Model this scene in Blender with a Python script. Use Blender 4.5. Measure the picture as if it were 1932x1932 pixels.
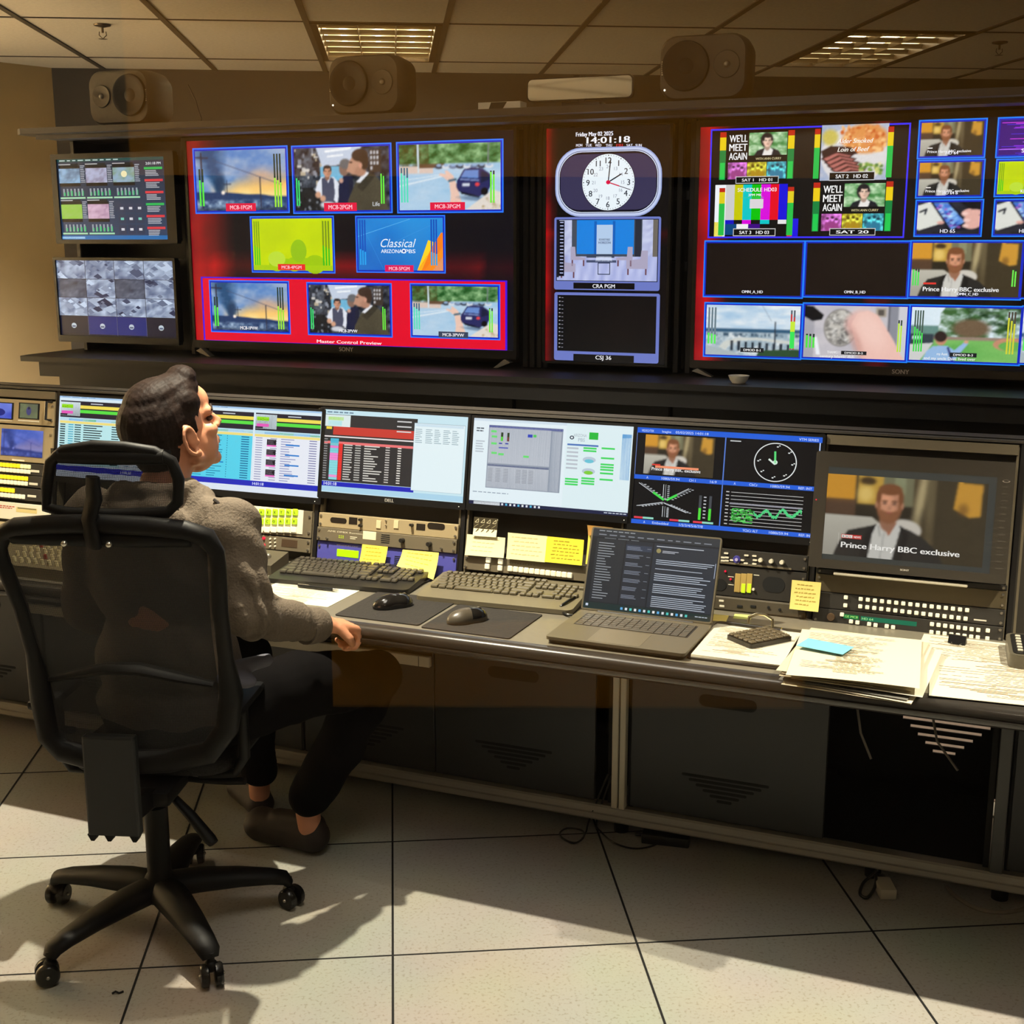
import bpy, bmesh, math, random
from mathutils import Vector, Matrix, Euler
R = math.radians
rnd = random.Random(7)
S = bpy.context.scene
for o in list(bpy.data.objects): bpy.data.objects.remove(o)
COL = S.collection

# ---------------- camera, world, exposure, ceiling spots, added lamps ----------------
CAM_H = 1.724; FPX = 2400.0; PITCH = math.atan(511/2400); YAW = math.atan(228*math.cos(PITCH)/2400)
cd = bpy.data.cameras.new('camera'); cam = bpy.data.objects.new('camera', cd); COL.objects.link(cam)
cd.sensor_width = 36; cd.lens = 36*FPX/1932; cd.clip_start = 0.05
cam.location = (0, 0, CAM_H); cam.rotation_euler = (math.pi/2-PITCH, 0, -YAW)
S.camera = cam
S.view_settings.view_transform = 'Standard'; S.view_settings.look = 'None'
S.view_settings.exposure = 0; S.view_settings.gamma = 1; S.view_settings.use_curve_mapping = False
w = bpy.data.worlds.new('world'); S.world = w; w.use_nodes = True
w.node_tree.nodes['Background'].inputs[0].default_value = (.02, .02, .022, 1)
w.node_tree.nodes['Background'].inputs[1].default_value = 1.0

TH = R(27.5)
U = Vector((math.cos(TH), -math.sin(TH), 0)); V = Vector((math.sin(TH), math.cos(TH), 0)); Z = Vector((0, 0, 1))
def W(s, t, z=0): return U*s + V*t + Z*z

def spot(loc, aim, power, size, col, rad=.02, blend=.6):
    l = bpy.data.lights.new('spot_lamp', 'SPOT'); l.energy = power; l.spot_size = R(size); l.spot_blend = blend
    l.color = col; l.shadow_soft_size = rad
    o = bpy.data.objects.new('spot_lamp', l); COL.objects.link(o); o.location = loc
    o.rotation_euler = (Vector(aim)-Vector(loc)).to_track_quat('-Z', 'Y').to_euler(); return o
WARM = (1, .91, .70)
spot(W(-1.88, 2.68, 2.62), W(-1.7, 2.80, 0), 370, 104, WARM)
spot(W(.85, 2.68, 2.62), W(.25, 2.80, 0), 330, 66, WARM, blend=.9)
spot(W(-.15, 3.97, 2.6), W(-.15, 4.08, .3), 260, 11, WARM)  # added spot, only brightens the board behind the slots
def area(loc, rot, sx, sy, power, col, spread=180):
    l = bpy.data.lights.new('added_lamp', 'AREA'); l.shape = 'RECTANGLE'; l.size = sx; l.size_y = sy
    l.energy = power; l.color = col; l.spread = R(spread)
    o = bpy.data.objects.new('added_lamp', l); COL.objects.link(o); o.location = loc; o.rotation_euler = rot; return o
area((-3.2, 5.1, 2.6), Vector((-.45, .35, -.8)).to_track_quat('-Z', 'Y').to_euler(), .6, 1.2, 440, (1, .91, .76), 130)  # unseen lamp added to brighten the tan left wall
area((.0, -.85, 2.62), (0, 0, 0), .9, .4, 17, (1, .88, .66))  # unseen corridor lamp added so the brown panels mirror in the glass
area((-.05, 2.3, 2.62), (0, 0, 0), .6, 1.2, 16, (1, .92, .78))  # unseen overhead lamp added to soften the floor and desk shadows
spot(W(-3.8, 2.68, 2.62), W(-3.6, 2.85, .4), 170, 66, WARM, blend=.9)

# ---------------- measurements: a pixel of the photograph read on a plane of the room ----------------
_F = Vector((math.sin(YAW)*math.cos(PITCH), math.cos(YAW)*math.cos(PITCH), -math.sin(PITCH)))
_R = Vector((math.cos(YAW), -math.sin(YAW), 0)); _U = _R.cross(_F)
def _ray(x, y): return _F*FPX + _R*(x-966) - _U*(y-966)
def _hit(x, y, p0, n):
    d = _ray(x, y); c = Vector((0, 0, CAM_H)); return c + d*(n.dot(p0-c)/n.dot(d))
T_WALL = 4.5; T_TUR = 3.3; Z_DESK = .745; TILT = R(10)
def WP(x, y, t=T_WALL):
    q = _hit(x, y, V*t, V); return (q.dot(U), q.z)
def TP(x, y, off=0):
    n = V*math.cos(TILT) - Z*math.sin(TILT); q = _hit(x, y, V*T_TUR+Z*.76 - n*off, n)
    return (q.dot(U), (q-(V*T_TUR+Z*.76)).dot(Z*math.cos(TILT)+V*math.sin(TILT)))
def DP(x, y, z=Z_DESK):
    q = _hit(x, y, Z*z, Z); return (q.dot(U), q.dot(V))

# ---------------- materials ----------------
def srgb(c):
    if isinstance(c, str): c = tuple(int(c[i:i+2], 16) for i in (0, 2, 4))
    r = []
    for v in c[:3]:
        v = v/255.0; r.append(v/12.92 if v <= .04045 else ((v+.055)/1.055)**2.4)
    return tuple(r)
_M = {}
def mat(name, col, rough=.5, metal=0, emit=None, es=1, noise=0, nscale=40, bump=0, spec=.5, trans=0, alpha=1, coat=0):
    if name in _M: return _M[name]
    m = bpy.data.materials.new(name); m.use_nodes = True; nt = m.node_tree; b = nt.nodes['Principled BSDF']
    c = srgb(col)
    b.inputs['Base Color'].default_value = (*c, 1); b.inputs['Roughness'].default_value = rough
    b.inputs['Metallic'].default_value = metal; b.inputs['Specular IOR Level'].default_value = spec
    b.inputs['Transmission Weight'].default_value = trans; b.inputs['Alpha'].default_value = alpha
    b.inputs['Coat Weight'].default_value = coat
    if emit is not None:
        b.inputs['Emission Color'].default_value = (*srgb(emit), 1); b.inputs['Emission Strength'].default_value = es
    if noise or bump:
        tc = nt.nodes.new('ShaderNodeTexCoord'); n = nt.nodes.new('ShaderNodeTexNoise'); n.inputs['Scale'].default_value = nscale
        n.inputs['Detail'].default_value = 4
        nt.links.new(tc.outputs['Object'], n.inputs['Vector'])
        if noise:
            r = nt.nodes.new('ShaderNodeValToRGB'); nt.links.new(n.outputs['Fac'], r.inputs[0])
            r.color_ramp.elements[0].position = .3; r.color_ramp.elements[1].position = .7
            r.color_ramp.elements[0].color = (*[x*(1-noise) for x in c], 1); r.color_ramp.elements[1].color = (*[min(1, x*(1+noise)) for x in c], 1)
            nt.links.new(r.outputs[0], b.inputs['Base Color'])
        if bump:
            bp = nt.nodes.new('ShaderNodeBump'); bp.inputs['Strength'].default_value = bump; bp.inputs['Distance'].default_value = .01
            nt.links.new(n.outputs['Fac'], bp.inputs['Height']); nt.links.new(bp.outputs[0], b.inputs['Normal'])
    _M[name] = m; return m
def screen_mat(name, strength=1.0, rough=.25, spec=.5):
    """display surface: emits the picture stored as face colours"""
    if name in _M: return _M[name]
    m = bpy.data.materials.new(name); m.use_nodes = True; nt = m.node_tree; b = nt.nodes['Principled BSDF']
    a = nt.nodes.new('ShaderNodeAttribute'); a.attribute_name = 'Col'
    nt.links.new(a.outputs['Color'], b.inputs['Emission Color']); b.inputs['Emission Strength'].default_value = strength
    b.inputs['Base Color'].default_value = (.006, .006, .007, 1); b.inputs['Roughness'].default_value = rough; b.inputs['Specular IOR Level'].default_value = spec
    _M[name] = m; return m
def print_mat(name, rough=.7):
    """printed paper or panel: reflects the ink stored as face colours"""
    if name in _M: return _M[name]
    m = bpy.data.materials.new(name); m.use_nodes = True; nt = m.node_tree; b = nt.nodes['Principled BSDF']
    a = nt.nodes.new('ShaderNodeAttribute'); a.attribute_name = 'Col'
    nt.links.new(a.outputs['Color'], b.inputs['Base Color']); b.inputs['Roughness'].default_value = rough
    b.inputs['Specular IOR Level'].default_value = .3
    _M[name] = m; return m

# ---------------- objects ----------------
def tag(o, label=None, cat=None, group=None, kind=None):
    if label: o['label'] = label
    if cat: o['category'] = cat
    if group: o['group'] = group
    if kind: o['kind'] = kind
    return o
def thing(name, label, cat, loc, rot=(0, 0, 0), group=None):
    o = bpy.data.objects.new(name, None); COL.objects.link(o); o.empty_display_size = .05
    o.location = loc; o.rotation_euler = rot; return tag(o, label, cat, group)
def desk_thing(name, label, cat, s, t, z=Z_DESK, rz=0, group=None):
    return thing(name, label, cat, W(s, t, z), (0, 0, -TH+R(rz)), group)
def turret_thing(name, label, cat, s, h, out=0, group=None, rl=0):
    n = V*math.cos(TILT) - Z*math.sin(TILT)
    o = thing(name, label, cat, W(s, T_TUR+h*math.sin(TILT), .76+h*math.cos(TILT)) - n*out, (0, 0, 0), group)
    m = Matrix.Rotation(-TH, 4, 'Z') @ Matrix.Rotation(-TILT, 4, 'X') @ Matrix.Rotation(R(rl), 4, 'Y')
    o.rotation_euler = m.to_euler(); return o
def wall_thing(name, label, cat, s, z, t=T_WALL, group=None):
    return thing(name, label, cat, W(s, t, z), (0, 0, -TH), group)
def inst(name, mesh, parent, loc=(0, 0, 0), rot=(0, 0, 0), label=None, scale=None):
    o = bpy.data.objects.new(name, mesh); COL.objects.link(o); o.parent = parent; o.location = loc; o.rotation_euler = rot
    if scale: o.scale = scale
    if label: o['label'] = label
    return o

class MB:
    def __init__(s): s.bm = bmesh.new()
    def box(s, x0, x1, y0, y1, z0, z1, bev=0, seg=2, mtx=None):
        c = Vector(((x0+x1)/2, (y0+y1)/2, (z0+z1)/2))
        r = bmesh.ops.create_cube(s.bm, size=1, matrix=Matrix.Translation(c) @ Matrix.Diagonal((abs(x1-x0), abs(y1-y0), abs(z1-z0), 1)))
        vs = r['verts']
        if bev:
            es = list({e for v in vs for e in v.link_edges})
            rr = bmesh.ops.bevel(s.bm, geom=es, offset=bev, segments=seg, affect='EDGES', profile=.5)
            vs = list({v for v in rr['verts']} | {v for v in vs if v.is_valid})
        if mtx is not None: bmesh.ops.transform(s.bm, matrix=mtx, verts=vs)
        return s
    def cyl(s, p0, p1, r0, r1=None, n=20, cap=True):
        p0 = Vector(p0); p1 = Vector(p1); d = p1-p0; r1 = r0 if r1 is None else r1
        q = d.to_track_quat('Z', 'Y').to_matrix().to_4x4()
        bmesh.ops.create_cone(s.bm, cap_ends=cap, segments=n, radius1=max(r0, 1e-5), radius2=max(r1, 1e-5), depth=d.length,
                              matrix=Matrix.Translation((p0+p1)/2) @ q)
        return s
    def ball(s, c, r, seg=16, rings=10, mtx=None):
        r = (r, r, r) if not hasattr(r, '__len__') else r
        m = Matrix.Translation(Vector(c)) @ (mtx or Matrix.Identity(4)) @ Matrix.Diagonal((*r, 1))
        bmesh.ops.create_uvsphere(s.bm, u_segments=seg, v_segments=rings, radius=1, matrix=m); return s
    def prism(s, pts, d, axis='z', mtx=None):
        """outline pts (2D) extruded from d[0] to d[1] along axis"""
        def P(a, b, c): return {'z': (a, b, c), 'y': (a, c, b), 'x': (c, a, b)}[axis]
        A = [s.bm.verts.new(P(a, b, d[0])) for a, b in pts]; B = [s.bm.verts.new(P(a, b, d[1])) for a, b in pts]
        n = len(pts)
        s.bm.faces.new(A); s.bm.faces.new(B[::-1])
        for i in range(n): s.bm.faces.new((A[i], B[i], B[(i+1) % n], A[(i+1) % n]))
        if mtx is not None: bmesh.ops.transform(s.bm, matrix=mtx, verts=A+B)
        return s
    def ring(s, outer, inner, d, axis='z'):
        """frame between two outlines of the same point count"""
        def P(a, b, c): return {'z': (a, b, c), 'y': (a, c, b), 'x': (c, a, b)}[axis]
        n = len(outer); L = [[s.bm.verts.new(P(a, b, q)) for a, b in o] for o in (outer, inner) for q in d]
        o0, o1, i0, i1 = L
        for i in range(n):
            j = (i+1) % n
            for a, b in ((o0, o1), (i1, i0), (i0, o0), (o1, i1)): s.bm.faces.new((a[i], b[i], b[j], a[j]))
        return s
    def lathe(s, prof, n=24, mtx=None):
        m = mtx or Matrix.Identity(4); rows = []
        for r, z in prof:
            rows.append([s.bm.verts.new(m @ Vector((r*math.cos(2*math.pi*k/n), r*math.sin(2*math.pi*k/n), z))) for k in range(n)])
        for a, b in zip(rows, rows[1:]):
            for k in range(n): s.bm.faces.new((a[k], a[(k+1) % n], b[(k+1) % n], b[k]))
        for row in (rows[0], rows[-1]): s.bm.faces.new(row)
        return s
    def tube(s, pts, r, n=8, closed=False, flat=1):
        pts = [Vector(p) for p in pts]; N = len(pts); rs = r if hasattr(r, '__len__') else [r]*N; rows = []
        up = None
        for i, p in enumerate(pts):
            a = pts[i-1] if (i > 0 or closed) else p; b = pts[(i+1) % N] if (i < N-1 or closed) else p
            t = (b-a).normalized()
            if up is None: up = t.orthogonal().normalized() if abs(t.z) > .9 else Vector((0, 0, 1))
            x = up.cross(t)
            if x.length < 1e-4: x = t.orthogonal()
            x.normalize(); y = t.cross(x).normalized(); up = y
            rows.append([s.bm.verts.new(p + (x*math.cos(2*math.pi*k/n) + y*flat*math.sin(2*math.pi*k/n))*rs[i]) for k in range(n)])
        rng = list(zip(rows, rows[1:])) + ([(rows[-1], rows[0])] if closed else [])
        for a, b in rng:
            for k in range(n): s.bm.faces.new((a[k], a[(k+1) % n], b[(k+1) % n], b[k]))
        if not closed:
            s.bm.faces.new(rows[0]); s.bm.faces.new(rows[-1])
        return s
    def surf(s, fn, nu, nv, thick=0):
        g = [[s.bm.verts.new(fn(i/nu, j/nv)) for j in range(nv+1)] for i in range(nu+1)]
        f = [s.bm.faces.new((g[i][j], g[i+1][j], g[i+1][j+1], g[i][j+1])) for i in range(nu) for j in range(nv)]
        if thick: bmesh.ops.solidify(s.bm, geom=f, thickness=thick)
        return s
    def mesh(s, name, m, smooth=True, ang=35):
        bmesh.ops.remove_doubles(s.bm, verts=s.bm.verts, dist=1e-6)
        bmesh.ops.recalc_face_normals(s.bm, faces=s.bm.faces)
        me = bpy.data.meshes.new(name); s.bm.to_mesh(me); s.bm.free(); me.materials.append(m)
        if smooth:
            for p in me.polygons: p.use_smooth = True
            me.set_sharp_from_angle(angle=R(ang))
        return me
    def build(s, name, m, parent=None, smooth=True, label=None, ang=35):
        me = s.mesh(name, m, smooth, ang); o = bpy.data.objects.new(name, me); COL.objects.link(o)
        if parent: o.parent = parent
        if label: o['label'] = label
        return o
def struct(name, mb, m, label=None):
    o = mb.build(name, m, None, smooth=False); o['kind'] = 'structure'
    if label: o['label'] = label
    return o
def rrect(x0, x1, y0, y1, r, n=5):
    P = []
    for cx, cy, a in ((x1-r, y1-r, 0), (x0+r, y1-r, 90), (x0+r, y0+r, 180), (x1-r, y0+r, 270)):
        for k in range(n+1):
            t = R(a+90*k/n); P.append((cx+r*math.cos(t), cy+r*math.sin(t)))
    return P

# ---------------- text ----------------
_TX = {}
def text_geo(txt, bold=0.0):
    k = (txt, bold)
    if k in _TX: return _TX[k]
    c = bpy.data.curves.new('t', 'FONT'); c.body = txt; c.size = 1; c.offset = bold; c.resolution_u = 3
    o = bpy.data.objects.new('t', c); COL.objects.link(o)
    dg = bpy.context.evaluated_depsgraph_get(); me = o.evaluated_get(dg).to_mesh()
    vs = [tuple(v.co)[:2] for v in me.vertices]; fs = [tuple(p.vertices) for p in me.polygons]
    o.evaluated_get(dg).to_mesh_clear(); bpy.data.objects.remove(o); bpy.data.curves.remove(c)
    if vs:
        x0 = min(v[0] for v in vs); x1 = max(v[0] for v in vs)
        vs = [(v[0]-x0, v[1]) for v in vs]; wd = x1-x0
    else: wd = 0
    y0 = min((v[1] for v in vs), default=0); y1 = max((v[1] for v in vs), default=1)
    _TX[k] = (vs, fs, wd, y0, y1); return _TX[k]

# ---------------- canvas: coloured flat artwork kept as one mesh (x right, z up, y towards the viewer is negative) ----------------
class Cv:
    """box units: x 0..1 left to right, y 0..1 top to bottom of the current box (x0, ztop, width, height)"""
    def __init__(s, x0, x1, z0, z1):
        s.v = []; s.f = []; s.c = []; s.full = (x0, z1, x1-x0, z1-z0); s.b = s.full; s.L = 0; s.dL = .00012; s.xf = None
    def use(s, box=None): s.b = box or s.full; return s
    def sub(s, x0, y0, x1, y1):
        b = s.b; return (b[0]+x0*b[2], b[1]-y0*b[3], (x1-x0)*b[2], (y1-y0)*b[3])
    def up(s, n=1): s.L += n; return s
    def _p(s, x, y):
        b = s.b; return (b[0]+x*b[2], -s.L*s.dL, b[1]-y*b[3])
    def poly(s, pts, col):
        n = len(s.v); s.v += [s._p(*p) for p in pts]; s.f.append(tuple(range(n, n+len(pts))))
        s.c.append(srgb(col)); return s
    def rect(s, x0, y0, x1, y1, col): return s.poly([(x0, y1), (x1, y1), (x1, y0), (x0, y0)], col)
    def ell(s, cx, cy, rx, ry, col, n=18):
        return s.poly([(cx+rx*math.cos(2*math.pi*k/n), cy-ry*math.sin(2*math.pi*k/n)) for k in range(n)], col)
    def frame(s, x0, y0, x1, y1, w, col):
        a = w; bh = w*s.b[2]/s.b[3]
        s.rect(x0, y0, x1, y0+bh, col); s.rect(x0, y1-bh, x1, y1, col); s.rect(x0, y0+bh, x0+a, y1-bh, col); s.rect(x1-a, y0+bh, x1, y1-bh, col); return s
    def line(s, x0, y0, x1, y1, w, col):
        ax = s.b[2]/s.b[3]; dx = (x1-x0)*ax; dy = y1-y0; l = math.hypot(dx, dy) or 1; ox = -dy/l*w/2/ax*ax; oy = dx/l*w/2
        ox = -dy/l*w/2/ax; return s.poly([(x0+ox, y0+oy), (x1+ox, y1+oy), (x1-ox, y1-oy), (x0-ox, y0-oy)], col)
    def grid(s, nx, ny, fn, x0=0, y0=0, x1=1, y1=1):
        """smooth picture: colour from fn(u, v) at the corners"""
        n = len(s.v); cc = []
        for j in range(ny+1):
            for i in range(nx+1):
                u, v = i/nx, j/ny; s.v.append(s._p(x0+(x1-x0)*u, y0+(y1-y0)*v)); cc.append(srgb(fn(u, v)))
        for j in range(ny):
            for i in range(nx):
                a = j*(nx+1)+i; q = (a+nx+1, a+nx+2, a+1, a); s.f.append(tuple(n+k for k in q)); s.c.append([cc[k] for k in q])
        return s
    def text(s, txt, x, y, h, col, bold=.012, align='c', wid=None, shear=0):
        """baseline-box of capital height h (box units) centred on y; wid squeezes to that width"""
        vs, fs, wd, a, b = text_geo(txt, 0.0)
        if not wd: return s
        sy = h/.73; sx = sy*s.b[3]/s.b[2]
        if wid: sx = wid/wd
        x0 = {'c': x-wd*sx/2, 'l': x, 'r': x-wd*sx}[align]
        for d in ((-1, 0, 1) if bold > .003 else (0,)):      # heavier strokes: the letters side by side
            n = len(s.v); o = d*max(bold, .01)*1.3
            s.v += [s._p(x0+(vx+o+shear*vy)*sx, y+h/2-vy*sy) for vx, vy in vs]
            for f in fs: s.f.append(tuple(n+k for k in f)); s.c.append(srgb(col))
        return s
    def rows(s, x0, x1, y0, y1, n, col, fill=.5, jitter=.3, seg=1, seed=1):
        """n rows of unreadable small print"""
        rr = random.Random(seed); dy = (y1-y0)/n
        for i in range(n):
            x = x0; e = x1-(x1-x0)*jitter*rr.random()
            while x < e:
                l = (x1-x0)/max(seg, 1)*(.5+.5*rr.random()) if seg > 1 else e-x0
                s.rect(x, y0+dy*i+dy*(1-fill)/2, min(x+l, e), y0+dy*i+dy*(1+fill)/2, col); x += l+(x1-x0)*.02+(.1*(x1-x0)/max(seg, 1))
                if seg <= 1: break
        return s
    def build(s, name, m, parent, back=None):
        me = bpy.data.meshes.new(name); me.from_pydata(s.v, [], s.f); me.materials.append(m)
        a = me.color_attributes.new('Col', 'FLOAT_COLOR', 'CORNER'); buf = []
        for p, c in zip(s.f, s.c):
            if isinstance(c, list):
                for q in c: buf += [*q, 1]
            else:
                buf += [*c, 1]*len(p)
        a.data.foreach_set('color', buf); o = bpy.data.objects.new(name, me); COL.objects.link(o); o.parent = parent; return o
def mix(a, b, t):
    t = max(0, min(1, t)); return tuple(a[i]+(b[i]-a[i])*t for i in range(3))
def hsh(x, y, k=0):
    v = math.sin(x*127.1+y*311.7+k*74.7)*43758.5453; return v-math.floor(v)
def vn(x, y, k=0):
    i, j = math.floor(x), math.floor(y); f, g = x-i, y-j; f = f*f*(3-2*f); g = g*g*(3-2*g)
    return (hsh(i, j, k)*(1-f)+hsh(i+1, j, k)*f)*(1-g)+(hsh(i, j+1, k)*(1-f)+hsh(i+1, j+1, k)*f)*g
def fbm(x, y, k=0): return .5*vn(x, y, k)+.3*vn(x*2.1, y*2.1, k+1)+.2*vn(x*4.3, y*4.3, k+2)
# ================= the room =================
def floor_mat():
    m = bpy.data.materials.new('speckled_tile'); m.use_nodes = True; nt = m.node_tree; b = nt.nodes['Principled BSDF']; L = nt.links.new
    tc = nt.nodes.new('ShaderNodeTexCoord')
    n1 = nt.nodes.new('ShaderNodeTexNoise'); n1.inputs['Scale'].default_value = 120; n1.inputs['Detail'].default_value = 3; L(tc.outputs['Object'], n1.inputs['Vector'])
    r1 = nt.nodes.new('ShaderNodeValToRGB'); L(n1.outputs['Fac'], r1.inputs[0])
    e = r1.color_ramp.elements; e[0].position = .33; e[0].color = (.36, .335, .27, 1); e[1].position = .45; e[1].color = (.46, .445, .395, 1)
    n2 = nt.nodes.new('ShaderNodeTexNoise'); n2.inputs['Scale'].default_value = 3; L(tc.outputs['Object'], n2.inputs['Vector'])
    mx = nt.nodes.new('ShaderNodeMix'); mx.data_type = 'RGBA'; mx.blend_type = 'MULTIPLY'; mx.inputs[0].default_value = .25
    L(r1.outputs[0], mx.inputs[6]); L(n2.outputs['Color'], mx.inputs[7]); L(mx.outputs[2], b.inputs['Base Color'])
    b.inputs['Roughness'].default_value = .42; b.inputs['Specular IOR Level'].default_value = .35
    return m
M_floor = floor_mat(); M_joint = mat('black_joint', (12, 11, 10), .8)
# raised floor: one slab with thin dark joints let into it
f = MB(); f.box(-6, 6, -1.6, 8.2, -.1, 0)
struct('floor', f, M_floor, 'pale speckled raised-floor tiles with dark joints')
j = MB()
for k in range(-10, 11):
    x = -.03+.61*k
    if -5.9 < x < 5.9: j.box(x-.0028, x+.0028, -1.6, 8.1, -.002, .0012)
for k in range(-8, 9):
    y = 2.86+.61*k
    if -1.5 < y < 8: j.box(-6, 6, y-.0022, y+.0022, -.002, .0011)
struct('trim_1', j, M_joint, 'thin dark joints between the floor tiles')
M_wall = mat('tan_paint', (208, 184, 140), .75, noise=.05, nscale=3)
M_back = mat('dark_paint', (92, 86, 80), .85, noise=.06, nscale=2)
HC = 2.665
b = MB(); b.box(-1.86, 6, 7.63, 7.75, 0, HC); struct('wall_back', b, M_back, 'dark grey wall behind the video wall')
b = MB(); b.prism([(-1.86, 7.63), (-1.86, 7.75), (-2.0, 7.75), (-6.1, 3.65), (-6.0, 3.49)], (0, HC)); struct('wall_left', b, M_wall, 'tan wall at the left, set at an angle')
b = MB(); b.box(-6.1, -6, -1.6, 3.6, 0, HC); struct('wall_side', b, M_wall)
b = MB(); b.box(6, 6.1, -1.6, 7.75, 0, HC); struct('wall_right', b, M_back)
b = MB(); b.box(-6.1, 6.1, -1.7, -1.6, 0, HC); struct('wall_front', b, mat('corridor_paint', (40, 36, 34), .8))
M_brown = mat('brown_corridor_panel', (214, 150, 40), .6, noise=.05, nscale=2)
b = MB(); b.box(-.42, 4.5, -1.6, -1.585, 1.83, HC, 0); struct('trim_3', b, M_brown, 'brown corridor wall panelling mirrored faintly in the window')
b = MB(); b.prism([(-.12, .905), (.75, .87), (.75, 1.05), (-.12, 1.05)], (-1.6, -1.585), 'y'); struct('trim_4', b, M_brown, 'lower brown corridor panel mirrored faintly in the window')
# control-room window the photograph was taken through
M_glass = mat('window_glass', (255, 255, 255), 0, trans=1); M_glass.node_tree.nodes['Principled BSDF'].inputs['IOR'].default_value = 1.45
b = MB(); b.box(-5.98, 5.98, .30, .308, .0, HC); struct('window_1', b, M_glass, 'clear glass wall between the corridor and the control room')
M_tile = mat('ceiling_tile', (222, 214, 200), .95, noise=.06, nscale=60, bump=.15)
M_tbar = mat('ceiling_bar', (84, 76, 66), .6)
b = MB()
XL = [-.352+.612*k for k in range(-9, 11)]; YL = [7.17-1.22*k for k in range(-1, 8)]
lights_at = [(-.352, .26, 5.95, 7.17), (2.096, 2.708, 5.95, 7.17)]
def in_light(x, y): return any(a-.01 < x < c+.01 and d < y < e for a, c, d, e in lights_at)
for xa, xb in zip(XL, XL[1:]):
    for ya, yb in zip(YL[1:], YL):
        if in_light((xa+xb)/2, (ya+yb)/2): continue
        b.box(xa, xb, max(ya, -1.6), min(yb, 7.7), HC, HC+.02)
struct('ceiling', b, M_tile, 'suspended ceiling of fibre tiles')
b = MB(); b.box(-6.1, 6.1, -1.7, 7.75, HC+.16, HC+.2); struct('ceiling_1', b, M_back)
b = MB()
for x in XL: b.box(x-.013, x+.013, -1.6, 7.63, HC-.006, HC+.001)
for y in YL:
    if y < 7.6: b.box(-6, 6, y-.006, y+.006, HC-.004, HC+.001)
struct('trim_2', b, M_tbar, 'dark metal bars of the ceiling grid')

M_lhouse = mat('luminaire_metal', (70, 58, 42), .45, metal=.4)
M_louv = mat('louvre_reflector', (120, 104, 78), .3, metal=.6)
M_lamp = mat('lamp_tube', (255, 245, 215), .5, emit=(255, 238, 196), es=26)
M_lamp2 = mat('lamp_tube_dim', (255, 245, 215), .5, emit=(255, 238, 196), es=9)
M_refl = mat('white_reflector', (245, 235, 212), .4)
def ceiling_light(x0, x1, y0, y1, lamp, label):
    t = thing('ceiling_light', label, 'ceiling light', ((x0+x1)/2, (y0+y1)/2, HC), (0, 0, 0), 'louvred ceiling lights')
    w, l = (x1-x0)/2-.014, (y1-y0)/2-.01
    h = MB(); h.ring([(-w, -l), (w, -l), (w, l), (-w, l)], [(-w+.03, -l+.03), (w-.03, -l+.03), (w-.03, l-.03), (-w+.03, l-.03)], (-.008, .10)); h.box(-w, w, -l, l, .10, .105)
    h.build('housing', M_lhouse, t, smooth=False)
    MB().ring([(-w+.031, -l+.031), (w-.031, -l+.031), (w-.031, l-.031), (-w+.031, l-.031)], [(-w+.036, -l+.036), (w-.036, -l+.036), (w-.036, l-.036), (-w+.036, l-.036)], (.03, .099)).box(-w+.031, w-.031, -l+.031, l-.031, .094, .099).build('reflector', M_refl, t, smooth=False)
    lo = MB()
    for k in range(6):
        y = -l+.05+(2*l-.09)*(k+.35)/6+.05; zz = [0, .006, .012, .017, .021]; hw = [.002+34*z*z for z in zz]
        lo.prism([(y-a, z) for a, z in zip(hw, zz)]+[(y+a, z) for a, z in list(zip(hw, zz))[::-1]], (-w+.03, w-.03), 'x')
    for k in (1, 2):
        x = -w+.03+(2*w-.06)*k/3; lo.prism([(x-.002, 0), (x+.002, 0), (x+.005, .02), (x-.005, .02)], (-l+.03, l-.03), 'y')
    lo.build('louvre', M_louv, t, smooth=False)
    for k in (-1, 0, 1):
        x = (2*w-.06)*k/3; MB().cyl((x, -l+.05, .082), (x, l-.05, .082), .013, n=10).build('lamp', lamp, t)
    return t
ceiling_light(*lights_at[0], M_lamp, 'louvred ceiling light above the middle speaker, glowing brightest')
ceiling_light(*lights_at[1], M_lamp2, 'dimmer louvred ceiling light to the right of the rightmost speaker')
M_sprk = mat('sprinkler_metal', (120, 105, 88), .4, metal=.6)
for px, py, lab in ((193, 60, 'small metal ceiling sprinkler above the leftmost speaker'), (1886, 93, 'small metal ceiling sprinkler near the right end of the ceiling')):
    q = _hit(px, py-14, Z*HC, Z)
    t = thing('sprinkler', lab, 'sprinkler', (q.x, q.y, HC-.001), (0, 0, 0), 'ceiling sprinklers')
    MB().lathe([(.001, 0), (.038, 0), (.036, -.006), (.012, -.012), (.001, -.012)]).build('escutcheon', M_sprk, t)
    m = MB(); m.cyl((0, 0, -.01), (0, 0, -.035), .005); m.tube([(-.014, 0, -.03), (-.016, 0, -.045), (0, 0, -.06), (.016, 0, -.045), (.014, 0, -.03)], .002); m.build('sprinkler_head', M_sprk, t)
    MB().lathe([(.001, -.06), (.020, -.061), (.001, -.063)]).build('deflector', M_sprk, t)
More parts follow.
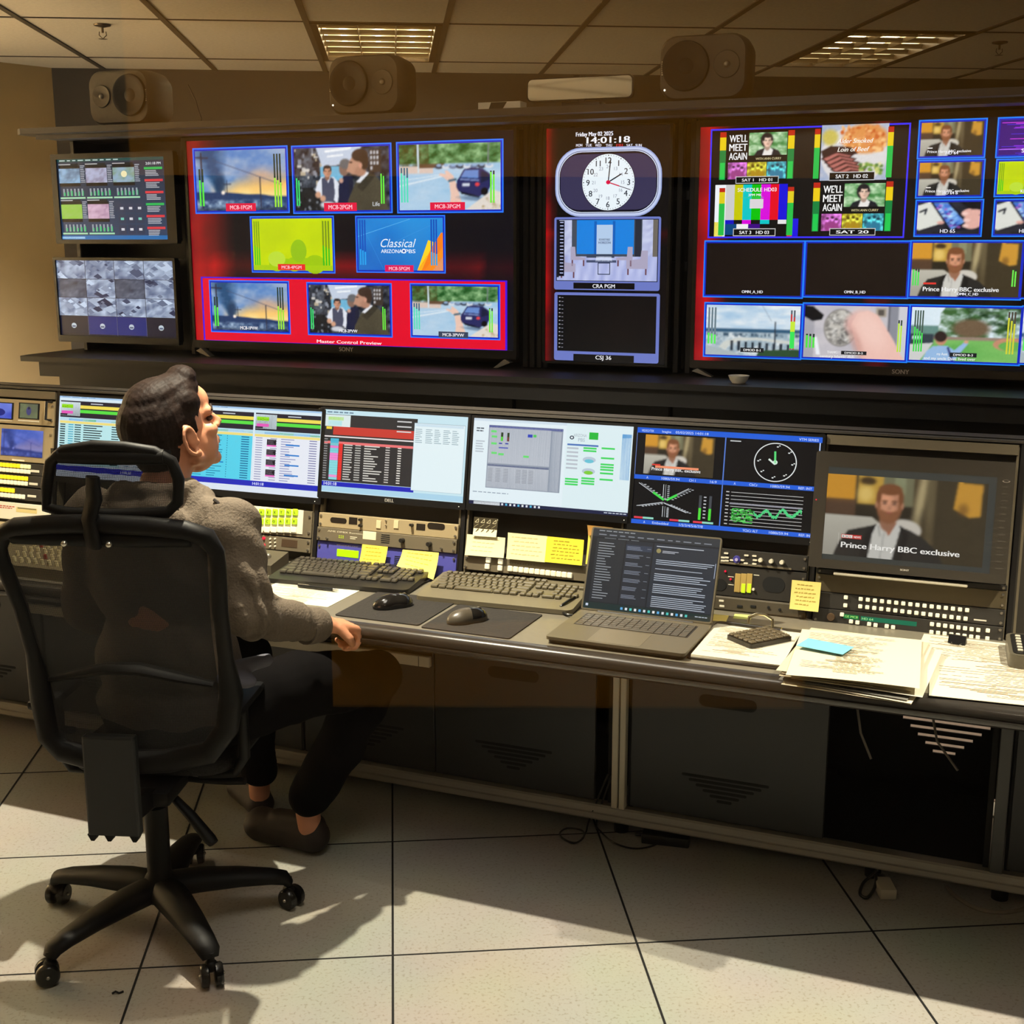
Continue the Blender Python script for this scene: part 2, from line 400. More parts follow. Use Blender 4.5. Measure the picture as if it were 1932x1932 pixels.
# ================= pictures shown on the displays (flat artwork, drawn in box units) =================
def win(cv, b, col=(40, 120, 255), w=.012, inner=(20, 40, 190)):
    """blue window frame of the multiviewer; returns the picture box inside it"""
    cv.use(b).rect(0, 0, 1, 1, col); cv.up(); wy = w*b[2]/b[3]
    cv.rect(w, wy, 1-w, 1-wy, inner); cv.up()
    return cv.sub(2.2*w, 2.2*wy, 1-2.2*w, 1-2.2*wy)
def meter(cv, x, y0, y1, lv, n=2, w=.012, col=(90, 235, 70), dark=(40, 60, 50)):
    for k in range(n):
        xx = x+k*w*1.7; cv.rect(xx, y0, xx+w, y1, dark)
        yl = y1-(y1-y0)*lv*(1-.08*k); cv.up(); cv.rect(xx, yl, xx+w, y1, col); cv.up(-1)
    cv.up(2)
def lab(cv, txt, x0, y0, x1, y1, bg=(228, 28, 66), fg=(250, 235, 240), border=None):
    if border: cv.rect(x0-.008, y0-.015, x1+.008, y1+.015, border); cv.up()
    if bg: cv.rect(x0, y0, x1, y1, bg); cv.up()
    cv.text(txt, (x0+x1)/2, (y0+y1)/2, (y1-y0)*.55, fg, bold=.02, wid=(x1-x0)*.72); cv.up()
def pic_green(cv, b):
    cv.use(b); cv.grid(12, 8, lambda u, v: mix((206, 228, 8), (190, 214, 20), vn(u*5, v*5, 2))); cv.up()
    for x, r in ((.3, .10), (.42, .08), (.52, .1), (.78, .13), (.68, .09)): cv.ell(x, .88, r, r*1.4, (160, 202, 18))
    cv.up(); cv.rect(0, .9, 1, 1, (170, 208, 20)); cv.up()
    cv.ell(.30, .78, .11, .15, (190, 222, 60)); cv.ell(.58, .62, .10, .22, (150, 196, 26)); cv.up()
    meter(cv, .02, .05, .9, .45, 3, .016, (60, 200, 30), (130, 170, 20)); meter(cv, .88, .05, .9, .45, 3, .02, (60, 190, 30), (120, 150, 30))
def pic_classical(cv, b):
    cv.use(b); cv.grid(20, 14, lambda u, v: mix(mix((28, 130, 215), (20, 90, 190), v), (60, 170, 235), .5*vn(u*3, v*3))); cv.up()
    cv.line(.0, .35, .62, .02, .01, (90, 180, 235)); cv.line(.45, .45, .86, .14, .008, (60, 150, 225)); cv.line(.02, .02, .3, .98, .008, (50, 140, 220)); cv.up()
    cv.poly([(.70, 1), (.98, .28), (1, .28), (1, 1)], (250, 130, 30)); cv.poly([(.70, 1), (.83, .42), (.90, .46), (.75, 1)], (255, 215, 40)); cv.poly([(.78, 1), (1, .55), (1, 1)], (250, 190, 50)); cv.poly([(.88, 1), (1, .72), (1, 1)], (60, 165, 205)); cv.up()
    cv.text('Classical', .46, .47, .17, (235, 245, 250), bold=-.005, shear=.35, wid=.40); cv.text('ARIZONA', .40, .63, .075, (240, 245, 250), bold=.01, wid=.25); cv.text('PBS', .62, .63, .075, (240, 245, 250), bold=.01, wid=.12)
    cv.ell(.545, .63, .026, .045, (240, 245, 250)); cv.up(); cv.ell(.545, .63, .014, .024, (40, 90, 180)); cv.up()
    meter(cv, .02, .03, .9, .35, 3, .017, (40, 165, 235), (20, 80, 190)); meter(cv, .86, .03, .9, .3, 3, .017, (40, 165, 235), (20, 80, 190))
def pic_again(cv, b, lbl):
    cv.use(b); cv.rect(0, 0, 1, 1, (12, 10, 10)); cv.up()
    for x in (.0, .91): 
        cv.rect(x, -.02, x+.085, .09, (190, 40, 20)); cv.rect(x, .09, x+.085, .36, (235, 205, 20)); cv.rect(x, .36, x+.085, .98, (20, 130, 60)); cv.up(); cv.rect(x+.01, .62, x+.075, .97, (30, 200, 80)); cv.up(-1)
    cv.up(2)
    for k, t in enumerate(("WE'LL", 'MEET', 'AGAIN')): cv.text(t, .25, .115+.185*k, .155, (245, 245, 245), bold=.02, wid=.24)
    P = cv.sub(.395, .01, .90, .48); q = cv.b; cv.use(P).grid(14, 10, lambda u, v: mix((40, 120, 40), (215, 240, 205), fbm(u*6, v*6, 4))); cv.up()
    cv.poly([(.12, 1), (.25, .74), (.42, .66), (.60, .70), (.74, .84), (.82, 1)], (24, 26, 34)); cv.up(); cv.poly([(.36, 1), (.42, .66), (.56, .62), (.62, .76), (.60, 1)], (235, 230, 225)); cv.up()
    cv.ell(.47, .33, .15, .30, (30, 26, 30)); cv.up(); cv.ell(.49, .42, .105, .22, (236, 196, 172)); cv.up(); cv.poly([(.38, .33), (.46, .22), (.60, .30), (.57, .15), (.44, .1), (.36, .22)], (30, 26, 30)); cv.rect(.45, .52, .54, .55, (210, 80, 90)); cv.up()
    cv.use(q).text('WITH ANN CURRY', .66, .55, .05, (210, 200, 150), bold=.01, wid=.34); cv.up()
    for k, c in enumerate(((225, 90, 190), (250, 200, 40), (60, 175, 225))):
        B = cv.sub(.12+.262*k, .62, .375+.262*k, .97); cv.use(B).grid(10, 8, lambda u, v: mix(c, mix(c, (60, 20, 60), .75), 1.6*max(0, fbm(u*7+k, v*7, k+3)-.4))); cv.up()
        cv.ell(.35, .3, .12, .14, mix(c, (255, 255, 255), .4)); cv.ell(.6, .32, .1, .13, mix(c, (255, 255, 255), .35)); cv.up(); cv.use(q)
    cv.up(); lab(cv, lbl, .24, .93, .80, 1.05, (8, 8, 8), (235, 235, 235), (200, 200, 200))
def pic_bars(cv, b):
    cv.use(b); cv.rect(0, 0, 1, 1, (8, 8, 10)); cv.up()
    cols = [(240, 245, 250), (205, 205, 205), (200, 200, 0), (0, 200, 200), (0, 195, 0), (220, 0, 220), (230, 0, 30), (20, 10, 220)]
    xs = [0, .13, .235, .335, .44, .55, .66, .76, .86]
    for k, c in enumerate(cols): cv.rect(xs[k], 0, xs[k+1], .68 if k else 1, c)
    for k, c in enumerate([(10, 10, 200), (10, 10, 12), (220, 0, 220), (10, 10, 12), (0, 200, 200), (10, 10, 12), (230, 230, 230)]): cv.rect(xs[k+1], .68, xs[k+2], .76, c)
    cv.rect(.13, .76, .27, .97, (0, 70, 130)); cv.rect(.27, .76, .41, .97, (240, 240, 240)); cv.rect(.41, .76, .55, .97, (60, 0, 130)); cv.rect(.87, .66, .93, 1, (225, 30, 50)); cv.rect(.93, .66, 1, 1, (30, 20, 225)); cv.rect(0, .72, .1, 1, (235, 220, 30)); cv.up()
    cv.rect(.42, .28, .58, .46, (220, 215, 220)); cv.text('SCHEDULE HD03', .5, .10, .075, (250, 240, 240), bold=.01, wid=.46); cv.text('3PM MK', .48, .20, .05, (235, 235, 240), wid=.16); cv.line(.3, .25, .58, .25, .008, (60, 200, 120)); cv.up()
    for x in (.05, .865): cv.rect(x, .06, x+.07, .14, (190, 40, 20)); cv.rect(x, .14, x+.07, .36, (225, 205, 30)); cv.rect(x, .36, x+.07, .98, (40, 190, 70))
    cv.up(); lab(cv, 'SAT 3   HD 03', .24, .86, .73, .98, (8, 8, 8), (235, 235, 235), (200, 200, 200))
def pic_purple(cv, b):
    cv.use(b); cv.rect(0, 0, 1, 1, (60, 20, 120)); cv.up()
    for k in range(26): y = hsh(k, 1); x = hsh(k, 2)*.5; cv.rect(x, y, x+.3+.5*hsh(k, 3), y+.02, [(150, 40, 220), (220, 60, 230), (80, 40, 210), (190, 120, 250)][k % 4])
    cv.up(); cv.text('S', .38, .88, .12, (245, 245, 250)); cv.up()
def pic_studio(cv, b):
    cv.use(b)
    cv.grid(24, 18, lambda u, v: mix((205, 212, 240), (165, 172, 215), hsh(int(u*30), int(v*26), 2)*.8) if v < .60 else mix((150, 160, 215), (205, 212, 245), .5+.5*math.sin(u*60+v*9)*vn(u*30, v*4))); cv.up()
    cv.rect(.15, 0, .85, .60, (70, 78, 92)); cv.up(); cv.rect(.20, 0, .77, .56, (28, 130, 225)); cv.rect(.0, 0, .02, .95, (20, 22, 30)); cv.rect(.78, 0, .84, .60, (40, 44, 58)); cv.rect(.955, 0, 1, .60, (110, 104, 96)); cv.up()
    cv.rect(.375, .02, .40, .56, (20, 96, 190)); cv.rect(.56, .02, .585, .56, (20, 96, 190)); cv.rect(.40, .08, .56, .56, (180, 205, 235)); cv.up()
    cv.text('ROUNDTABLE', .48, .32, .035, (40, 50, 90), wid=.11); cv.text('HORIZON', .48, .37, .04, (50, 60, 110), wid=.12)
    cv.rect(.30, .56, .58, .62, (60, 70, 90)); cv.poly([(.40, .60), (.55, .60), (.56, .68), (.39, .68)], (210, 220, 245)); cv.rect(.30, .66, .60, .70, (70, 80, 110)); cv.up()
    cv.frame(.415, .70, .54, .90, .008, (40, 50, 80)); cv.up()
    for x, w, d, z in ((.03, .16, 1, .56), (.14, .15, 1, .46), (.60, .16, -1, .46), (.70, .21, -1, .50)):
        a = .1 if z < .5 else 0
        cv.poly([(x, z-a*.2), (x+w*.3, z-a*.2), (x+w*.35, z+.14), (x+w, z+.16), (x+w, z+.30-a), (x, z+.30-a)] if d > 0 else [(x+w, z-a*.2), (x+w*.7, z-a*.2), (x+w*.65, z+.14), (x, z+.16), (x, z+.30-a), (x+w, z+.30-a)], (172, 166, 192)); cv.rect(x+.01, z+.30-a, x+.025, z+.40-a, (110, 70, 80)); cv.rect(x+w-.025, z+.30-a, x+w-.01, z+.40-a, (110, 70, 80))
    cv.up(2); cv.rect(.02, .01, .075, .93, (10, 12, 26)); cv.up()
    for k in range(16): cv.rect(.03, .03+.056*k, .065, .045+.056*k, (190, 200, 245))
    cv.up()
# ================= softer pictures: painted as fine colour grids =================
import numpy as np
class Ra:
    """small painted picture, w x h samples, units 0..1 with y downwards"""
    def __init__(s, w, h, seed=1):
        s.w, s.h = w, h; y, x = np.mgrid[0:h, 0:w]; s.x = (x+.5)/w; s.y = (y+.5)/h; s.a = np.zeros((h, w, 3)); s.r = np.random.RandomState(seed)
    def noise(s, sx, sy, k=0):
        g = np.random.RandomState(100+k).rand(int(sy)+3, int(sx)+3); fx = s.x*sx; fy = s.y*sy; i = fx.astype(int); j = fy.astype(int); u = fx-i; v = fy-j; u = u*u*(3-2*u); v = v*v*(3-2*v)
        return (g[j, i]*(1-u)+g[j, i+1]*u)*(1-v)+(g[j+1, i]*(1-u)+g[j+1, i+1]*u)*v
    def fbm(s, sx, sy, k=0): return .5*s.noise(sx, sy, k)+.3*s.noise(sx*2.1, sy*2.1, k+1)+.2*s.noise(sx*4.3, sy*4.3, k+2)
    def put(s, m, c):
        m = np.clip(m, 0, 1)[..., None]; s.a = s.a*(1-m)+np.asarray(c, float)*m; return s
    def mixc(s, c0, c1, t): t = np.clip(t, 0, 1)[..., None]; return np.asarray(c0, float)*(1-t)+np.asarray(c1, float)*t
    def ell(s, cx, cy, rx, ry, c, soft=.12, rot=0, op=1):
        dx, dy = s.x-cx, s.y-cy; ca, sa = math.cos(R(rot)), math.sin(R(rot)); u = (dx*ca+dy*sa)/rx; v = (-dx*sa+dy*ca)/ry
        return s.put(op*np.clip((1-np.sqrt(u*u+v*v))/soft+.5, 0, 1), c)
    def poly(s, pts, c, op=1):
        ins = np.zeros_like(s.x, bool); n = len(pts)
        for k in range(n):
            (x0, y0), (x1, y1) = pts[k], pts[(k+1) % n]
            if y0 == y1: continue
            ins ^= ((y0 > s.y) != (y1 > s.y)) & (s.x < (x1-x0)*(s.y-y0)/(y1-y0)+x0)
        return s.put(ins*op*1.0, c)
    def rect(s, x0, y0, x1, y1, c, op=1): return s.put(((s.x >= x0) & (s.x < x1) & (s.y >= y0) & (s.y < y1))*op*1.0, c)
    def line(s, x0, y0, x1, y1, w, c, op=1):
        dx, dy = x1-x0, (y1-y0)*s.h/s.w; L = dx*dx+dy*dy; px, py = s.x-x0, (s.y-y0)*s.h/s.w; t = np.clip((px*dx+py*dy)/L, 0, 1)
        d = np.hypot(px-t*dx, py-t*dy); return s.put(op*np.clip((w/2-d)/(.6/s.w)+.5, 0, 1), c)
    def grain(s, k=6): s.a += s.r.randn(s.h, s.w, 1)*k; return s
    def onto(s, cv, b):
        a = np.clip(s.a, 0, 255); h, w = s.h//2, s.w//2; a = a[:h*2, :w*2].reshape(h, 2, w, 2, 3).mean((1, 3))/255.
        lin = np.where(a <= .04045, a/12.92, ((a+.055)/1.055)**2.4)
        cv.use(b); n = len(cv.v); bb = cv.b; z = -cv.L*cv.dL
        for j in range(h+1):
            for i in range(w+1): cv.v.append((bb[0]+bb[2]*i/w, z, bb[1]-bb[3]*j/h))
        p = np.pad(lin, ((0, 1), (0, 1), (0, 0)), 'edge'); q = np.pad(lin, ((1, 0), (1, 0), (0, 0)), 'edge'); c1 = np.pad(lin, ((1, 0), (0, 1), (0, 0)), 'edge'); c2 = np.pad(lin, ((0, 1), (1, 0), (0, 0)), 'edge')
        V_ = ((p+q+c1+c2)/4).tolist()
        for j in range(h):
            for i in range(w):
                k = j*(w+1)+i+n; cv.f.append((k+w+1, k+w+2, k+1, k)); cv.c.append([V_[j+1][i], V_[j+1][i+1], V_[j][i+1], V_[j][i]])
        cv.up(); return cv
def _res(b, k=330):
    w = max(24, min(240, int(b[2]*k)*2)); return w, max(16, int(w*b[3]/b[2]))
def pic_fire(cv, b, tint=None, meters=True):
    r = Ra(*_res(b)); n = r.fbm(5, 5, 1)
    r.put(np.ones_like(r.x), (96, 144, 205)); r.a = r.mixc((70, 124, 196), (168, 184, 208), 1.5*n-.2)
    r.put(np.clip((r.y-.40+.35*(r.x-.75)*-1*-.6+.2*r.noise(6, 3, 4)-.05)*3.2, 0, 1)*np.clip((r.x-.12)*4, 0, 1), (250, 190, 96)); r.put(np.clip((r.y-.52)*5, 0, 1)*np.clip((r.x-.25)*4, 0, 1)*(.4+.6*r.noise(9, 12, 6)), (255, 224, 150)); r.put(np.clip(1-abs(r.x-.75)*3, 0, 1)*np.clip(1-abs(r.y-.42)*5, 0, 1)*.6, (228, 170, 130))
    d = abs(r.x-(.25-.16*(.66-r.y)))/(.045+.22*np.clip(.66-r.y, 0, 1)); sm = np.clip(1.25-d, 0, 1)*(r.y < .70)*(.35+.95*r.fbm(8, 9, 7)); r.put(sm*1.25, (34, 78, 122)); r.ell(.27, .55, .06, .16, (24, 52, 86), .8, 0, .8)
    hz = .68+.10*r.x-.03*r.noise(7, 1, 9); r.put(np.clip((r.y-hz)*60, 0, 1), (34, 60, 104)); r.put(np.clip((r.y-.80)*20, 0, 1)*np.clip(1.8*r.fbm(20, 14, 3)-.55, 0, 1), (180, 205, 228)); r.put(np.clip((r.y-.92)*14, 0, 1)*.7, (18, 32, 52)); r.ell(.30, .70, .02, .03, (255, 240, 225), .6)
    for q in ((.065, .04, .065, .95, .018), (.005, .11, .14, .12, .014), (.345, .5, .345, .74, .008), (.31, .56, .39, .56, .008), (.715, .46, .72, .95, .012)): r.line(*q, (44, 44, 62))
    r.line(.2, .16, .95, .58, .006, (70, 80, 110)); r.grain(4)
    if tint: r.a = r.a*.35+np.array(tint)*.65*(.55+.6*r.a.mean(2, keepdims=True)/255)
    r.onto(cv, b); 
    if meters: cv.up(); meter(cv, .03, .3, .92, .7, 2, .02); meter(cv, .87, .08, .95, .55, 3, .018, (160, 235, 60))
def _face(r, x, y, s, asp, skin, hair, beard=None, side=0, hs=1.0):
    """frontal or three-quarter head, s = half height"""
    w = s*.74/asp; sk = np.array(skin, float)
    r.ell(x-.02*s, y+s*1.02, w*.62, s*.62, sk*.72, .2); r.ell(x, y-.10*s, w*1.06, s*1.02, hair, .12)
    for sg in (-1, 1): r.ell(x+sg*w*.98, y+.08*s, w*.14, s*.22, sk*.86, .3)
    r.ell(x, y+.10*s, w*.93, s*.92, sk, .12); r.ell(x+w*.45, y+.18*s, w*.42, s*.7, sk*.82, .9, 0, .75); r.ell(x-w*.25, y-.25*s, w*.5, s*.28, np.minimum(sk*1.12, 255), .9, 0, .7)
    if beard is not None:
        r.ell(x, y+.66*s, w*.80, s*.50, beard, .25, 0, .92); r.ell(x-w*.80, y+.28*s, w*.16, s*.40, beard, .5, 0, .8); r.ell(x+w*.80, y+.28*s, w*.16, s*.40, beard, .5, 0, .8); r.ell(x, y+.40*s, w*.46, s*.12, beard, .4, 0, .8); r.ell(x, y+.27*s, w*.60, s*.20, sk, .5)
    r.ell(x, y+.52*s, w*.26, s*.045, (158, 84, 74), .5); r.ell(x+.02*w, y+.24*s, w*.16, s*.12, sk*.88, .5)
    for sg in (-1, 1): r.ell(x+sg*w*.38, y-.04*s, w*.20, s*.09, sk*.72, .6); r.ell(x+sg*w*.38, y-.03*s, w*.085, s*.045, (48, 40, 42), .4); r.ell(x+sg*w*.38, y-.18*s, w*.25, s*.045, np.array(hair)*.8, .5, -4*sg)
    r.ell(x, y-.86*s, w*.92, s*.34, hair, .25); r.ell(x-w*.86, y-.40*s, w*.20, s*.42, hair, .3); r.ell(x+w*.86, y-.40*s, w*.20, s*.42, hair, .3)
def pic_interview(cv, b, title='Prince Harry BBC exclusive', bright=1.0, big=False, meters=False, small=False):
    r = Ra(*_res(b, 520 if big else 330)); asp = b[2]/b[3]
    r.a = r.mixc((58, 48, 32), (92, 78, 54), r.fbm(6, 5, 3))
    r.rect(0, 0, .185, .34, (212, 150, 48)); r.rect(.20, 0, .36, .36, (196, 156, 66)); r.ell(.26, .06, .05, .05, (70, 52, 30), .5); r.ell(.25, .22, .05, .10, (238, 206, 120), .9, 0, .8); r.rect(.36, 0, .55, .34, (118, 116, 88)); r.rect(.43, 0, .50, .2, (160, 170, 130), .5); r.rect(.0, .30, .19, .50, (86, 62, 46), .9); r.rect(.19, .34, .62, .52, (44, 38, 28), .92)
    r.ell(.60, .20, .03, .46, (176, 160, 118), 1.2, 4); r.ell(.66, .25, .03, .5, (110, 98, 70), 1.2, 0, .8); r.rect(.69, 0, 1, 1, (60, 52, 36), .8); r.poly([(.82, .0), (.97, .02), (.965, .40), (.90, .42), (.80, .33)], (204, 150, 56)); r.ell(.86, .33, .03, .07, (120, 84, 40), 1, 0, .7)
    w = 3
    for _ in range(w): r.a[1:-1, 1:-1] = (r.a[:-2, 1:-1]+r.a[2:, 1:-1]+r.a[1:-1, :-2]+r.a[1:-1, 2:]+r.a[1:-1, 1:-1])/5
    r.poly([(0, .50), (.30, .50), (.36, .58), (.30, 1), (0, 1)], (190, 186, 172)); r.put((r.y-.5)*.8*(r.x < .3), (120, 116, 106)); r.ell(.50, .63, .115, .13, (206, 200, 188), .15)
    r.poly([(.07, 1), (.10, .84), (.155, .68), (.26, .625), (.33, .585), (.48, .585), (.56, .64), (.64, .72), (.72, .86), (.76, 1)], (42, 40, 38)); r.poly([(.29, 1), (.31, .70), (.335, .57), (.38, .60), (.47, .56), (.485, .62), (.445, 1)], (206, 204, 196)); r.line(.345, .60, .36, .72, .008, (150, 148, 142)); r.line(.385, .68, .37, 1, .006, (160, 158, 152)); r.poly([(.36, .56), (.46, .55), (.415, .72)], (168, 108, 80))
    r.poly([(.335, .575), (.30, .74), (.285, 1), (.24, 1), (.26, .72), (.31, .60)], (28, 27, 27)); r.poly([(.48, .575), (.50, .72), (.46, 1), (.50, 1), (.54, .70), (.50, .60)], (28, 27, 27))
    _face(r, .405, .325, .205, asp, (212, 150, 116), (126, 78, 48), (136, 86, 56)); r.grain(3)
    if bright < 1: r.a *= bright
    r.onto(cv, b); cv.up(2)
    if big:
        cv.rect(.115, .735, .245, .785, (190, 40, 36)); cv.up()
        for k in range(3): cv.rect(.118+.024*k, .742, .139+.024*k, .778, (235, 232, 225))
        cv.up()
        for k, ch in enumerate('BBC'): cv.text(ch, .1285+.024*k, .76, .024, (60, 50, 45), bold=.02)
        cv.text('NEWS', .218, .761, .028, (240, 235, 230), bold=.02, wid=.045); cv.line(.098, .72, .098, .865, .003, (220, 215, 205)); cv.text(title, .118, .862, .072, (238, 236, 230), bold=.022, align='l', wid=.74); cv.up()
    else:
        cv.rect(.12, .74, .24 if not small else .20, .775, (225, 60, 50) if not small else (230, 225, 220)); cv.up(); cv.text(title, .12, .86, .085, (240, 240, 240), bold=.02, align='l', wid=.70); cv.up()
    if meters: meter(cv, .015, .48, .80, .95, 3, .014, (80, 230, 90)); meter(cv, .93, .48, .80, .95, 2, .014, (110, 235, 80))
def pic_men(cv, b, life=True, meters=True):
    r = Ra(*_res(b)); r.a = r.mixc((18, 22, 30), (120, 128, 140), 1.5*r.fbm(16, 11, 2)-.35)
    g = r.r
    for k in range(46):
        x, y = g.rand()*.34, g.rand()*.62; r.rect(x, y, x+.015+.04*g.rand(), y+.02+.06*g.rand(), [(225, 222, 215), (60, 66, 76), (150, 156, 168), (24, 26, 32), (205, 190, 160)][k % 5], .85)
    r.poly([(.24, 0), (.72, 0), (.58, .26), (.30, .30)], (196, 208, 226)); r.line(.34, .06, .60, .02, .02, (245, 250, 255)); r.line(.36, .14, .52, .12, .015, (245, 250, 255)); r.rect(.28, .30, .52, .52, (120, 196, 232), .9); r.rect(.0, .62, .28, 1, (20, 24, 28), .85); r.rect(.80, .04, .92, .40, (62, 52, 46))
    for k in range(10): r.rect(.81+.03*(k % 3), .07+.08*(k//3), .83+.03*(k % 3), .12+.08*(k//3), (196, 196, 200))
    for k in range(22): x, y = g.rand()*.26, .64+.34*g.rand(); r.ell(x, y, .012, .02, (120, 130, 140) if k % 2 else (14, 16, 20), .5)
    r.poly([(.22, .66), (.25, .54), (.29, .46), (.42, .46), (.47, .55), (.49, .70), (.45, .88), (.40, .80), (.26, .78)], (226, 230, 240)); r.poly([(.29, .48), (.34, .46), (.36, .56), (.39, .46), (.42, .49), (.43, .72), (.41, .88), (.31, .88), (.29, .74)], (74, 78, 100)); r.ell(.25, .74, .03, .05, (210, 160, 130), .4); r.ell(.30, .80, .03, .05, (210, 160, 130), .4); r.ell(.35, .90, .08, .05, (205, 208, 215), .4)
    _face(r, .355, .375, .085, 1.5, (206, 150, 122), (44, 40, 42))
    r.poly([(.46, .95), (.47, .60), (.53, .44), (.62, .46), (.64, .95)], (26, 32, 62)); r.ell(.53, .34, .05, .11, (132, 104, 92), .2); r.ell(.545, .26, .058, .08, (104, 104, 106), .25); r.ell(.50, .52, .022, .04, (206, 160, 140), .4)
    r.poly([(.55, 1), (.57, .82), (.65, .56), (.74, .44), (.86, .46), (.95, .62), (.98, 1)], (82, 76, 60)); r.put(((r.x > .58) & (r.y > .5))*.35*r.noise(9, 9, 5)*(r.x < .97), (40, 38, 30)); r.poly([(.655, .55), (.76, .385), (.80, .42), (.70, .56)], (228, 230, 236)); r.poly([(.80, .40), (.86, .45), (.72, .70), (.66, .62)], (58, 54, 44))
    r.ell(.665, .27, .085, .165, (190, 144, 120), .12, 12); r.poly([(.585, .26), (.555, .385), (.605, .40)], (190, 144, 120)); r.ell(.70, .38, .06, .08, (176, 130, 108), .3); r.ell(.70, .13, .085, .10, (66, 50, 42), .15, 10); r.ell(.745, .22, .045, .14, (62, 46, 38), .2); r.ell(.705, .29, .018, .045, (206, 150, 128), .3); r.ell(.605, .24, .018, .014, (70, 50, 46), .5); r.grain(5)
    r.onto(cv, b); cv.up()
    if life: cv.text('Life', .86, .90, .07, (200, 205, 210)); cv.up()
    if meters: meter(cv, .015, .45, .92, .95, 2, .014, (60, 230, 120)); meter(cv, .91, .42, .9, .98, 2, .014, (110, 240, 70))
def pic_car(cv, b, meters=True):
    r = Ra(*_res(b)); r.a = r.mixc((150, 194, 226), (200, 218, 234), r.fbm(4, 8, 2)); g = r.r
    t = 1.7*r.fbm(14, 12, 3)-.45; top = r.mixc((30, 84, 34), (176, 216, 160), t); m = (r.y < .30)[..., None]; r.a = np.where(m, top, r.a); r.put(((r.y < .34) & (r.x < .30))*np.clip(1.6*r.fbm(16, 12, 9)-.3, 0, 1), (66, 62, 24)); r.rect(0, .33, .34, .44, (226, 196, 178), .85); r.rect(.20, .30, .46, .36, (96, 66, 44), .9)
    for k in range(8):
        x = .40+.07*k; r.ell(x, .345, .042, .035, [(52, 60, 76), (214, 220, 228), (110, 128, 160)][k % 3], .3); r.ell(x, .325, .025, .02, (150, 180, 214), .4)
    r.line(.19, .0, .195, .42, .016, (208, 226, 236)); r.line(.885, .0, .88, .3, .012, (120, 128, 130)); r.line(.0, .63, .52, .46, .010, (236, 242, 246)); r.line(0, .55, .4, .47, .007, (230, 238, 244))
    r.poly([(.50, 1), (.515, .78), (.50, .58), (.44, .50), (.40, .47), (.41, .44), (.47, .46), (.455, .41), (.48, .40), (.54, .48), (.575, .62), (.64, 1)], (236, 198, 180)); r.line(.50, .56, .565, .54, .022, (86, 110, 126))
    r.poly([(.57, .66), (.575, .56), (.60, .51), (.645, .39), (.72, .365), (.83, .385), (.905, .47), (.915, .62), (.88, .72), (.80, .80), (.67, .77), (.59, .72)], (42, 44, 96)); r.poly([(.615, .51), (.655, .405), (.79, .405), (.785, .53)], (104, 140, 204)); r.poly([(.815, .42), (.87, .45), (.895, .55), (.81, .60)], (28, 32, 60)); r.poly([(.61, .53), (.79, .55), (.79, .57), (.61, .55)], (130, 150, 200)); r.rect(.63, .60, .70, .645, (216, 222, 232)); r.ell(.775, .62, .022, .028, (232, 70, 74), .3); r.ell(.845, .73, .035, .06, (14, 14, 18), .2); r.poly([(.60, .72), (.80, .80), (.79, .83), (.62, .76)], (14, 14, 22)); r.ell(.74, .83, .14, .035, (86, 110, 140), .8, 8, .7)
    r.poly([(.66, 1), (.93, .70), (1, .74), (1, 1)], (226, 218, 208)); r.put(((r.x > .82) & (r.y > .82))*np.clip(2*r.fbm(30, 20, 4)-.9, 0, 1), (150, 120, 60)); r.grain(4)
    r.onto(cv, b); cv.up()
    if meters: meter(cv, .015, .35, .88, .85, 3, .017, (90, 225, 190), (70, 110, 130)); meter(cv, .90, .42, .90, .96, 2, .016, (120, 240, 60))
def pic_food(cv, b):
    r = Ra(*_res(b)); g = r.r; r.a = r.mixc((196, 198, 208), (150, 170, 205), 1.4*r.fbm(8, 8, 2)-.2); r.ell(.5, .55, .50, .52, (222, 220, 220), .06); r.ell(.66, .26, .34, .26, (226, 150, 80), .25)
    for k in range(90): x, y = .3+.66*g.rand(), .03+.46*g.rand(); r.ell(x, y, .018+.02*g.rand(), .02+.02*g.rand(), r.mixc((248, 196, 130), (206, 96, 36), np.array(g.rand()))[0] if False else tuple(np.array((248, 196, 130))*(1-(k % 5)/4)+np.array((206, 100, 40))*(k % 5)/4), .4)
    r.ell(.13, .22, .12, .14, (205, 190, 90), .5); r.poly([(.0, .46), (.15, .37), (.45, .40), (.56, .52), (.3, .58), (.03, .58)], (52, 28, 26))
    for k in range(6): x, y = .0+.05*k, .60+.065*k; r.poly([(x, y), (x+.22, y-.13), (x+.50, y-.06), (x+.42, y+.01), (x+.14, y+.10)], (58, 26, 28)); r.poly([(x+.04, y+.0), (x+.24, y-.10), (x+.46, y-.045), (x+.38, y-.0), (x+.14, y+.065)], (188, 112, 104))
    for k in range(40): r.ell(.6+.32*g.rand(), .70+.22*g.rand(), .03, .03, [(120, 160, 66), (200, 206, 120), (226, 224, 170), (86, 130, 56)][k % 4], .4)
    r.grain(7).onto(cv, b); cv.up(); cv.text('Alder Smoked', .50, .29, .085, (250, 245, 235), bold=.015, shear=.3, wid=.52); cv.text('Loin of Beef', .48, .44, .085, (250, 245, 235), bold=.015, shear=.3, wid=.46); cv.up()
    for x in (-.105, .99): cv.rect(x, .06, x+.085, .16, (190, 40, 20)); cv.rect(x, .16, x+.085, .40, (235, 205, 20)); cv.rect(x, .40, x+.085, .96, (25, 190, 75))
    cv.up(); lab(cv, 'SAT 2   HD 02', .15, .86, .82, .99, (8, 8, 8), (235, 235, 235), (200, 200, 200))
_again0 = pic_again
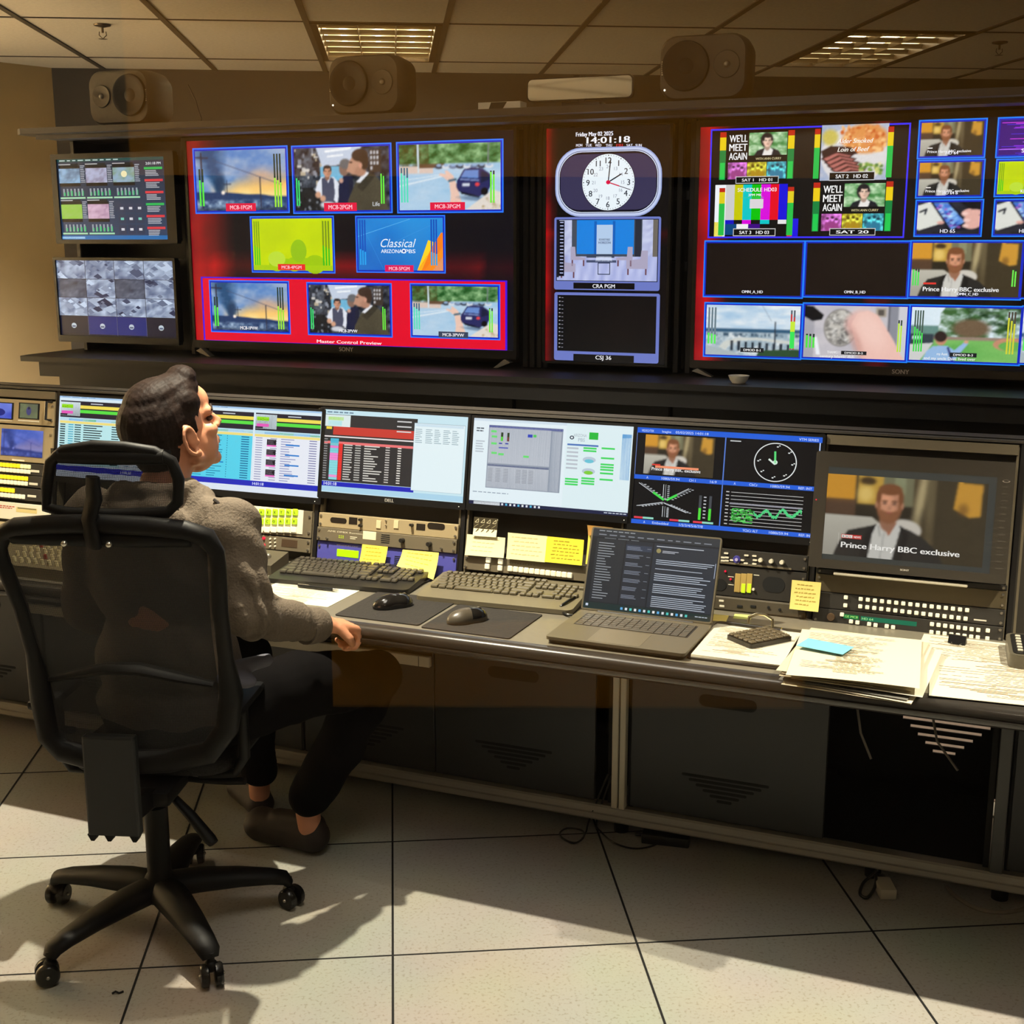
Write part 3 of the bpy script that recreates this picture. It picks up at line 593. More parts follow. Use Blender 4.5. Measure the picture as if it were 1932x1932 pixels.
def pic_again(cv, b, lbl):
    _again0(cv, b, lbl); L = cv.L; cv.use(b); P = cv.sub(.395, .01, .90, .48); cv.L = L-4
    r = Ra(*_res(P, 420)); r.a = r.mixc((44, 120, 46), (218, 240, 206), 1.7*r.fbm(6, 6, 4)-.3); r.poly([(.14, 1), (.22, .80), (.38, .70), (.62, .70), (.78, .80), (.86, 1)], (26, 28, 36)); r.poly([(.36, 1), (.42, .68), (.56, .66), (.64, .78), (.60, 1)], (236, 232, 228)); r.ell(.47, .34, .165, .33, (32, 26, 30), .15); _face(r, .49, .38, .26, 1.62, (240, 202, 180), (32, 26, 30)); r.grain(4).onto(cv, P); cv.use(b)
    for k, c in enumerate(((225, 90, 190), (250, 200, 40), (60, 175, 225))):
        cv.L = L-4; B = cv.sub(.12+.262*k, .62, .375+.262*k, .97); r = Ra(*_res(B, 420)); c = np.array(c, float); r.a = r.mixc(c*.45, np.minimum(c*1.25+30, 255), 1.9*r.fbm(7, 6, 20+k)-.4)
        for x, y in ((.3, .35), (.55, .3), (.75, .4)): r.ell(x, y+.35, .13, .28, c*.7, .2); r.ell(x, y, .08, .13, np.minimum(c*1.2+40, 255), .2); r.ell(x, y-.09, .085, .08, c*.35, .3)
        r.grain(6).onto(cv, B); cv.use(b)
    cv.L = L+1; lab(cv, lbl, .24, .93, .80, 1.05, (8, 8, 8), (235, 235, 235), (200, 200, 200))
def pic_phone(cv, b, lbl='HD 65'):
    r = Ra(*_res(b)); g = r.r; r.a = r.mixc((16, 18, 26), (52, 54, 66), r.fbm(5, 5, 2)); r.poly([(0, .10), (.20, -.02), (.46, .48), (.40, .66), (.04, .88), (0, .84)], (222, 224, 216)); r.line(.04, .30, .14, .22, .03, (30, 34, 44)); r.line(.14, .22, .12, .36, .03, (30, 34, 44)); r.poly([(.2, 0), (.50, 0), (.83, .62), (.80, .88), (.55, .94)], (18, 20, 34))
    s = r.a.copy(); t = r.mixc((40, 90, 200), (160, 210, 250), 1.8*r.fbm(9, 9, 6)-.4); m = Ra(r.w, r.h); m.poly([(.245, .02), (.475, .02), (.765, .62), (.56, .87)], (1, 1, 1)); r.a = np.where(m.a > .5, t, s)
    for k in range(26): u, v = g.rand(), g.rand(); r.ell(.27+.18*u+.27*v, .07+.72*v, .02+.02*g.rand(), .03, [(30, 60, 150), (190, 90, 200), (220, 240, 255), (70, 30, 130)][k % 4], .5, 30, .8)
    for q in ((.86, .34, .16, .14), (.90, .55, .16, .16), (.88, .72, .13, .12)): r.ell(*q, (228, 176, 164), .2, -25); r.ell(q[0]-.10, q[1]+.02, .05, .05, (244, 206, 196), .5)
    r.ell(.38, .64, .06, .05, (224, 170, 158), .3); r.poly([(.66, 0), (1, 0), (1, .24), (.85, .22)], (14, 16, 22)); r.grain(4).onto(cv, b); cv.up(); cv.text(lbl, .5, .90, .12, (240, 240, 250), wid=.24); cv.up()
def pic_dish(cv, b):
    r = Ra(*_res(b)); g = r.r; r.a = r.mixc((214, 208, 210), (176, 174, 184), r.fbm(4, 4, 2)); r.rect(0, 0, .10, 1, (150, 150, 160), .6); r.poly([(0, 0), (.08, .02), (.19, .18), (.17, .27), (.08, .30), (0, .22)], (16, 18, 22)); r.rect(.70, .03, .80, .20, (168, 158, 144)); r.rect(.72, .06, .78, .17, (90, 84, 78)); r.rect(.82, 0, .84, 1, (96, 98, 108)); r.rect(.84, 0, .92, 1, (140, 142, 152)); r.rect(.92, 0, 1, 1, (206, 206, 212))
    r.ell(.36, .42, .165, .36, (120, 116, 112), .04); r.ell(.36, .42, .155, .34, (198, 194, 186), .04); m = ((r.x-.36)/.15)**2+((r.y-.42)/.33)**2 < 1; r.put(m*np.clip(2.6*r.fbm(26, 18, 5)-1.0, 0, 1), (92, 90, 88)); r.put(m*np.clip(2.6*r.fbm(30, 20, 9)-1.3, 0, 1), (244, 242, 238))
    r.ell(.54, .30, .13, .22, (222, 178, 170), .5, 10); r.poly([(.46, .36), (.52, .14), (.62, .08), (.72, .16), (.79, .36), (.88, .62), (.99, 1.0), (.58, 1), (.52, .74)], (236, 192, 180)); r.ell(.66, .45, .12, .35, (244, 206, 194), .9, -14, .8); r.ell(.52, .70, .05, .3, (200, 150, 140), .9, -12, .6)
    for _ in range(2): r.a[1:-1, 1:-1] = (r.a[:-2, 1:-1]+r.a[2:, 1:-1]+r.a[1:-1, :-2]+r.a[1:-1, 2:]+r.a[1:-1, 1:-1])/5
    r.poly([(.10, .60), (.13, .60), (.17, .95), (.13, .95)], (236, 240, 246)); r.grain(3).onto(cv, b); cv.up()
    meter(cv, .02, .55, .82, .9, 3, .02, (80, 230, 70)); meter(cv, .92, .25, .85, .9, 2, .014, (190, 235, 60)); lab(cv, 'DMOD 8-2', .38, .86, .63, .93, (30, 32, 36), (235, 235, 235)); cv.text('THANKS !', .30, .89, .05, (240, 240, 240), wid=.12); cv.text('century Islamic dish', .34, .97, .055, (240, 240, 240), wid=.34); cv.up()
def pic_park(cv, b):
    r = Ra(*_res(b)); r.a = r.mixc((206, 228, 240), (232, 242, 248), r.fbm(3, 3, 1)); r.put((r.x > .24+.1*r.noise(3, 8, 2))*(r.y < .56)*np.clip(2.4*r.fbm(12, 11, 3)-.6, 0, 1), (60, 100, 52)); r.put((r.x > .5)*(r.y < .5)*np.clip(2.2*r.fbm(15, 14, 8)-.8, 0, 1), (26, 50, 26)); r.ell(.56, .38, .17, .17, (112, 92, 70), .4); r.put((r.x < .26)*(r.y > .34)*(r.y < .56)*.9, (90, 130, 120)); r.rect(.2, .54, 1, .60, (150, 130, 116)); r.put((r.y > .60), (96, 170, 82)); r.put((r.y > .60)*r.noise(4, 8, 5)*.7, (160, 212, 120)); r.ell(.93, .66, .16, .12, (196, 140, 112), .1); r.ell(.94, .69, .12, .09, (104, 176, 86), .1)
    r.rect(0, .50, .22, .70, (50, 62, 72)); r.rect(.02, .54, .10, .60, (206, 220, 236)); r.poly([(0, .70), (.22, .66), (.10, 1), (0, 1)], (206, 208, 206)); r.poly([(.12, 1), (.16, .82), (.22, .72), (.35, .71), (.42, .79), (.51, .63), (.545, .66), (.46, .88), (.42, 1)], (150, 186, 226)); r.line(.36, .75, .41, 1, .02, (44, 54, 120)); r.ell(.525, .63, .022, .03, (214, 160, 130), .4); r.ell(.29, .58, .055, .125, (196, 140, 112), .2); r.ell(.285, .54, .058, .10, (46, 34, 34), .2); r.grain(5).onto(cv, b); cv.up()
    meter(cv, .03, .06, .84, .6, 4, .014, (70, 220, 80), (70, 90, 80)); meter(cv, .89, .06, .84, .86, 3, .016, (210, 210, 60), (80, 70, 60)); lab(cv, 'DMOD 8-3', .38, .84, .63, .92, (30, 32, 36), (235, 235, 235)); cv.text('my Aunt', .31, .87, .05, (240, 240, 240), wid=.10); cv.text('and my uncle Dave lived over', .38, .955, .055, (240, 240, 240), wid=.48); cv.up()
def pic_bridge(cv, b):
    r = Ra(*_res(b)); r.a = r.mixc((168, 200, 226), (238, 242, 244), 1.7*r.fbm(4, 9, 3)-.3); r.put((r.y > .46)*(r.y < .53)*1., (52, 90, 120)); r.put((r.y >= .53)*1., (150, 172, 186)); r.put((r.y >= .53)*np.clip(2.2*r.fbm(14, 10, 5)-.8, 0, 1), (228, 234, 234)); r.put((r.y > .55)*(r.y < .62)*np.clip(2.4*r.noise(50, 14, 7)-1, 0, 1), (60, 84, 104)); r.poly([(.14, .84), (.20, .72), (.34, .64), (.55, .63), (1, .70), (1, .76), (.55, .68), (.38, .70), (.26, .78), (.22, .88)], (206, 210, 204))
    for k in range(9): r.rect(.27+.075*k, .70+.006*k, .30+.075*k, .90, (38, 48, 60))
    r.poly([(.58, .88), (1, .84), (1, 1), (.55, 1)], (44, 76, 48)); r.poly([(0, .8), (.3, .92), (.4, 1), (0, 1)], (170, 184, 188)); r.line(.74, .32, .745, .84, .014, (50, 56, 66)); r.line(.60, 0, .70, .3, .006, (140, 160, 180)); r.grain(4).onto(cv, b); cv.up()
    meter(cv, .02, .05, .78, .3, 3, .02, (90, 240, 90), (110, 130, 140)); meter(cv, .90, .08, .85, .9, 2, .018, (200, 60, 60), (90, 100, 110)); cv.rect(.90, .3, .948, .5, (200, 235, 60)); cv.rect(.90, .5, .948, .83, (60, 230, 90)); cv.up(); lab(cv, 'DMOD 8-1', .38, .84, .63, .93, (30, 32, 36), (235, 235, 235))
# ================= video wall =================
M_black = mat('black_laminate', (20, 19, 20), .55, noise=.1, nscale=30)
M_ledge = mat('charcoal_laminate', (64, 58, 54), .5, noise=.06, nscale=20)
M_post = mat('dark_anodised_metal', (46, 44, 44), .38, metal=.5)
M_bezel = mat('black_plastic_bezel', (22, 22, 23), .32)
M_bezel2 = mat('grey_bezel_edge', (96, 92, 88), .35, metal=.6)
SCR = screen_mat('display_picture', 1.05)
rk = thing('video_wall_rack', 'long black rack with a ledge and a lower shelf that carries the large screens', 'rack', W(0, 4.5, 0), (0, 0, -TH))
m = MB()
m.prism([(-3.86, -.30), (-3.90, -.27), (-3.91, .30), (1.2, .30), (1.2, -.30)], (2.146, 2.169)); m.build('top_ledge', M_ledge, rk, smooth=False)
m = MB(); m.box(-3.84, 1.2, -.235, -.21, 2.130, 2.146); m.box(-3.84, 1.2, -.20, -.10, 2.134, 2.146); m.build('top_fascia', M_ledge, rk, smooth=False)
m = MB(); m.prism([(-3.98, -.27), (-4.0, -.2), (-4.0, .26), (1.2, .26), (1.2, -.27)], (1.226, 1.248)); m.box(-3.9, 1.2, -.25, -.21, 1.165, 1.226); m.build('lower_shelf', M_black, rk, smooth=False)
m = MB(); m.box(-3.93, 1.2, .23, .26, 0, 2.145); m.box(-3.93, -3.90, .10, .26, 1.25, 2.145); m.box(-3.93, -3.90, -.1, .26, 0, 1.226); m.build('back_panel', M_black, rk, smooth=False)
for s0, s1 in ((-3.30, -1.78), (-1.775, -1.18), (-1.175, .25), (-3.90, -3.31), (.255, 1.2)):
    m = MB(); m.box(s0+.004, s1-.004, -.12, -.10, .02, 1.16, .002, 1); m.build('base_panel', M_black, rk, smooth=False)
for s in (-3.90, -3.325, -3.285, -1.80, -1.772, -1.744, -1.716, -1.21, -1.165, .36):
    m = MB(); m.box(s-.011, s+.011, .045, .09, 1.25, 2.145, .003, 1); m.build('post', M_post, rk, smooth=False)
for z in (1.62, 1.87): MB().box(-3.9, 1.2, .10, .13, z, z+.03).build('crossbar', M_post, rk, smooth=False)

def tv(name, label, TL, BR, scr_in, logo=None, feet=None, cat='television', bez=M_bezel, group=None):
    """flat screen hung on the rack; TL and BR are its outer corners on the wall plane"""
    s0, z1 = TL; s1, z0 = BR; t = wall_thing(name, label, cat, (s0+s1)/2, z0, group=group); w = (s1-s0)/2; h = z1-z0
    l, r, tp, bt = scr_in
    m = MB(); m.ring(rrect(-w, w, 0, h, .006, 2), rrect(-w+l, w-r, bt, h-tp, .002, 2), (-.008, .02), 'y'); m.build('bezel', bez, t, smooth=False)
    m = MB(); m.box(-w+.01, w-.01, .012, .045, .01, h-.01, .004, 1); m.box(-w*.6, w*.6, .04, .044, h*.15, h*.8, .001, 1); m.build('rear_housing', M_bezel, t, smooth=False)
    if logo: 
        lg = Cv(-w, w, 0, bt); lg.L = 70; lg.text(logo, .5, .5, .55, (210, 205, 200), bold=.02); lg.build('maker_logo', print_mat('printed_mark'), t)
    return t, w, h, Cv(-w+l, w-r, bt, h-tp), (s0+s1)/2, z0
def pb(sc, z0, x0, y0, x1, y1, F=WP):
    a = F(x0, y0); b = F(x1, y1); return (a[0]-sc, a[1]-z0, b[0]-a[0], a[1]-b[1])

def red_bg(u, v, k=0):
    n = fbm(u*5+k, v*5, 3); e = max(0, .9-abs(u-.02)*7)*(.5+.8*n)+max(0, .62-abs(v-.62)*7)*(.35+.9*vn(u*6, v*3, 8))*.9*(1 if .05 < u < .92 else .3)
    return mix((6, 8, 20), (225, 24, 30), e)
# --- main programme screen
T1 = ((-3.285, 2.135), (-1.815, 1.285))
t, w_, h_, cv, sc, z0 = tv('television', 'wide screen with eight framed pictures on red, headed by a burning-sky view', *T1, (.012, .012, .012, .032), 'SONY', group='large screens of the video wall')
cv.grid(40, 26, red_bg); cv.up()
B = lambda *p: pb(sc, z0, *p)
def W1(px, fn, *a, **k):
    cv.L = 2; fn(cv, win(cv, B(*px)), *a, **k)
W1((363, 280, 547, 402), pic_fire); W1((549, 275, 741, 402), pic_men); W1((747, 268, 950, 401), pic_car)
W1((471, 408, 633, 516), pic_green); W1((670, 407, 841, 516), pic_classical)
for px, tx, bg in (((427, 384, 484, 398), 'MC8-1PGM', (228, 28, 66)), ((612, 383, 674, 398), 'MC8-2PGM', (228, 28, 66)), ((812, 382, 878, 396), 'MC8-3PGM', (228, 28, 66)), ((525, 498, 577, 510), 'MC8-4PGM', (235, 44, 40)), ((727, 500, 781, 513), 'MC8-5PGM', (226, 24, 90))):
    cv.use(B(*px)); cv.L = 26; lab(cv, tx, 0, 0, 1, 1, bg, (255, 190, 205))
cv.L = 2; cv.use(B(379, 522, 957, 663)).rect(0, 0, 1, 1, (70, 20, 220)); cv.up(); cv.rect(.006, .02, .994, .98, (232, 8, 44)); cv.up()
cv.use(B(598, 638, 720, 652)); cv.text('Master Control Preview', .5, .55, .62, (250, 235, 240), bold=.015, wid=1.0)
for px, f, kw in (((394, 528, 549, 631), pic_fire, {}), ((578, 532, 741, 637), pic_men, dict(life=False)), ((773, 534, 944, 642), pic_car, {})):
    cv.L = 5; f(cv, win(cv, B(*px)), **kw)
for px, tx, bg in (((448, 612, 494, 625), 'MC8-1PVW', None), ((634, 618, 682, 630), 'MC8-2PVW', None), ((828, 625, 884, 638), 'MC8-3PVW', (60, 70, 92))):
    cv.use(B(*px)); cv.L = 30; lab(cv, tx, 0, 0, 1, 1, bg, (235, 235, 240))
cv.build('screen', SCR, t)
for s in (-1, 1):
    f = MB(); f.prism([(s*.69, .0), (s*.715, -.012), (s*.66, -.034), (s*.645, -.034)], (-.02, .012), 'y'); f.build('foot', mat('brushed_foot', (150, 146, 140), .35, metal=.6), t, smooth=False)
# --- portrait clock screen
T2 = ((-1.710, 2.128), (-1.226, 1.276))
t, w_, h_, cv, sc, z0 = tv('television', 'upright screen with an analogue clock above a studio view and an empty frame', *T2, (.010, .010, .005, .008), group='large screens of the video wall')
cv.grid(20, 36, lambda u, v: mix((6, 6, 10), (200, 16, 20), max(0, .75-abs(u-.0)*9)*(.4+.9*fbm(2, v*7, 4))+max(0, .3-abs(v-.45)*9)*.8)); cv.up()
cv.use(B(1086, 247, 1157, 258)).text('Friday May 02 2025', .5, .5, .62, (235, 235, 245), bold=.035, wid=.98)
cv.use(B(1105, 256, 1190, 271)).text('14:01:18', .5, .5, .70, (245, 245, 250), bold=.02, wid=.95)
for x, d in zip((1095, 1113, 1131, 1151, 1171, 1190, 1207), ('MON', 'TUE', 'WED', 'THU', 'FRI', 'SAT', 'SUN')):
    cv.use(B(x-8, 270, x+8, 278)).text(d, .35, .5, .62, (225, 225, 240) if d != 'FRI' else (190, 40, 50), bold=.03, wid=.72)
cv.L = 2; bb = B(1048, 280, 1247, 408); k = bb[2]; hh = bb[3]
def stad(x0, x1, y0, y1, rr, col, n=8):
    cv.poly([((p[0]-bb[0])/bb[2], (bb[1]-p[1])/bb[3]) for p in rrect(bb[0]+x0, bb[0]+k-x1, bb[1]-hh+y1, bb[1]-y0, rr, n)], col); cv.up()
cv.use(bb); stad(0, 0, 0, 0, hh*.40, (150, 165, 215)); stad(.004, .004, .004, .004, hh*.385, (196, 208, 240)); stad(.012, .012, .012, .012, hh*.36, (30, 36, 90)); stad(.014, .014, .014, .014, hh*.355, (225, 235, 255)); stad(.0165, .0165, .0165, .0165, hh*.35, (12, 12, 26)); stad(.020, .020, .024, .024, hh*.30, (56, 52, 84))
cx, cy, ry = .505, .505, .405; rx = ry*hh/k
cv.ell(cx, cy, rx*1.02, ry*1.02, (14, 14, 30), 48); cv.up(); cv.ell(cx, cy, rx, ry, (236, 246, 252), 48); cv.up()
for i in range(60):
    a = i*math.pi/30; q = .95; cv.ell(cx+rx*q*math.sin(a), cy-ry*q*math.cos(a), .0035 if i % 5 else .006, .005 if i % 5 else .009, (30, 30, 40), 6)
for i in range(1, 13):
    a = i*math.pi/6; cv.text(str(i), cx+rx*.78*math.sin(a), cy-ry*.78*math.cos(a), .088, (24, 26, 44), bold=.008); cv.text(str(i+12), cx+rx*.56*math.sin(a), cy-ry*.56*math.cos(a), .05, (140, 146, 166), bold=0)
cv.up()
def hand(a, l, w, c): a = R(a); cv.line(cx, cy, cx+rx*l*math.sin(a), cy-ry*l*math.cos(a), w, c)
hand(60, .58, .018, (16, 16, 30)); hand(6, .84, .016, (16, 16, 30)); cv.up(); hand(108, .9, .010, (60, 30, 60)); hand(108, .45, .016, (225, 20, 70)); cv.ell(cx, cy, .02, .03, (225, 20, 70)); cv.up()
cv.L = 2; bb = B(1046, 410, 1244, 549); cv.use(bb).poly([((p[0]-bb[0])/bb[2], (bb[1]-p[1])/bb[3]) for p in rrect(bb[0], bb[0]+bb[2], bb[1]-bb[3], bb[1], .008, 4)], (108, 122, 196)); cv.up()
cv.rect(.02, .03, .98, .88, (30, 34, 60)); cv.up(); P = cv.sub(.028, .04, .972, .87); pic_studio(cv, P); cv.use(bb); cv.L += 1; lab(cv, '', .19, .90, .77, .985, (8, 8, 12)); cv.text('CRA PGM', .48, .943, .055, (240, 240, 245), bold=.015, wid=.21)
cv.L = 2; bb = B(1046, 551, 1242, 686); cv.use(bb).poly([((p[0]-bb[0])/bb[2], (bb[1]-p[1])/bb[3]) for p in rrect(bb[0], bb[0]+bb[2], bb[1]-bb[3], bb[1], .008, 4)], (108, 122, 196)); cv.up()
cv.rect(.03, .04, .97, .86, (8, 10, 14)); cv.rect(.19, .90, .77, 1.0, (12, 12, 14)); cv.up()
for i in range(14): cv.rect(.045, .07+.056*i, .06, .082+.056*i, (190, 190, 200)); cv.rect(.07, .075+.056*i, .088, .083+.056*i, (150, 150, 165))
cv.text('CSJ 36', .48, .94, .06, (240, 240, 245), bold=.015, wid=.15); cv.build('screen', SCR, t)
# --- right multiviewer
T3 = ((-1.143, 2.132), (.32, 1.278))
t, w_, h_, cv, sc, z0 = tv('television', 'wide screen at the right with satellite feeds, talking heads and three outdoor clips', *T3, (.014, .012, .022, .028), 'SONY', bez=mat('warm_black_bezel', (58, 52, 46), .3, metal=.3), group='large screens of the video wall')
cv.grid(40, 26, lambda u, v: mix((5, 5, 10), (235, 20, 30), max(0, .95-abs(u-.02)*14)*(.6+.6*fbm(1, v*6, 5))+max(0, .5-abs(u-.43-.02*math.sin(v*9))*14)*(.3+.9*vn(2, v*6, 2)))); cv.up()
cv.L = 2; q = B(1341, 244, 1705, 449); cv.use(q).rect(0, 0, 1, 1, (60, 50, 250)); cv.up(); cv.rect(.008, .015, .992, .985, (14, 10, 10))
def off(x, y): return (1300+x/3.057, 200+y/3.057)
def B3(x0, y0, x1, y1): a = off(x0, y0); b = off(x1, y1); return B(*a, *b)
cv.L = 5; pic_again(cv, B3(180, 158, 600, 425), 'SAT 1   HD 01'); cv.L = 5; pic_food(cv, B3(767, 112, 1135, 425)); cv.L = 5; pic_bars(cv, B3(152, 456, 625, 752)); cv.L = 5; pic_again(cv, B3(718, 448, 1163, 728), 'SAT 20')
def W3(px, fn, *a, w=.02, **k): cv.L = 2; fn(cv, win(cv, B3(*px), (30, 130, 255), w), *a, **k)
W3((1325, 82, 1705, 300), pic_interview, 'Prince Harry BBC exclusive', small=True); W3((1315, 312, 1693, 530), pic_interview, 'Prince Harry BBC exclusive', small=True); W3((1305, 540, 1685, 755), pic_phone)
W3((1780, 66, 2170, 292), pic_purple); W3((1770, 305, 2160, 522), pic_green); W3((1758, 535, 2150, 755), pic_phone, 'HD 66')
for px, tx in (((1470, 255, 1560, 285), 'HD 64'), ((1450, 487, 1560, 515), 'HD 64 B'), ((1890, 475, 2000, 505), 'KDTV')): cv.use(B3(*px)); cv.L = 28; cv.text(tx, .5, .5, .6, (240, 240, 250), bold=.02)
def pic_off(cv, b, tx): cv.use(b); cv.rect(0, 0, 1, 1, (24, 16, 14)); cv.up(); cv.text(tx, .5, .93, .055, (230, 230, 235), bold=.03); cv.up()
W3((88, 775, 655, 1112), pic_off, 'OMN_A_HD', w=.012); W3((667, 775, 1262, 1114), pic_off, 'OMN_B_HD', w=.012); W3((1275, 773, 1912, 1122), pic_interview, meters=True, w=.012)
cv.use(B3(1530, 1070, 1680, 1098)); cv.L = 28; cv.text('OMN_C_HD', .5, .5, .6, (240, 240, 250), bold=.03)
W3((88, 1130, 645, 1465), pic_bridge, w=.012); W3((655, 1132, 1256, 1482), pic_dish, w=.012); W3((1270, 1142, 1905, 1500), pic_park, w=.012)
W3((1925, 773, 2420, 1122), pic_off, 'OMN_D_HD', w=.012); W3((1918, 1150, 2420, 1510), pic_bridge, w=.012)
# frame cut off beyond the picture edge stays inside the panel
xm = cv.full[0]+cv.full[2]; cv.v = [(min(x, xm), y, z) for x, y, z in cv.v]
cv.build('screen', SCR, t)
for s in (-1, 1):
    f = MB(); f.prism([(s*.70, .0), (s*.72, -.01), (s*.66, -.028), (s*.645, -.028)], (-.02, .012), 'y'); f.build('foot', mat('brushed_foot', (150, 146, 140)), t, smooth=False)
# --- two small monitors at the left
SCR2 = screen_mat('display_picture_dim', .95)
Ta = ((-3.975, 2.088), (-3.338, 1.713))
t, w_, h_, cv, sc, z0 = tv('monitor', 'upper small wall monitor at the left with dark dashboard and a 2:01 PM clock', *Ta, (.030, .048, .022, .018), cat='monitor', group='small monitors of the video wall')
cv.grid(10, 8, lambda u, v: mix((34, 46, 66), (44, 66, 100), v)); cv.up()
cv.rect(0, 0, 1, .035, (30, 74, 72)); cv.rect(0, .95, 1, 1, (30, 110, 180)); cv.rect(.0, .965, .22, .99, (170, 220, 250)); cv.up(); cv.rows(.02, .80, .005, .03, 1, (190, 220, 220), seg=14, seed=2)
def cell(x, y, k):
    cv.rect(x, y, x+.19, y+.035, (20, 26, 34)); cv.rect(x, y+.03, x+.20, y+.28, (8, 10, 16)); cv.up()
    P = cv.sub(x, y+.06, x+.20, y+.24); q = cv.b; cv.use(P)
    c1, c2 = [((150, 190, 225), (60, 70, 90)), ((185, 190, 220), (90, 70, 90)), ((150, 180, 205), (110, 140, 60)), ((150, 205, 70), (170, 200, 120)), ((225, 190, 215), (150, 110, 140))][k]
    cv.grid(10, 8, lambda u, v: mix(c1, c2, 1.4*max(0, fbm(u*4+k, v*4, k)-.35))); cv.up()
    if k == 2: cv.ell(.52, .45, .14, .22, (250, 240, 190))
    cv.use(q); cv.rows(x+.205, x+.25, y+.02, y+.24, 10, (170, 180, 195)); 
    for i in range(6):
        cv.rect(x+.03+.035*i, y+.31, x+.045+.035*i, y+.40, (150, 165, 180)); cv.rect(x+.035+.035*i, y+.355-.01*(i % 3), x+.05+.035*i, y+.40, (40, 200, 110))
    cv.rect(x, y+.415, x+.24, y+.435, (170, 230, 190)); cv.rows(x, x+.12, y, y+.02, 1, (200, 205, 215)); cv.up(-1)
for k, (x, y) in enumerate(((.01, .055), (.265, .055), (.52, .055), (.01, .50), (.265, .50))): cell(x, y, k)
for i in range(9): 
    x = .55+.082*(i % 3); y = .56+.13*(i//3); cv.rect(x, y, x+.072, y+.11, (44, 58, 86)); cv.up(); cv.rect(x+.02, y+.04, x+.05, y+.07, (120, 210, 190) if i in (3, 5) else (215, 220, 230)); cv.up(-1)
cv.text('2:01:18 PM', .895, .075, .032, (235, 240, 245), wid=.135)
for i in range(6):
    y = .12+.145*i; cv.rect(.81, y, .975, y+.028, (40, 190, 90) if i in (0, 3) else (226, 60, 70)); cv.rows(.82, .95, y+.035, y+.11, 4, (190, 195, 205), seed=i)
cv.build('screen', SCR2, t)
Tb = ((-4.002, 1.655), (-3.358, 1.290))
t, w_, h_, cv, sc, z0 = tv('monitor', 'lower small wall monitor at the left with a grid of security camera views', *Tb, (.012, .012, .012, .028), cat='monitor', group='small monitors of the video wall')
cv.rect(0, 0, 1, 1, (16, 18, 30)); cv.up()
for j in range(4):
    for i in range(4):
        P = (i*.25+.002, j*.245+.003, i*.25+.248, j*.245+.242)
        if j < 3:
            q = cv.b; cv.use(cv.sub(*P)); dk = (j == 1 and i in (0, 2)); kk = j*4+i
            cv.grid(12, 9, lambda u, v: mix((30, 34, 52), (150, 165, 190), .8*fbm(u*5, v*5, kk)) if dk else mix((70, 84, 120), (205, 222, 245), 1.5*fbm(u*5+kk, v*4, kk)-.2)); cv.up()
            if not dk:
                for n in range(11):
                    x, y = hsh(kk, n), hsh(kk, n+29); a = .05+.14*hsh(kk, n+53)*(1 if n > 3 else 1.8); cv.poly([(max(0, x-a), y), (x, max(0, y-a)), (min(1, x+a), min(1, y+a*.4)), (x, min(1, y+a))], mix((30, 40, 74), (214, 232, 255), hsh(kk, n+75)))
                    cv.up()
                cv.up(-11)
            cv.up(-1); cv.use(q)
        else:
            cv.rect(*P, (22, 24, 46) if i in (0, 3) else (28, 40, 120)); cv.up(); cv.ell(i*.25+.12, j*.245+.13, .022, .035, (200, 215, 225)); cv.up(); cv.rect(i*.25+.105, j*.245+.128, i*.25+.135, j*.245+.15, (90, 100, 130)); cv.up(-2)
cv.up(12)
for i in (1, 2, 3): cv.rect(i*.25-.001, .735, i*.25+.001, .985, (120, 130, 170))
cv.build('screen', SCR2, t)

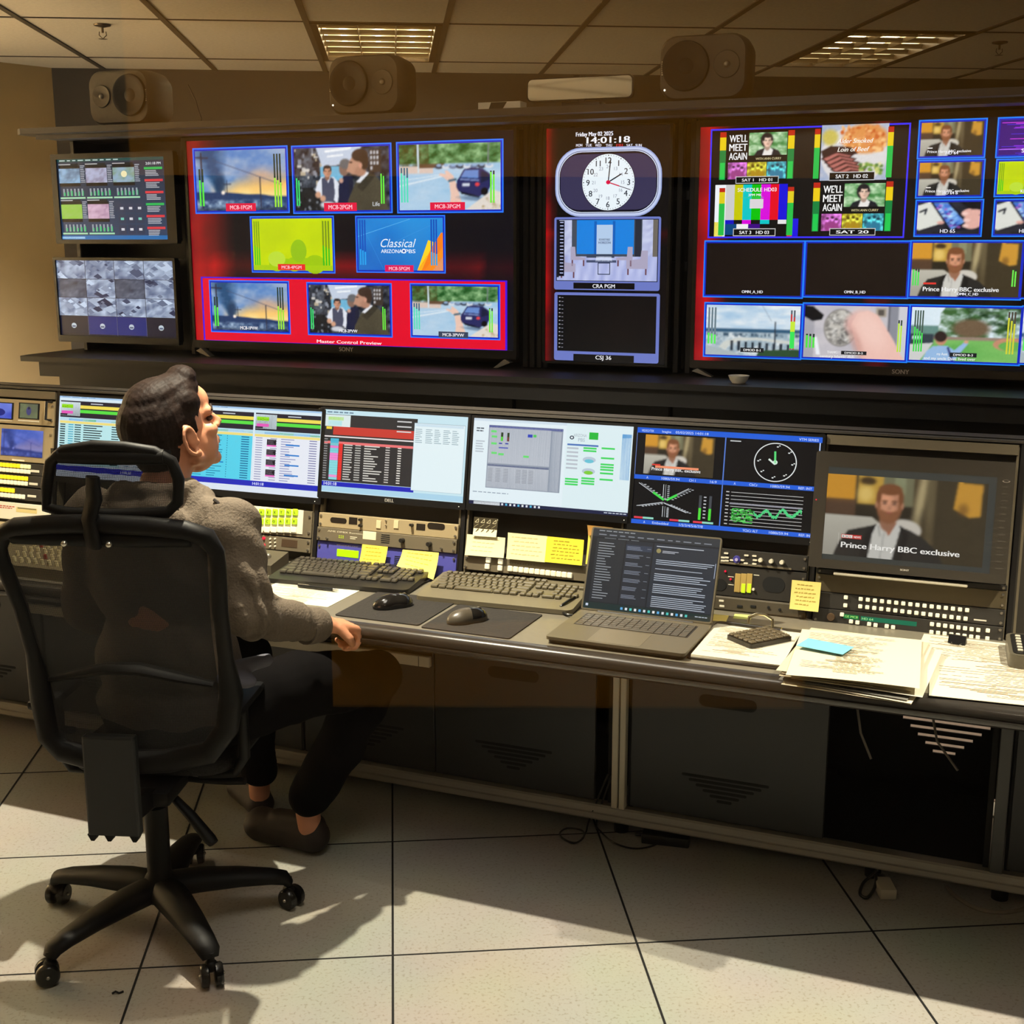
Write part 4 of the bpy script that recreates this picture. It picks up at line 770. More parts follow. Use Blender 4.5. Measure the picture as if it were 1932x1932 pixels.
# ================= things on the ledge =================
M_spk = mat('grey_speaker_enclosure', (92, 84, 72), .6, noise=.05, nscale=50)
M_spkd = mat('speaker_cone', (26, 23, 20), .7)
M_led = mat('white_indicator', (255, 255, 240), .4, emit=(255, 250, 225), es=2.0)
def speaker(label, s, z, t=4.52, rz=0, flip=1):
    T = thing('studio_speaker', label, 'speaker', W(s, t, z), (0, 0, -TH+R(rz)), 'speakers on the ledge')
    w, h, d = .150, .208, .19
    b = MB(); prof = rrect(-w, w, 0, h, .055, 6); n = len(prof); rows = []
    for y, k in ((-d/2, .93), (-d/2+.012, .985), (-.02, 1.0), (d/2-.04, .95), (d/2, .82)):
        rows.append([b.bm.verts.new((x*k, y, h/2+(zz-h/2)*k)) for x, zz in prof])
    for A, C in zip(rows, rows[1:]):
        for i in range(n): b.bm.faces.new((A[i], A[(i+1) % n], C[(i+1) % n], C[i]))
    b.bm.faces.new(rows[0]); b.bm.faces.new(rows[-1]); b.build('enclosure', M_spk, T, ang=50)
    rot = Matrix.Rotation(R(90), 4, 'X'); cx = -.058*flip
    MB().lathe([(.001, .007), (.018, .006), (.026, .0015), (.060, .008), (.068, .012), (.078, .011), (.082, -.004)], 40, Matrix.Translation((cx, -d/2, h/2+.005)) @ rot).build('woofer', M_spkd, T)
    tx = .080*flip
    MB().lathe([(.001, .004), (.008, .004), (.012, .001), (.03, .003), (.042, .0052), (.045, -.002)], 32, Matrix.Translation((tx, -d/2, h/2+.005)) @ rot).build('waveguide', M_spk, T)
    MB().ball((tx, -d/2-.005, h/2+.005), .008).build('tweeter', mat('tweeter_dome', (170, 165, 155), .3, metal=.6), T)
    MB().ball((-.128*flip if flip > 0 else .03, -d/2-.001, .035 if flip > 0 else h-.03), .0032, 8, 6).build('power_light', M_led, T)
    lg = Cv(-.172, -.158, .06, .17); 
    lb = Cv(-.137*flip-.005, -.137*flip+.005, .08, .13); lb.L = 0; lb.rect(.2, 0, .8, 1, (70, 64, 56)); lb.up(4)
    for k in range(7): lb.rect(.25, .05+.135*k, .75, .14+.135*k, (215, 210, 195))
    o = lb.build('maker_badge', print_mat('printed_mark'), T); o.location.y = -d/2-.002
    f = MB(); f.lathe([(.001, 0), (.07, 0), (.07, -.008), (.05, -.012), (.001, -.012)], 24, Matrix.Translation((.0, 0, .0))); f.build('stand_foot', M_bezel, T)
    return T
def led(x, y, t=4.35): return WP(x, y, t)
LZ = 2.169+.014
speaker('leftmost dark speaker on the ledge above the two small wall monitors', WP(254, 222, 4.42)[0], LZ, 4.42, 0, -1)
speaker('middle speaker on the ledge, directly below the bright ceiling light', WP(709, 205, 4.42)[0], LZ, 4.42, 0, 1)
speaker('rightmost speaker on the ledge, beside the wide mirror', WP(1337, 180, 4.42)[0], LZ, 4.42, 0, 1)
m = MB(); a = WP(322, 175); m.tube([(a[0], 4.62, 2.36), (a[0]+.02, 4.64, 2.30), (a[0]+.06, 4.62, 2.22), (a[0]+.06, 4.6, 2.19)], .003)
o = m.build('speaker_cable', M_bezel); o.rotation_euler = (0, 0, -TH); tag(o, 'thin black cable trailing down behind the leftmost speaker', 'cable')
# wide mirror clipped above the ledge
T = wall_thing('wide_mirror', 'wide rounded mirror above the ledge reflecting part of a face', 'mirror', (WP(1025, 0)[0]+WP(1218, 0)[0])/2, 2.190, 4.36)
m = MB(); m.prism(rrect(-.195, .195, .012, .09, .018, 5), (-.004, .012), 'y'); m.build('mirror_frame', M_bezel, T)
cv = Cv(-.19, .19, .016, .086); b = cv.b
cv.poly([((p[0]+.19)/.38, (.086-p[1])/.07) for p in rrect(-.19, .19, .016, .086, .016, 5)], (120, 116, 106)); cv.up()
MB().prism(rrect(-.19, .19, .016, .086, .016, 5), (-.0055, -.0045), 'y').build('mirror_glass', mat('mirror_glass', (225, 225, 220), .04, metal=1), T)
MB().box(-.02, .0, -.008, .012, .088, .095, .001).build('mirror_clip', M_post, T); MB().box(.0, .02, -.008, .012, .004, .014, .001).build('mirror_clip', M_post, T); MB().box(-.06, .08, -.02, .05, -.018, .004, .002).build('mirror_foot', M_post, T)
T = wall_thing('small_box', 'small black and white carton lying on the ledge left of the mirror', 'box', (WP(948, 0)[0]+WP(1033, 0)[0])/2-.005, 2.1705, 4.30)
MB().box(-.08, .08, -.03, .03, 0, .028, .001, 1).build('carton', mat('white_card', (232, 228, 214), .6), T)
m = MB(); m.prism([(-.04, .001), (.012, .001), (.03, .027), (-.03, .027)], (-.0308, -.0302), 'y'); m.build('black_print', M_bezel, T)
# bowl and cards on the lower shelf
q = WP(1394, 700, 4.33)
T = thing('white_bowl', 'small white bowl on the lower shelf under the right-hand screen', 'bowl', W(q[0], 4.33, 1.2485), (0, 0, 0))
MB().lathe([(.001, .0), (.022, 0), (.030, .010), (.036, .026), (.034, .026), (.028, .010), (.018, .004), (.001, .004)], 28).build('bowl_shell', mat('white_ceramic', (225, 222, 210), .3), T)
# ================= console desk =================
M_top = mat('grey_worktop', (118, 112, 98), .38, noise=.05, nscale=60)
M_edge = mat('dark_bullnose', (52, 48, 44), .25, coat=.3)
M_alu = mat('satin_aluminium', (176, 170, 158), .35, metal=.55)
M_cream = mat('cream_post', (196, 188, 168), .45)
M_door = mat('charcoal_door', (38, 39, 39), .45, noise=.05, nscale=8)
M_void = mat('black_void', (9, 9, 9), .8)
M_hous = mat('console_housing', (62, 57, 50), .5, noise=.05, nscale=20)
M_blank = mat('blank_rack_panel', (38, 36, 34), .42)
M_beige = mat('beige_rack_panel', (176, 158, 122), .45, metal=.15)
M_pgrey = mat('warm_grey_rack_panel', (118, 108, 88), .45, metal=.15)
M_dkp = mat('dark_rack_panel', (52, 49, 45), .42)
M_screw = mat('steel_screw', (190, 185, 175), .25, metal=.9)
M_knob = mat('dark_knob', (40, 37, 34), .3)
M_white = mat('white_button', (236, 230, 208), .4)
M_black2 = mat('black_insert', (14, 14, 14), .4)
PR = print_mat('printed_mark'); PAP = print_mat('printed_paper', .8)

S0, S1 = -4.9, 1.3
T = thing('worktop', 'long grey worktop with a dark rounded front edge carrying the keyboards and papers', 'worktop', W(0, 0, 0), (0, 0, -TH))
m = MB(); m.box(S0, S1, 2.825, 3.345, .715, .745); m.build('top_board', M_top, T, smooth=False)
m = MB(); m.prism([(2.825, .745), (2.805, .744), (2.793, .738), (2.790, .728), (2.790, .722), (2.796, .720), (2.796, .714), (2.790, .712), (2.790, .703), (2.800, .694), (2.84, .692), (2.84, .715), (2.825, .715)], (S0, S1), 'x'); m.build('front_edge', M_edge, T, ang=60)
m = MB(); m.box(S0, S1, 3.00, 3.04, .66, .715); m.build('support_rail', M_void, T, smooth=False)
# equipment turret behind the worktop
tan = math.tan(TILT)
T = thing('equipment_turret', 'raised tilted housing behind the worktop holding a row of screens and rack panels', 'console', W(0, 0, 0), (0, 0, -TH))
def yz(h, dep=0): return (T_TUR+h*math.sin(TILT)+dep*math.cos(TILT), .76+h*math.cos(TILT)-dep*math.sin(TILT))
m = MB(); m.prism([yz(-.016, .05), yz(.482, .05), yz(.49, .02), yz(.50, .05), (3.62, 1.10), (3.78, 1.0), (3.86, .705), (3.35, .705)], (S0, S1), 'x'); m.build('housing', M_hous, T, smooth=False)
BND = [-4.04, -3.53, -3.028, -2.515, -2.008, -1.513, -1.014, -.497, -.003, .50]
for s in BND:
    p = MB(); a = [yz(-.016, .05), yz(.480, .05), yz(.480, 0), yz(-.016, 0)]
    p.prism(a, (s-.006, s+.006), 'x'); p.build('column_post', M_post, T, smooth=False)
    for d in (-1, 1):
        p = MB(); a = [yz(-.016, .03), yz(.47, .03), yz(.47, .004), yz(-.016, .004)]; p.prism(a, sorted((s+d*.010, s+d*.016)), 'x'); p.build('rack_strip', M_pgrey, T, smooth=False)
m = MB(); m.prism([yz(.478, .05), yz(.478, -.004), yz(.484, -.004), yz(.492, .05)], (S0, S1), 'x'); m.build('top_trim', M_hous, T, smooth=False)
# base cabinets
def capsule(x0, x1, z, r, n=6): return [(x1-r+r*math.cos(R(a)), z+r*math.sin(R(a))) for a in [-90+180*k/n for k in range(n+1)]]+[(x0+r+r*math.cos(R(a)), z+r*math.sin(R(a))) for a in [90+180*k/n for k in range(n+1)]]
def vent(par, sc, z, y, w=.25, n=6, mm=M_void, step=.0135):
    for k in range(n):
        ww = w*(1-.165*k); sh = .013*k; m = MB(); m.prism(capsule(sc-ww/2, sc+ww/2, z-step*k, .0042), (y-.0006, y+.003), 'y'); m.build('vent_slot', mm, par, smooth=False)  # black plates paint the dark of the slots, nothing is cut
TD = 3.345
def cabinet(name_lab, s0, s1, doors, open_bay=None):
    T = thing('base_cabinet', name_lab, 'cabinet', W((s0+s1)/2, TD, 0), (0, 0, -TH), 'base cabinets under the worktop'); c = (s0+s1)/2
    m = MB(); m.box(s0-c, s1-c if not open_bay else -.45-c, .50, .52, .10, .70); m.box(s0-c, s0-c+.015, .0, .50, .10, .70); m.box(s1-c-.015, s1-c, .0, .50, .10, .70); m.box(s0-c, s1-c, .012, .5, .095, .105)
    m.build('carcass', M_void, T, smooth=False)
    for (a, b) in doors:
        d = MB(); d.box(a-c, b-c, -.002, .012, .105, .690, .002, 1); o = d.build('door', M_door, T, smooth=False)
        if b-a > .3:
            mid = (a+b)/2-c
            h = MB(); h.prism(capsule(mid-.082, mid+.082, .462, .018), (-.0028, .004), 'y'); h.build('finger_pull', M_void, o, smooth=False)  # black plate paints the shade inside the hand cutout
            vent(o, mid+.0, .232, -.002)
    return T, c
cabinet('base cabinet with a slotted door, left of the cream upright post', -2.09, -1.045, [(-1.62, -1.10), (-2.085, -1.624)])
cabinet('base cabinet at the far left behind the office chair', -3.14, -2.095, [(-3.135, -2.62), (-2.616, -2.10)])
cabinet('base cabinet beyond the left edge, mostly cut off', -4.19, -3.145, [(-3.66, -3.15), (-4.18, -3.664)])
T, c = cabinet('base cabinet right of the cream post with one door and an open black bay', -.998, -.004, [(-.992, -.435)], True)
# slotted rear panel inside the open bay (true openings)
m = MB(); A = WP(1703, 1352, 3.80); Bq = WP(1868, 1374, 3.80); zt = (A[1]+Bq[1])/2; sc_ = (A[0]+Bq[0])/2-c; x0, x1 = -.46-c, .032-c; wv = Bq[0]-A[0]
prev = .69
for k in range(5):
    zc = zt-.0235*k; ww = wv*(1-.185*k)/2; sh = .0
    m.box(x0, x1, .452, .460, zc+.0055, prev); m.box(x0, sc_-ww+sh, .452, .460, zc-.0055, zc+.0055); m.box(sc_+ww+sh, x1, .452, .460, zc-.0055, zc+.0055); prev = zc-.0055
m.box(x0, x1, .452, .460, .105, prev); m.build('rear_panel', M_void, T, smooth=False)
BT = thing('added_board', 'pale board leaning behind the console, glimpsed through the slots of the open bay', 'board', W(-.15, 4.02, 0), (R(-12), 0, -TH)); MB().box(-.32, .32, 0, .012, 0.003, .80).build('board', mat('pale_board', (240, 214, 200), .7), BT, smooth=False)  # added board, catches light so the slots look bright
for pts in ([(.60, .30, .66), (.605, .22, .55), (.62, .14, .46), (.64, .10, .39), (.675, .07, .33)], [(.80, .38, .68), (.80, .32, .56), (.81, .22, .46), (.84, .14, .38), (.90, .08, .33)]):
    m = MB(); m.tube([(x-.5+.0, y, z) for x, y, z in pts], .0035); m.build('hanging_cable', mat('pale_cable', (140, 132, 120), .5), T)
cabinet('dark base cabinet at the right edge of the view', .034, 1.05, [(.04, .53), (.535, 1.045)])
T = thing('upright_post', 'cream double upright post between the two middle base cabinets', 'post', W(-1.021, TD-.012, .10), (0, 0, -TH))
for d in (-1, 1): MB().box(d*.0115-.009, d*.011+.009, -.014, .012, 0, .592, .002, 1).build('upright', M_cream, T, smooth=False)
T = thing('upright_post', 'dark upright post at the right end of the open black bay', 'post', W(.015, TD-.012, .10), (0, 0, -TH))
MB().box(-.016, .016, -.012, .012, 0, .592, .002, 1).build('upright', mat('grey_post', (70, 70, 68), .4), T, smooth=False)
T = thing('plinth_rail', 'long pale aluminium rail along the foot of the base cabinets', 'rail', W(0, 0, 0), (0, 0, -TH))
m = MB(); m.prism([(3.322, .054), (3.318, .060), (3.318, .074), (3.323, .077), (3.323, .081), (3.318, .084), (3.318, .098), (3.323, .103), (3.36, .103), (3.36, .054)], (S0, S1), 'x'); m.build('rail_profile', M_alu, T, smooth=False)
for s in (-4.4, -3.6, -3.1, -2.1, -1.03, -.3, .03, .9):
    m = MB(); m.cyl((s, 3.39, 0), (s, 3.39, .054), .022); m.build('levelling_foot', M_void, T)
T = thing('fascia_strip', 'pale metal strip under the worktop edge behind the seated man', 'strip', W(0, 0, 0), (0, 0, -TH))
m = MB(); m.box(-3.2, -1.628, 3.325, 3.341, .452, .486, .002, 1); m.build('strip_bar', M_cream, T, smooth=False)
for s in (-2.6, -1.665): MB().box(s-.001, s+.001, 3.3242, 3.3252, .453, .485).build('strip_seam', M_knob, T, smooth=False)

# ---------------- rack units on the turret ----------------
class Unit:
    def __init__(u, name, label, cat, h0, h1, m, out=.004, dep=.045, group=None, full=None, screws=True, bev=.001):
        s0, s1 = BND[full]+.012, BND[full+1]-.012
        u.s = (s0+s1)/2; u.h = h0; u.w = (s1-s0)/2; u.H = h1-h0; u.out = out
        u.T = turret_thing(name, label, cat, u.s, h0, 0, group)
        MB().box(-u.w, u.w, -out, dep, 0, u.H, bev, 1).build('front_panel', m, u.T, smooth=False)
        if screws:
            for x in (-1, 1):
                for z in ((.2, .8) if u.H > .035 else (.5,)):
                    MB().cyl((x*(u.w-.008), -out, u.H*z), (x*(u.w-.008), -out-.004, u.H*z), .0042, .0035, n=10).build('rack_screw', M_screw, u.T)
    def L(u, x, y):
        q = TP(x, y); return q[0]-u.s, q[1]-u.h
    def box(u, name, m, x0, y0, x1, y1, out=.003, bev=.0008, label=None, par=None):
        a = u.L(x0, y0); b = u.L(x1, y1); return MB().box(a[0], b[0], -u.out-out, -u.out+.001, b[1], a[1], bev, 1).build(name, m, par or u.T, smooth=False, label=label)
    def cv(u, x0, y0, x1, y1):
        a = u.L(x0, y0); b = u.L(x1, y1); c = Cv(a[0], b[0], b[1], a[1]); return c
    def put(u, cv, name, m, out=0): o = cv.build(name, m, u.T); o.location.y = -u.out-out-.0003; return o
    def knob(u, x, y, r=.006, l=.012, m=None, name='knob'):
        a = u.L(x, y); return MB().cyl((a[0], -u.out, a[1]), (a[0], -u.out-l, a[1]), r, r*.85, n=16).build(name, m or M_knob, u.T)
    def slots(u, x0, y0, x1, y1, n, cut=.1):
        a = u.L(x0, y0); b = u.L(x1, y1)
        for k in range(n):
            z = a[1]+(b[1]-a[1])*k/(n-1); e = (b[0]-a[0])*cut*abs(k-(n-1)/2)/n
            MB().box(a[0]+e, b[0]-e, -u.out-.0006, -u.out+.001, z-.0013, z+.0013).build('grille_slot', M_void, u.T, smooth=False)
def btn_mesh(nm, m, w, h, d): return MB().box(-w/2, w/2, -d, 0, -h/2, h/2, min(w, h)*.12, 1).mesh(nm, m, False)

# monitors set into the turret
SCRW = screen_mat('bright_display', 1.0)
def tmon(label, px, logo=None, bz=(.008, .008, .008, .020), out=.012):
    a = TP(px[0], px[1]); b = TP(px[2], px[3]); s0, h1, s1, h0 = a[0], a[1], b[0], b[1]
    T = turret_thing('desk_monitor', label, 'monitor', (s0+s1)/2, h0, 0, 'monitors in the console turret'); w = (s1-s0)/2; H = h1-h0
    l, r, t_, bt = bz
    MB().ring(rrect(-w, w, 0, H, .004, 2), rrect(-w+l, w-r, bt, H-t_, .001, 2), (-out, .01), 'y').build('bezel', M_bezel, T, smooth=False)
    MB().box(-w+.004, w-.004, -out+.004, .045, .004, H-.004).build('rear_housing', M_bezel, T, smooth=False)
    if logo:
        c = Cv(-.025, .025, .002, bt-.002); c.text(logo, .5, .5, .62, (215, 212, 205), bold=.02); o = c.build('maker_logo', PR, T); o.location.y = -out-.0004
    MB().ball((w-.02, -out, .009), .0012, 6, 4).build('power_light', M_led, T)
    return T, Cv(-w+l, w-r, bt, H-t_), -out+.0025, (s0+s1)/2, h0
def tbx(sc, h0, x0, y0, x1, y1): a = TP(x0, y0); b = TP(x1, y1); return (a[0]-sc, a[1]-h0, b[0]-a[0], a[1]-b[1])
def play_half(cv, x0, x1, dark_rows=True, cyan=False):
    """half of the playout-automation screen"""
    w = x1-x0; X = lambda f: x0+w*f
    cv.rect(x0, .055, x1, .26, (34, 30, 46)); cv.rect(X(0), .07, X(.33), .24, (225, 240, 245)); cv.up()
    cv.rect(X(.02), .10, X(.21), .145, (150, 225, 30)); cv.rect(X(.02), .18, X(.21), .215, (235, 90, 190)); cv.rect(X(.33), .105, X(1), .145, (245, 225, 90)); cv.rect(X(.33), .16, X(1), .20, (90, 225, 70)); cv.text('--:--', X(.115), .122, .04, (30, 60, 10), wid=w*.17)
    cv.rect(x0, .215, X(.12), .235, (40, 40, 50)); cv.rect(X(.5), .075, X(.7), .088, (200, 205, 215)); cv.rect(x0, .26, x1, .30, (190, 225, 240)); cv.rect(X(.15), .275, X(.38), .30, (90, 165, 225)); cv.rect(X(.38), .275, X(.6), .30, (70, 180, 110)); cv.rect(X(.6), .275, X(.85), .30, (110, 180, 235)); cv.rect(X(.85), .28, x1, .30, (60, 170, 100)); cv.rect(x0, .305, x1, .335, (245, 226, 130)); cv.up()
def m_playout(cv, variant=0):
    cv.rect(0, 0, 1, 1, (222, 240, 250)); cv.up(); cv.rect(0, 0, 1, .02, (170, 205, 240)); cv.rows(.02, .3, .003, .018, 1, (90, 120, 160), seg=4)
    play_half(cv, .01, .485); play_half(cv, .50, .985)
    if variant == 0:
        cv.rect(.01, .335, .485, .84, (190, 236, 240)); cv.rect(.50, .335, .985, .84, (228, 238, 246)); cv.up()
        for k in range(17):
            y = .345+.029*k; cv.rect(.015, y, .055, y+.014, (14, 40, 50)); cv.rect(.13, y, .18, y+.012, (20, 60, 70)); cv.rect(.20, y, .20+.16*(.6+.4*hsh(k, 1)), y+.012, (14, 30, 40)); cv.rect(.42, y, .475, y+.012, (20, 60, 70)); cv.rect(.52, y, .56, y+.01, (110, 150, 180)); cv.rect(.60, y, .60+.2*(.5+.5*hsh(k, 3)), y+.01, (120, 160, 190))
            cv.rect(.08, y, .12, y+.012, (60, 170, 200))
    else:
        cv.rect(.01, .335, .485, .86, (88, 214, 240)); cv.rect(.50, .335, .985, .86, (236, 240, 250)); cv.up()
        for k in range(18):
            y = .345+.0285*k
            cv.rect(.02, y, .10, y+.010, (40, 150, 190)); cv.rect(.14, y, .14+.12*(.5+.5*hsh(k, 1)), y+.010, (30, 140, 180)); cv.rect(.40, y, .46, y+.012, (20, 110, 160)); cv.rect(.29, y, .295, y+.012, (30, 110, 160))
            cv.rect(.51, y, .56, y+.010, (150, 155, 190)); cv.rect(.70, y, .70+.12*(.5+.5*hsh(k, 5)), y+.010, (150, 155, 200)); cv.rect(.91, y, .965, y+.010, (120, 120, 170)); cv.rect(.62, y, .67, y+.010, (160, 165, 190))
        cv.up()
        for k in range(4):
            y = .36+.118*k; cv.rect(.595, y, .665, y+.065, (26, 20, 30)); cv.rect(.595, y+.065, .665, y+.084, (240, 110, 200)); cv.rect(.735, y+.045, .84, y+.062, (40, 130, 215))
            cv.rows(.60, .66, y+.005, y+.06, 4, (170, 160, 175), fill=.25)
        cv.rect(.14, .66, .27, .675, (20, 130, 200))
    cv.up(); cv.rect(0, .86, 1, .925, (30, 40, 190)); cv.rect(0, .925, 1, 1, (225, 235, 248)); cv.up(); cv.text('14:01:18', .545, .892, .035, (225, 232, 255), bold=.02)
T, cv, y, sc, h0 = tmon('playout screen left of the seated man, partly hidden by the headrest', (114, 742, 358, 930)); m_playout(cv, 0); cv.build('screen', SCRW, T).location.y = y
T, cv, y, sc, h0 = tmon('playout screen with cyan and white lists, right beside the man\'s face', (362, 758, 608, 952)); m_playout(cv, 1); cv.build('screen', SCRW, T).location.y = y
# third: dark list with red bars
T, cv, y, sc, h0 = tmon('monitor with a dark list under red bars and a white window at its right', (612, 767, 880, 962), 'DELL')
cv.rect(0, 0, 1, 1, (205, 236, 246)); cv.up(); cv.rect(.0, .055, .66, .865, (50, 48, 48)); cv.rows(.02, .22, .012, .045, 1, (110, 140, 160), seg=5); cv.up()
cv.rect(.01, .06, .19, .20, (225, 240, 240)); cv.rect(.03, .085, .14, .125, (170, 226, 40)); cv.rect(.03, .13, .13, .19, (175, 230, 235)); cv.rect(.02, .205, .06, .235, (250, 220, 70)); cv.rect(.07, .20, .66, .30, (206, 62, 50)); cv.rect(.0, .315, .66, .33, (245, 235, 235)); cv.rect(0, .38, .66, .41, (240, 120, 120)); cv.up()
for k in range(3): cv.rect(.52, .09+.06*k, .62, .105+.06*k, (215, 215, 215))
for k in range(17):
    yy = .345+.0295*k; c = [(80, 190, 220), (80, 190, 220), (120, 205, 215), (240, 130, 210), (130, 215, 225), (130, 215, 225), (245, 140, 215), (245, 140, 215), (245, 140, 215), (140, 220, 228)][min(9, k)] if k < 10 else ((140, 222, 228) if k != 15 else (245, 150, 215))
    cv.rect(.055, yy, .115, yy+.0285, c)
    if k > 1: cv.rect(.118, yy, .145, yy+.0285, (240, 50, 44)); cv.rect(.155, yy+.006, .20+.02*hsh(k, 2), yy+.019, (215, 212, 205)); cv.rect(.235, yy+.006, .275, yy+.019, (190, 188, 182)); cv.rect(.30, yy+.006, .34+.09*hsh(k, 3), yy+.019, (222, 218, 210)); cv.rect(.45, yy+.006, .48, yy+.019, (205, 200, 195)); cv.rect(.535, yy+.006, .56, yy+.019, (235, 230, 222))
    cv.rect(.0, yy+.006, .035, yy+.018, (150, 150, 150))
cv.rect(0, .87, .66, .925, (30, 36, 190)); cv.rect(0, .925, 1, .99, (176, 218, 240)); cv.up(); cv.text('14:01:18', .07, .895, .04, (225, 232, 255), bold=.02)
cv.rect(.64, .10, .985, .90, (150, 175, 190)); cv.up(); cv.rect(.642, .105, .983, .897, (232, 248, 252)); cv.up(); cv.rect(.65, .11, .975, .14, (210, 232, 244))
for k in range(8): 
    for x in (.65, .72, .78, .84, .90): cv.rect(x, .17+.022*k, x+.03+.02*hsh(k, x), .178+.022*k, (150, 175, 185))
cv.build('screen', SCRW, T).location.y = y
# fourth: bright web pages
T, cv, y, sc, h0 = tmon('very bright monitor with two pale web pages and green status chips', (893, 783, 1192, 988), None)
cv.rect(0, 0, 1, 1, (232, 246, 252)); cv.up(); cv.rect(.0, .0, 1, .03, (214, 230, 242)); cv.rect(.10, .07, .57, .80, (150, 160, 175)); cv.rect(.105, .09, .495, .51, (203, 208, 216)); cv.rect(.10, .075, .57, .10, (40, 50, 150)); cv.rect(.505, .11, .56, .79, (205, 210, 218)); cv.rect(.105, .545, .495, .79, (205, 209, 216)); cv.rect(.105, .525, .495, .545, (60, 70, 120)); cv.rect(.59, .0, 1, .96, (226, 244, 248)); cv.rect(.93, .09, .985, .60, (20, 140, 210)); cv.up()
for (x, yy) in ((.115, .13), (.12, .19), (.12, .27), (.125, .38), (.17, .39), (.33, .40)): cv.rect(x, yy, x+.035, yy+.025, (110, 225, 120))
for x in (.18, .22): cv.rect(x, .15, x+.014, .25, (40, 60, 30)); cv.up(); cv.rect(x+.001, .20, x+.013, .25, (90, 220, 60) if x < .2 else (120, 60, 60)); cv.up(-1)
cv.rect(.35, .155, .38, .19, (50, 70, 190)); cv.rect(.385, .155, .405, .185, (90, 200, 100)); cv.rect(.17, .27, .19, .285, (60, 70, 170)); cv.rect(.21, .27, .23, .285, (60, 70, 170)); cv.rect(.17, .32, .23, .335, (90, 100, 190))
for k in range(9): 
    for x in (.11, .16, .21, .29, .33, .37): cv.rect(x, .57+.018*k, x+.03, .577+.018*k, (150, 155, 165))
cv.text('ARIZONA', .675, .13, .035, (170, 180, 190), bold=.0, wid=.08); cv.text('PBS', .685, .18, .04, (160, 172, 190), bold=.0); cv.ell(.625, .16, .014, .022, (60, 70, 90)); cv.rect(.73, .09, .785, .17, (40, 190, 60)); cv.up(); cv.ell(.625, .16, .007, .011, (230, 240, 245)); cv.rect(.60, .23, .79, .25, (80, 120, 190))
for x, ys in ((.60, (.62, .65, .68)), (.70, (.26, .29, .60, .63, .66)), (.81, (.25, .36, .43, .46, .49, .53, .60))):
    for yy in ys: cv.rect(x, yy, x+.08, yy+.02, (70, 220, 100))
for x in (.60,): 
    for k in range(6): cv.rect(x, .27+.045*k, x+.07, .29+.045*k, (190, 198, 208))
for yy in (.37, .50): cv.ell(.74, yy+.03, .04, .035, (190, 205, 220)); cv.up(); cv.ell(.74, yy+.045, .028, .022, (110, 200, 220) if yy < .4 else (130, 210, 60)); cv.up(-1)
cv.rows(.02, .26, .845, .865, 1, (150, 165, 180), seg=8); cv.rows(.02, .07, .10, .16, 2, (90, 100, 110), seg=2); cv.rows(.02, .08, .25, .40, 5, (190, 200, 210))
cv.rect(0, .96, 1, 1, (30, 36, 70)); cv.rect(.03, .962, .20, .998, (238, 244, 248)); cv.up()
for k in range(10): cv.rect(.21+.026*k, .968, .222+.026*k, .992, [(230, 235, 245), (90, 190, 230), (235, 240, 240)][k % 3])
cv.rows(.85, .99, .968, .99, 1, (200, 210, 225), seg=6); cv.build('screen', SCRW, T).location.y = y
# fifth: waveform monitor
T, cv, y, sc, h0 = tmon('monitor split in four with a talking head, an outlined clock, level meters and a waveform', (1198, 800, 1543, 1030), None)
cv.rect(0, 0, 1, 1, (8, 8, 12)); cv.up(); cv.rect(0, 0, 1, .055, (36, 96, 220)); cv.rect(0, .49, 1, .535, (36, 96, 220)); cv.rect(0, .955, 1, 1, (36, 96, 220)); cv.rect(.492, .055, .498, .955, (90, 130, 220)); cv.rect(.0, .055, .008, .49, (130, 160, 235)); cv.rect(.986, .055, .992, .955, (190, 210, 250)); cv.up()
for tx, x, yy, wd in (('VIDEO/TEK', .065, .03, .07), ('Imagine', .17, .03, .05), ('05/02/2025 14:01:18', .31, .03, .18), ('VTM SERIES', .93, .03, .10), ('1080i/59.94', .21, .513, .10), ('CH 1', .33, .513, .035), ('16:9', .445, .513, .035), ('CbCr', .66, .513, .045), ('1080i/59.94', .80, .513, .10), ('REF: INT', .93, .513, .07), ('Embedded', .17, .978, .09), ('1/2/3/4/5/6/7/8', .34, .978, .13), ('YCbCr ALT', .66, .978, .08), ('1080i/59.94', .81, .978, .10), ('REF: INT', .95, .978, .07), ('A', .08, .513, .01), ('A', .56, .513, .01), ('A', .08, .978, .01)):
    cv.text(tx, x, yy, .026, (200, 220, 255), bold=.01, wid=wd)
P = cv.sub(.055, .07, .44, .475); q = cv.b; L0 = cv.L; pic_interview(cv, P, bright=1); cv.use(q); cv.rect(.12, .385, .36, .408, (245, 150, 110)); cv.up()
cv.L = L0; cx, cy, rx, ry = .765, .275, .112, .195
n = 48
for k in range(n):
    a, b = 6.2832*k/n, 6.2832*(k+1)/n; o = .955; cv.poly([(cx+rx*math.cos(a), cy+ry*math.sin(a)), (cx+rx*math.cos(b), cy+ry*math.sin(b)), (cx+rx*o*math.cos(b), cy+ry*o*math.sin(b)), (cx+rx*o*math.cos(a), cy+ry*o*math.sin(a))], (235, 240, 240))
for a in (85, 40, -5, -55, -95, -140, 178): cv.ell(cx+rx*.8*math.cos(R(a)), cy-ry*.8*math.sin(R(a)), .006, .007, (230, 235, 235), 6); cv.ell(cx+rx*.8*math.cos(R(a))+.010, cy-ry*.8*math.sin(R(a))-.012, .005, .006, (230, 235, 235), 6)
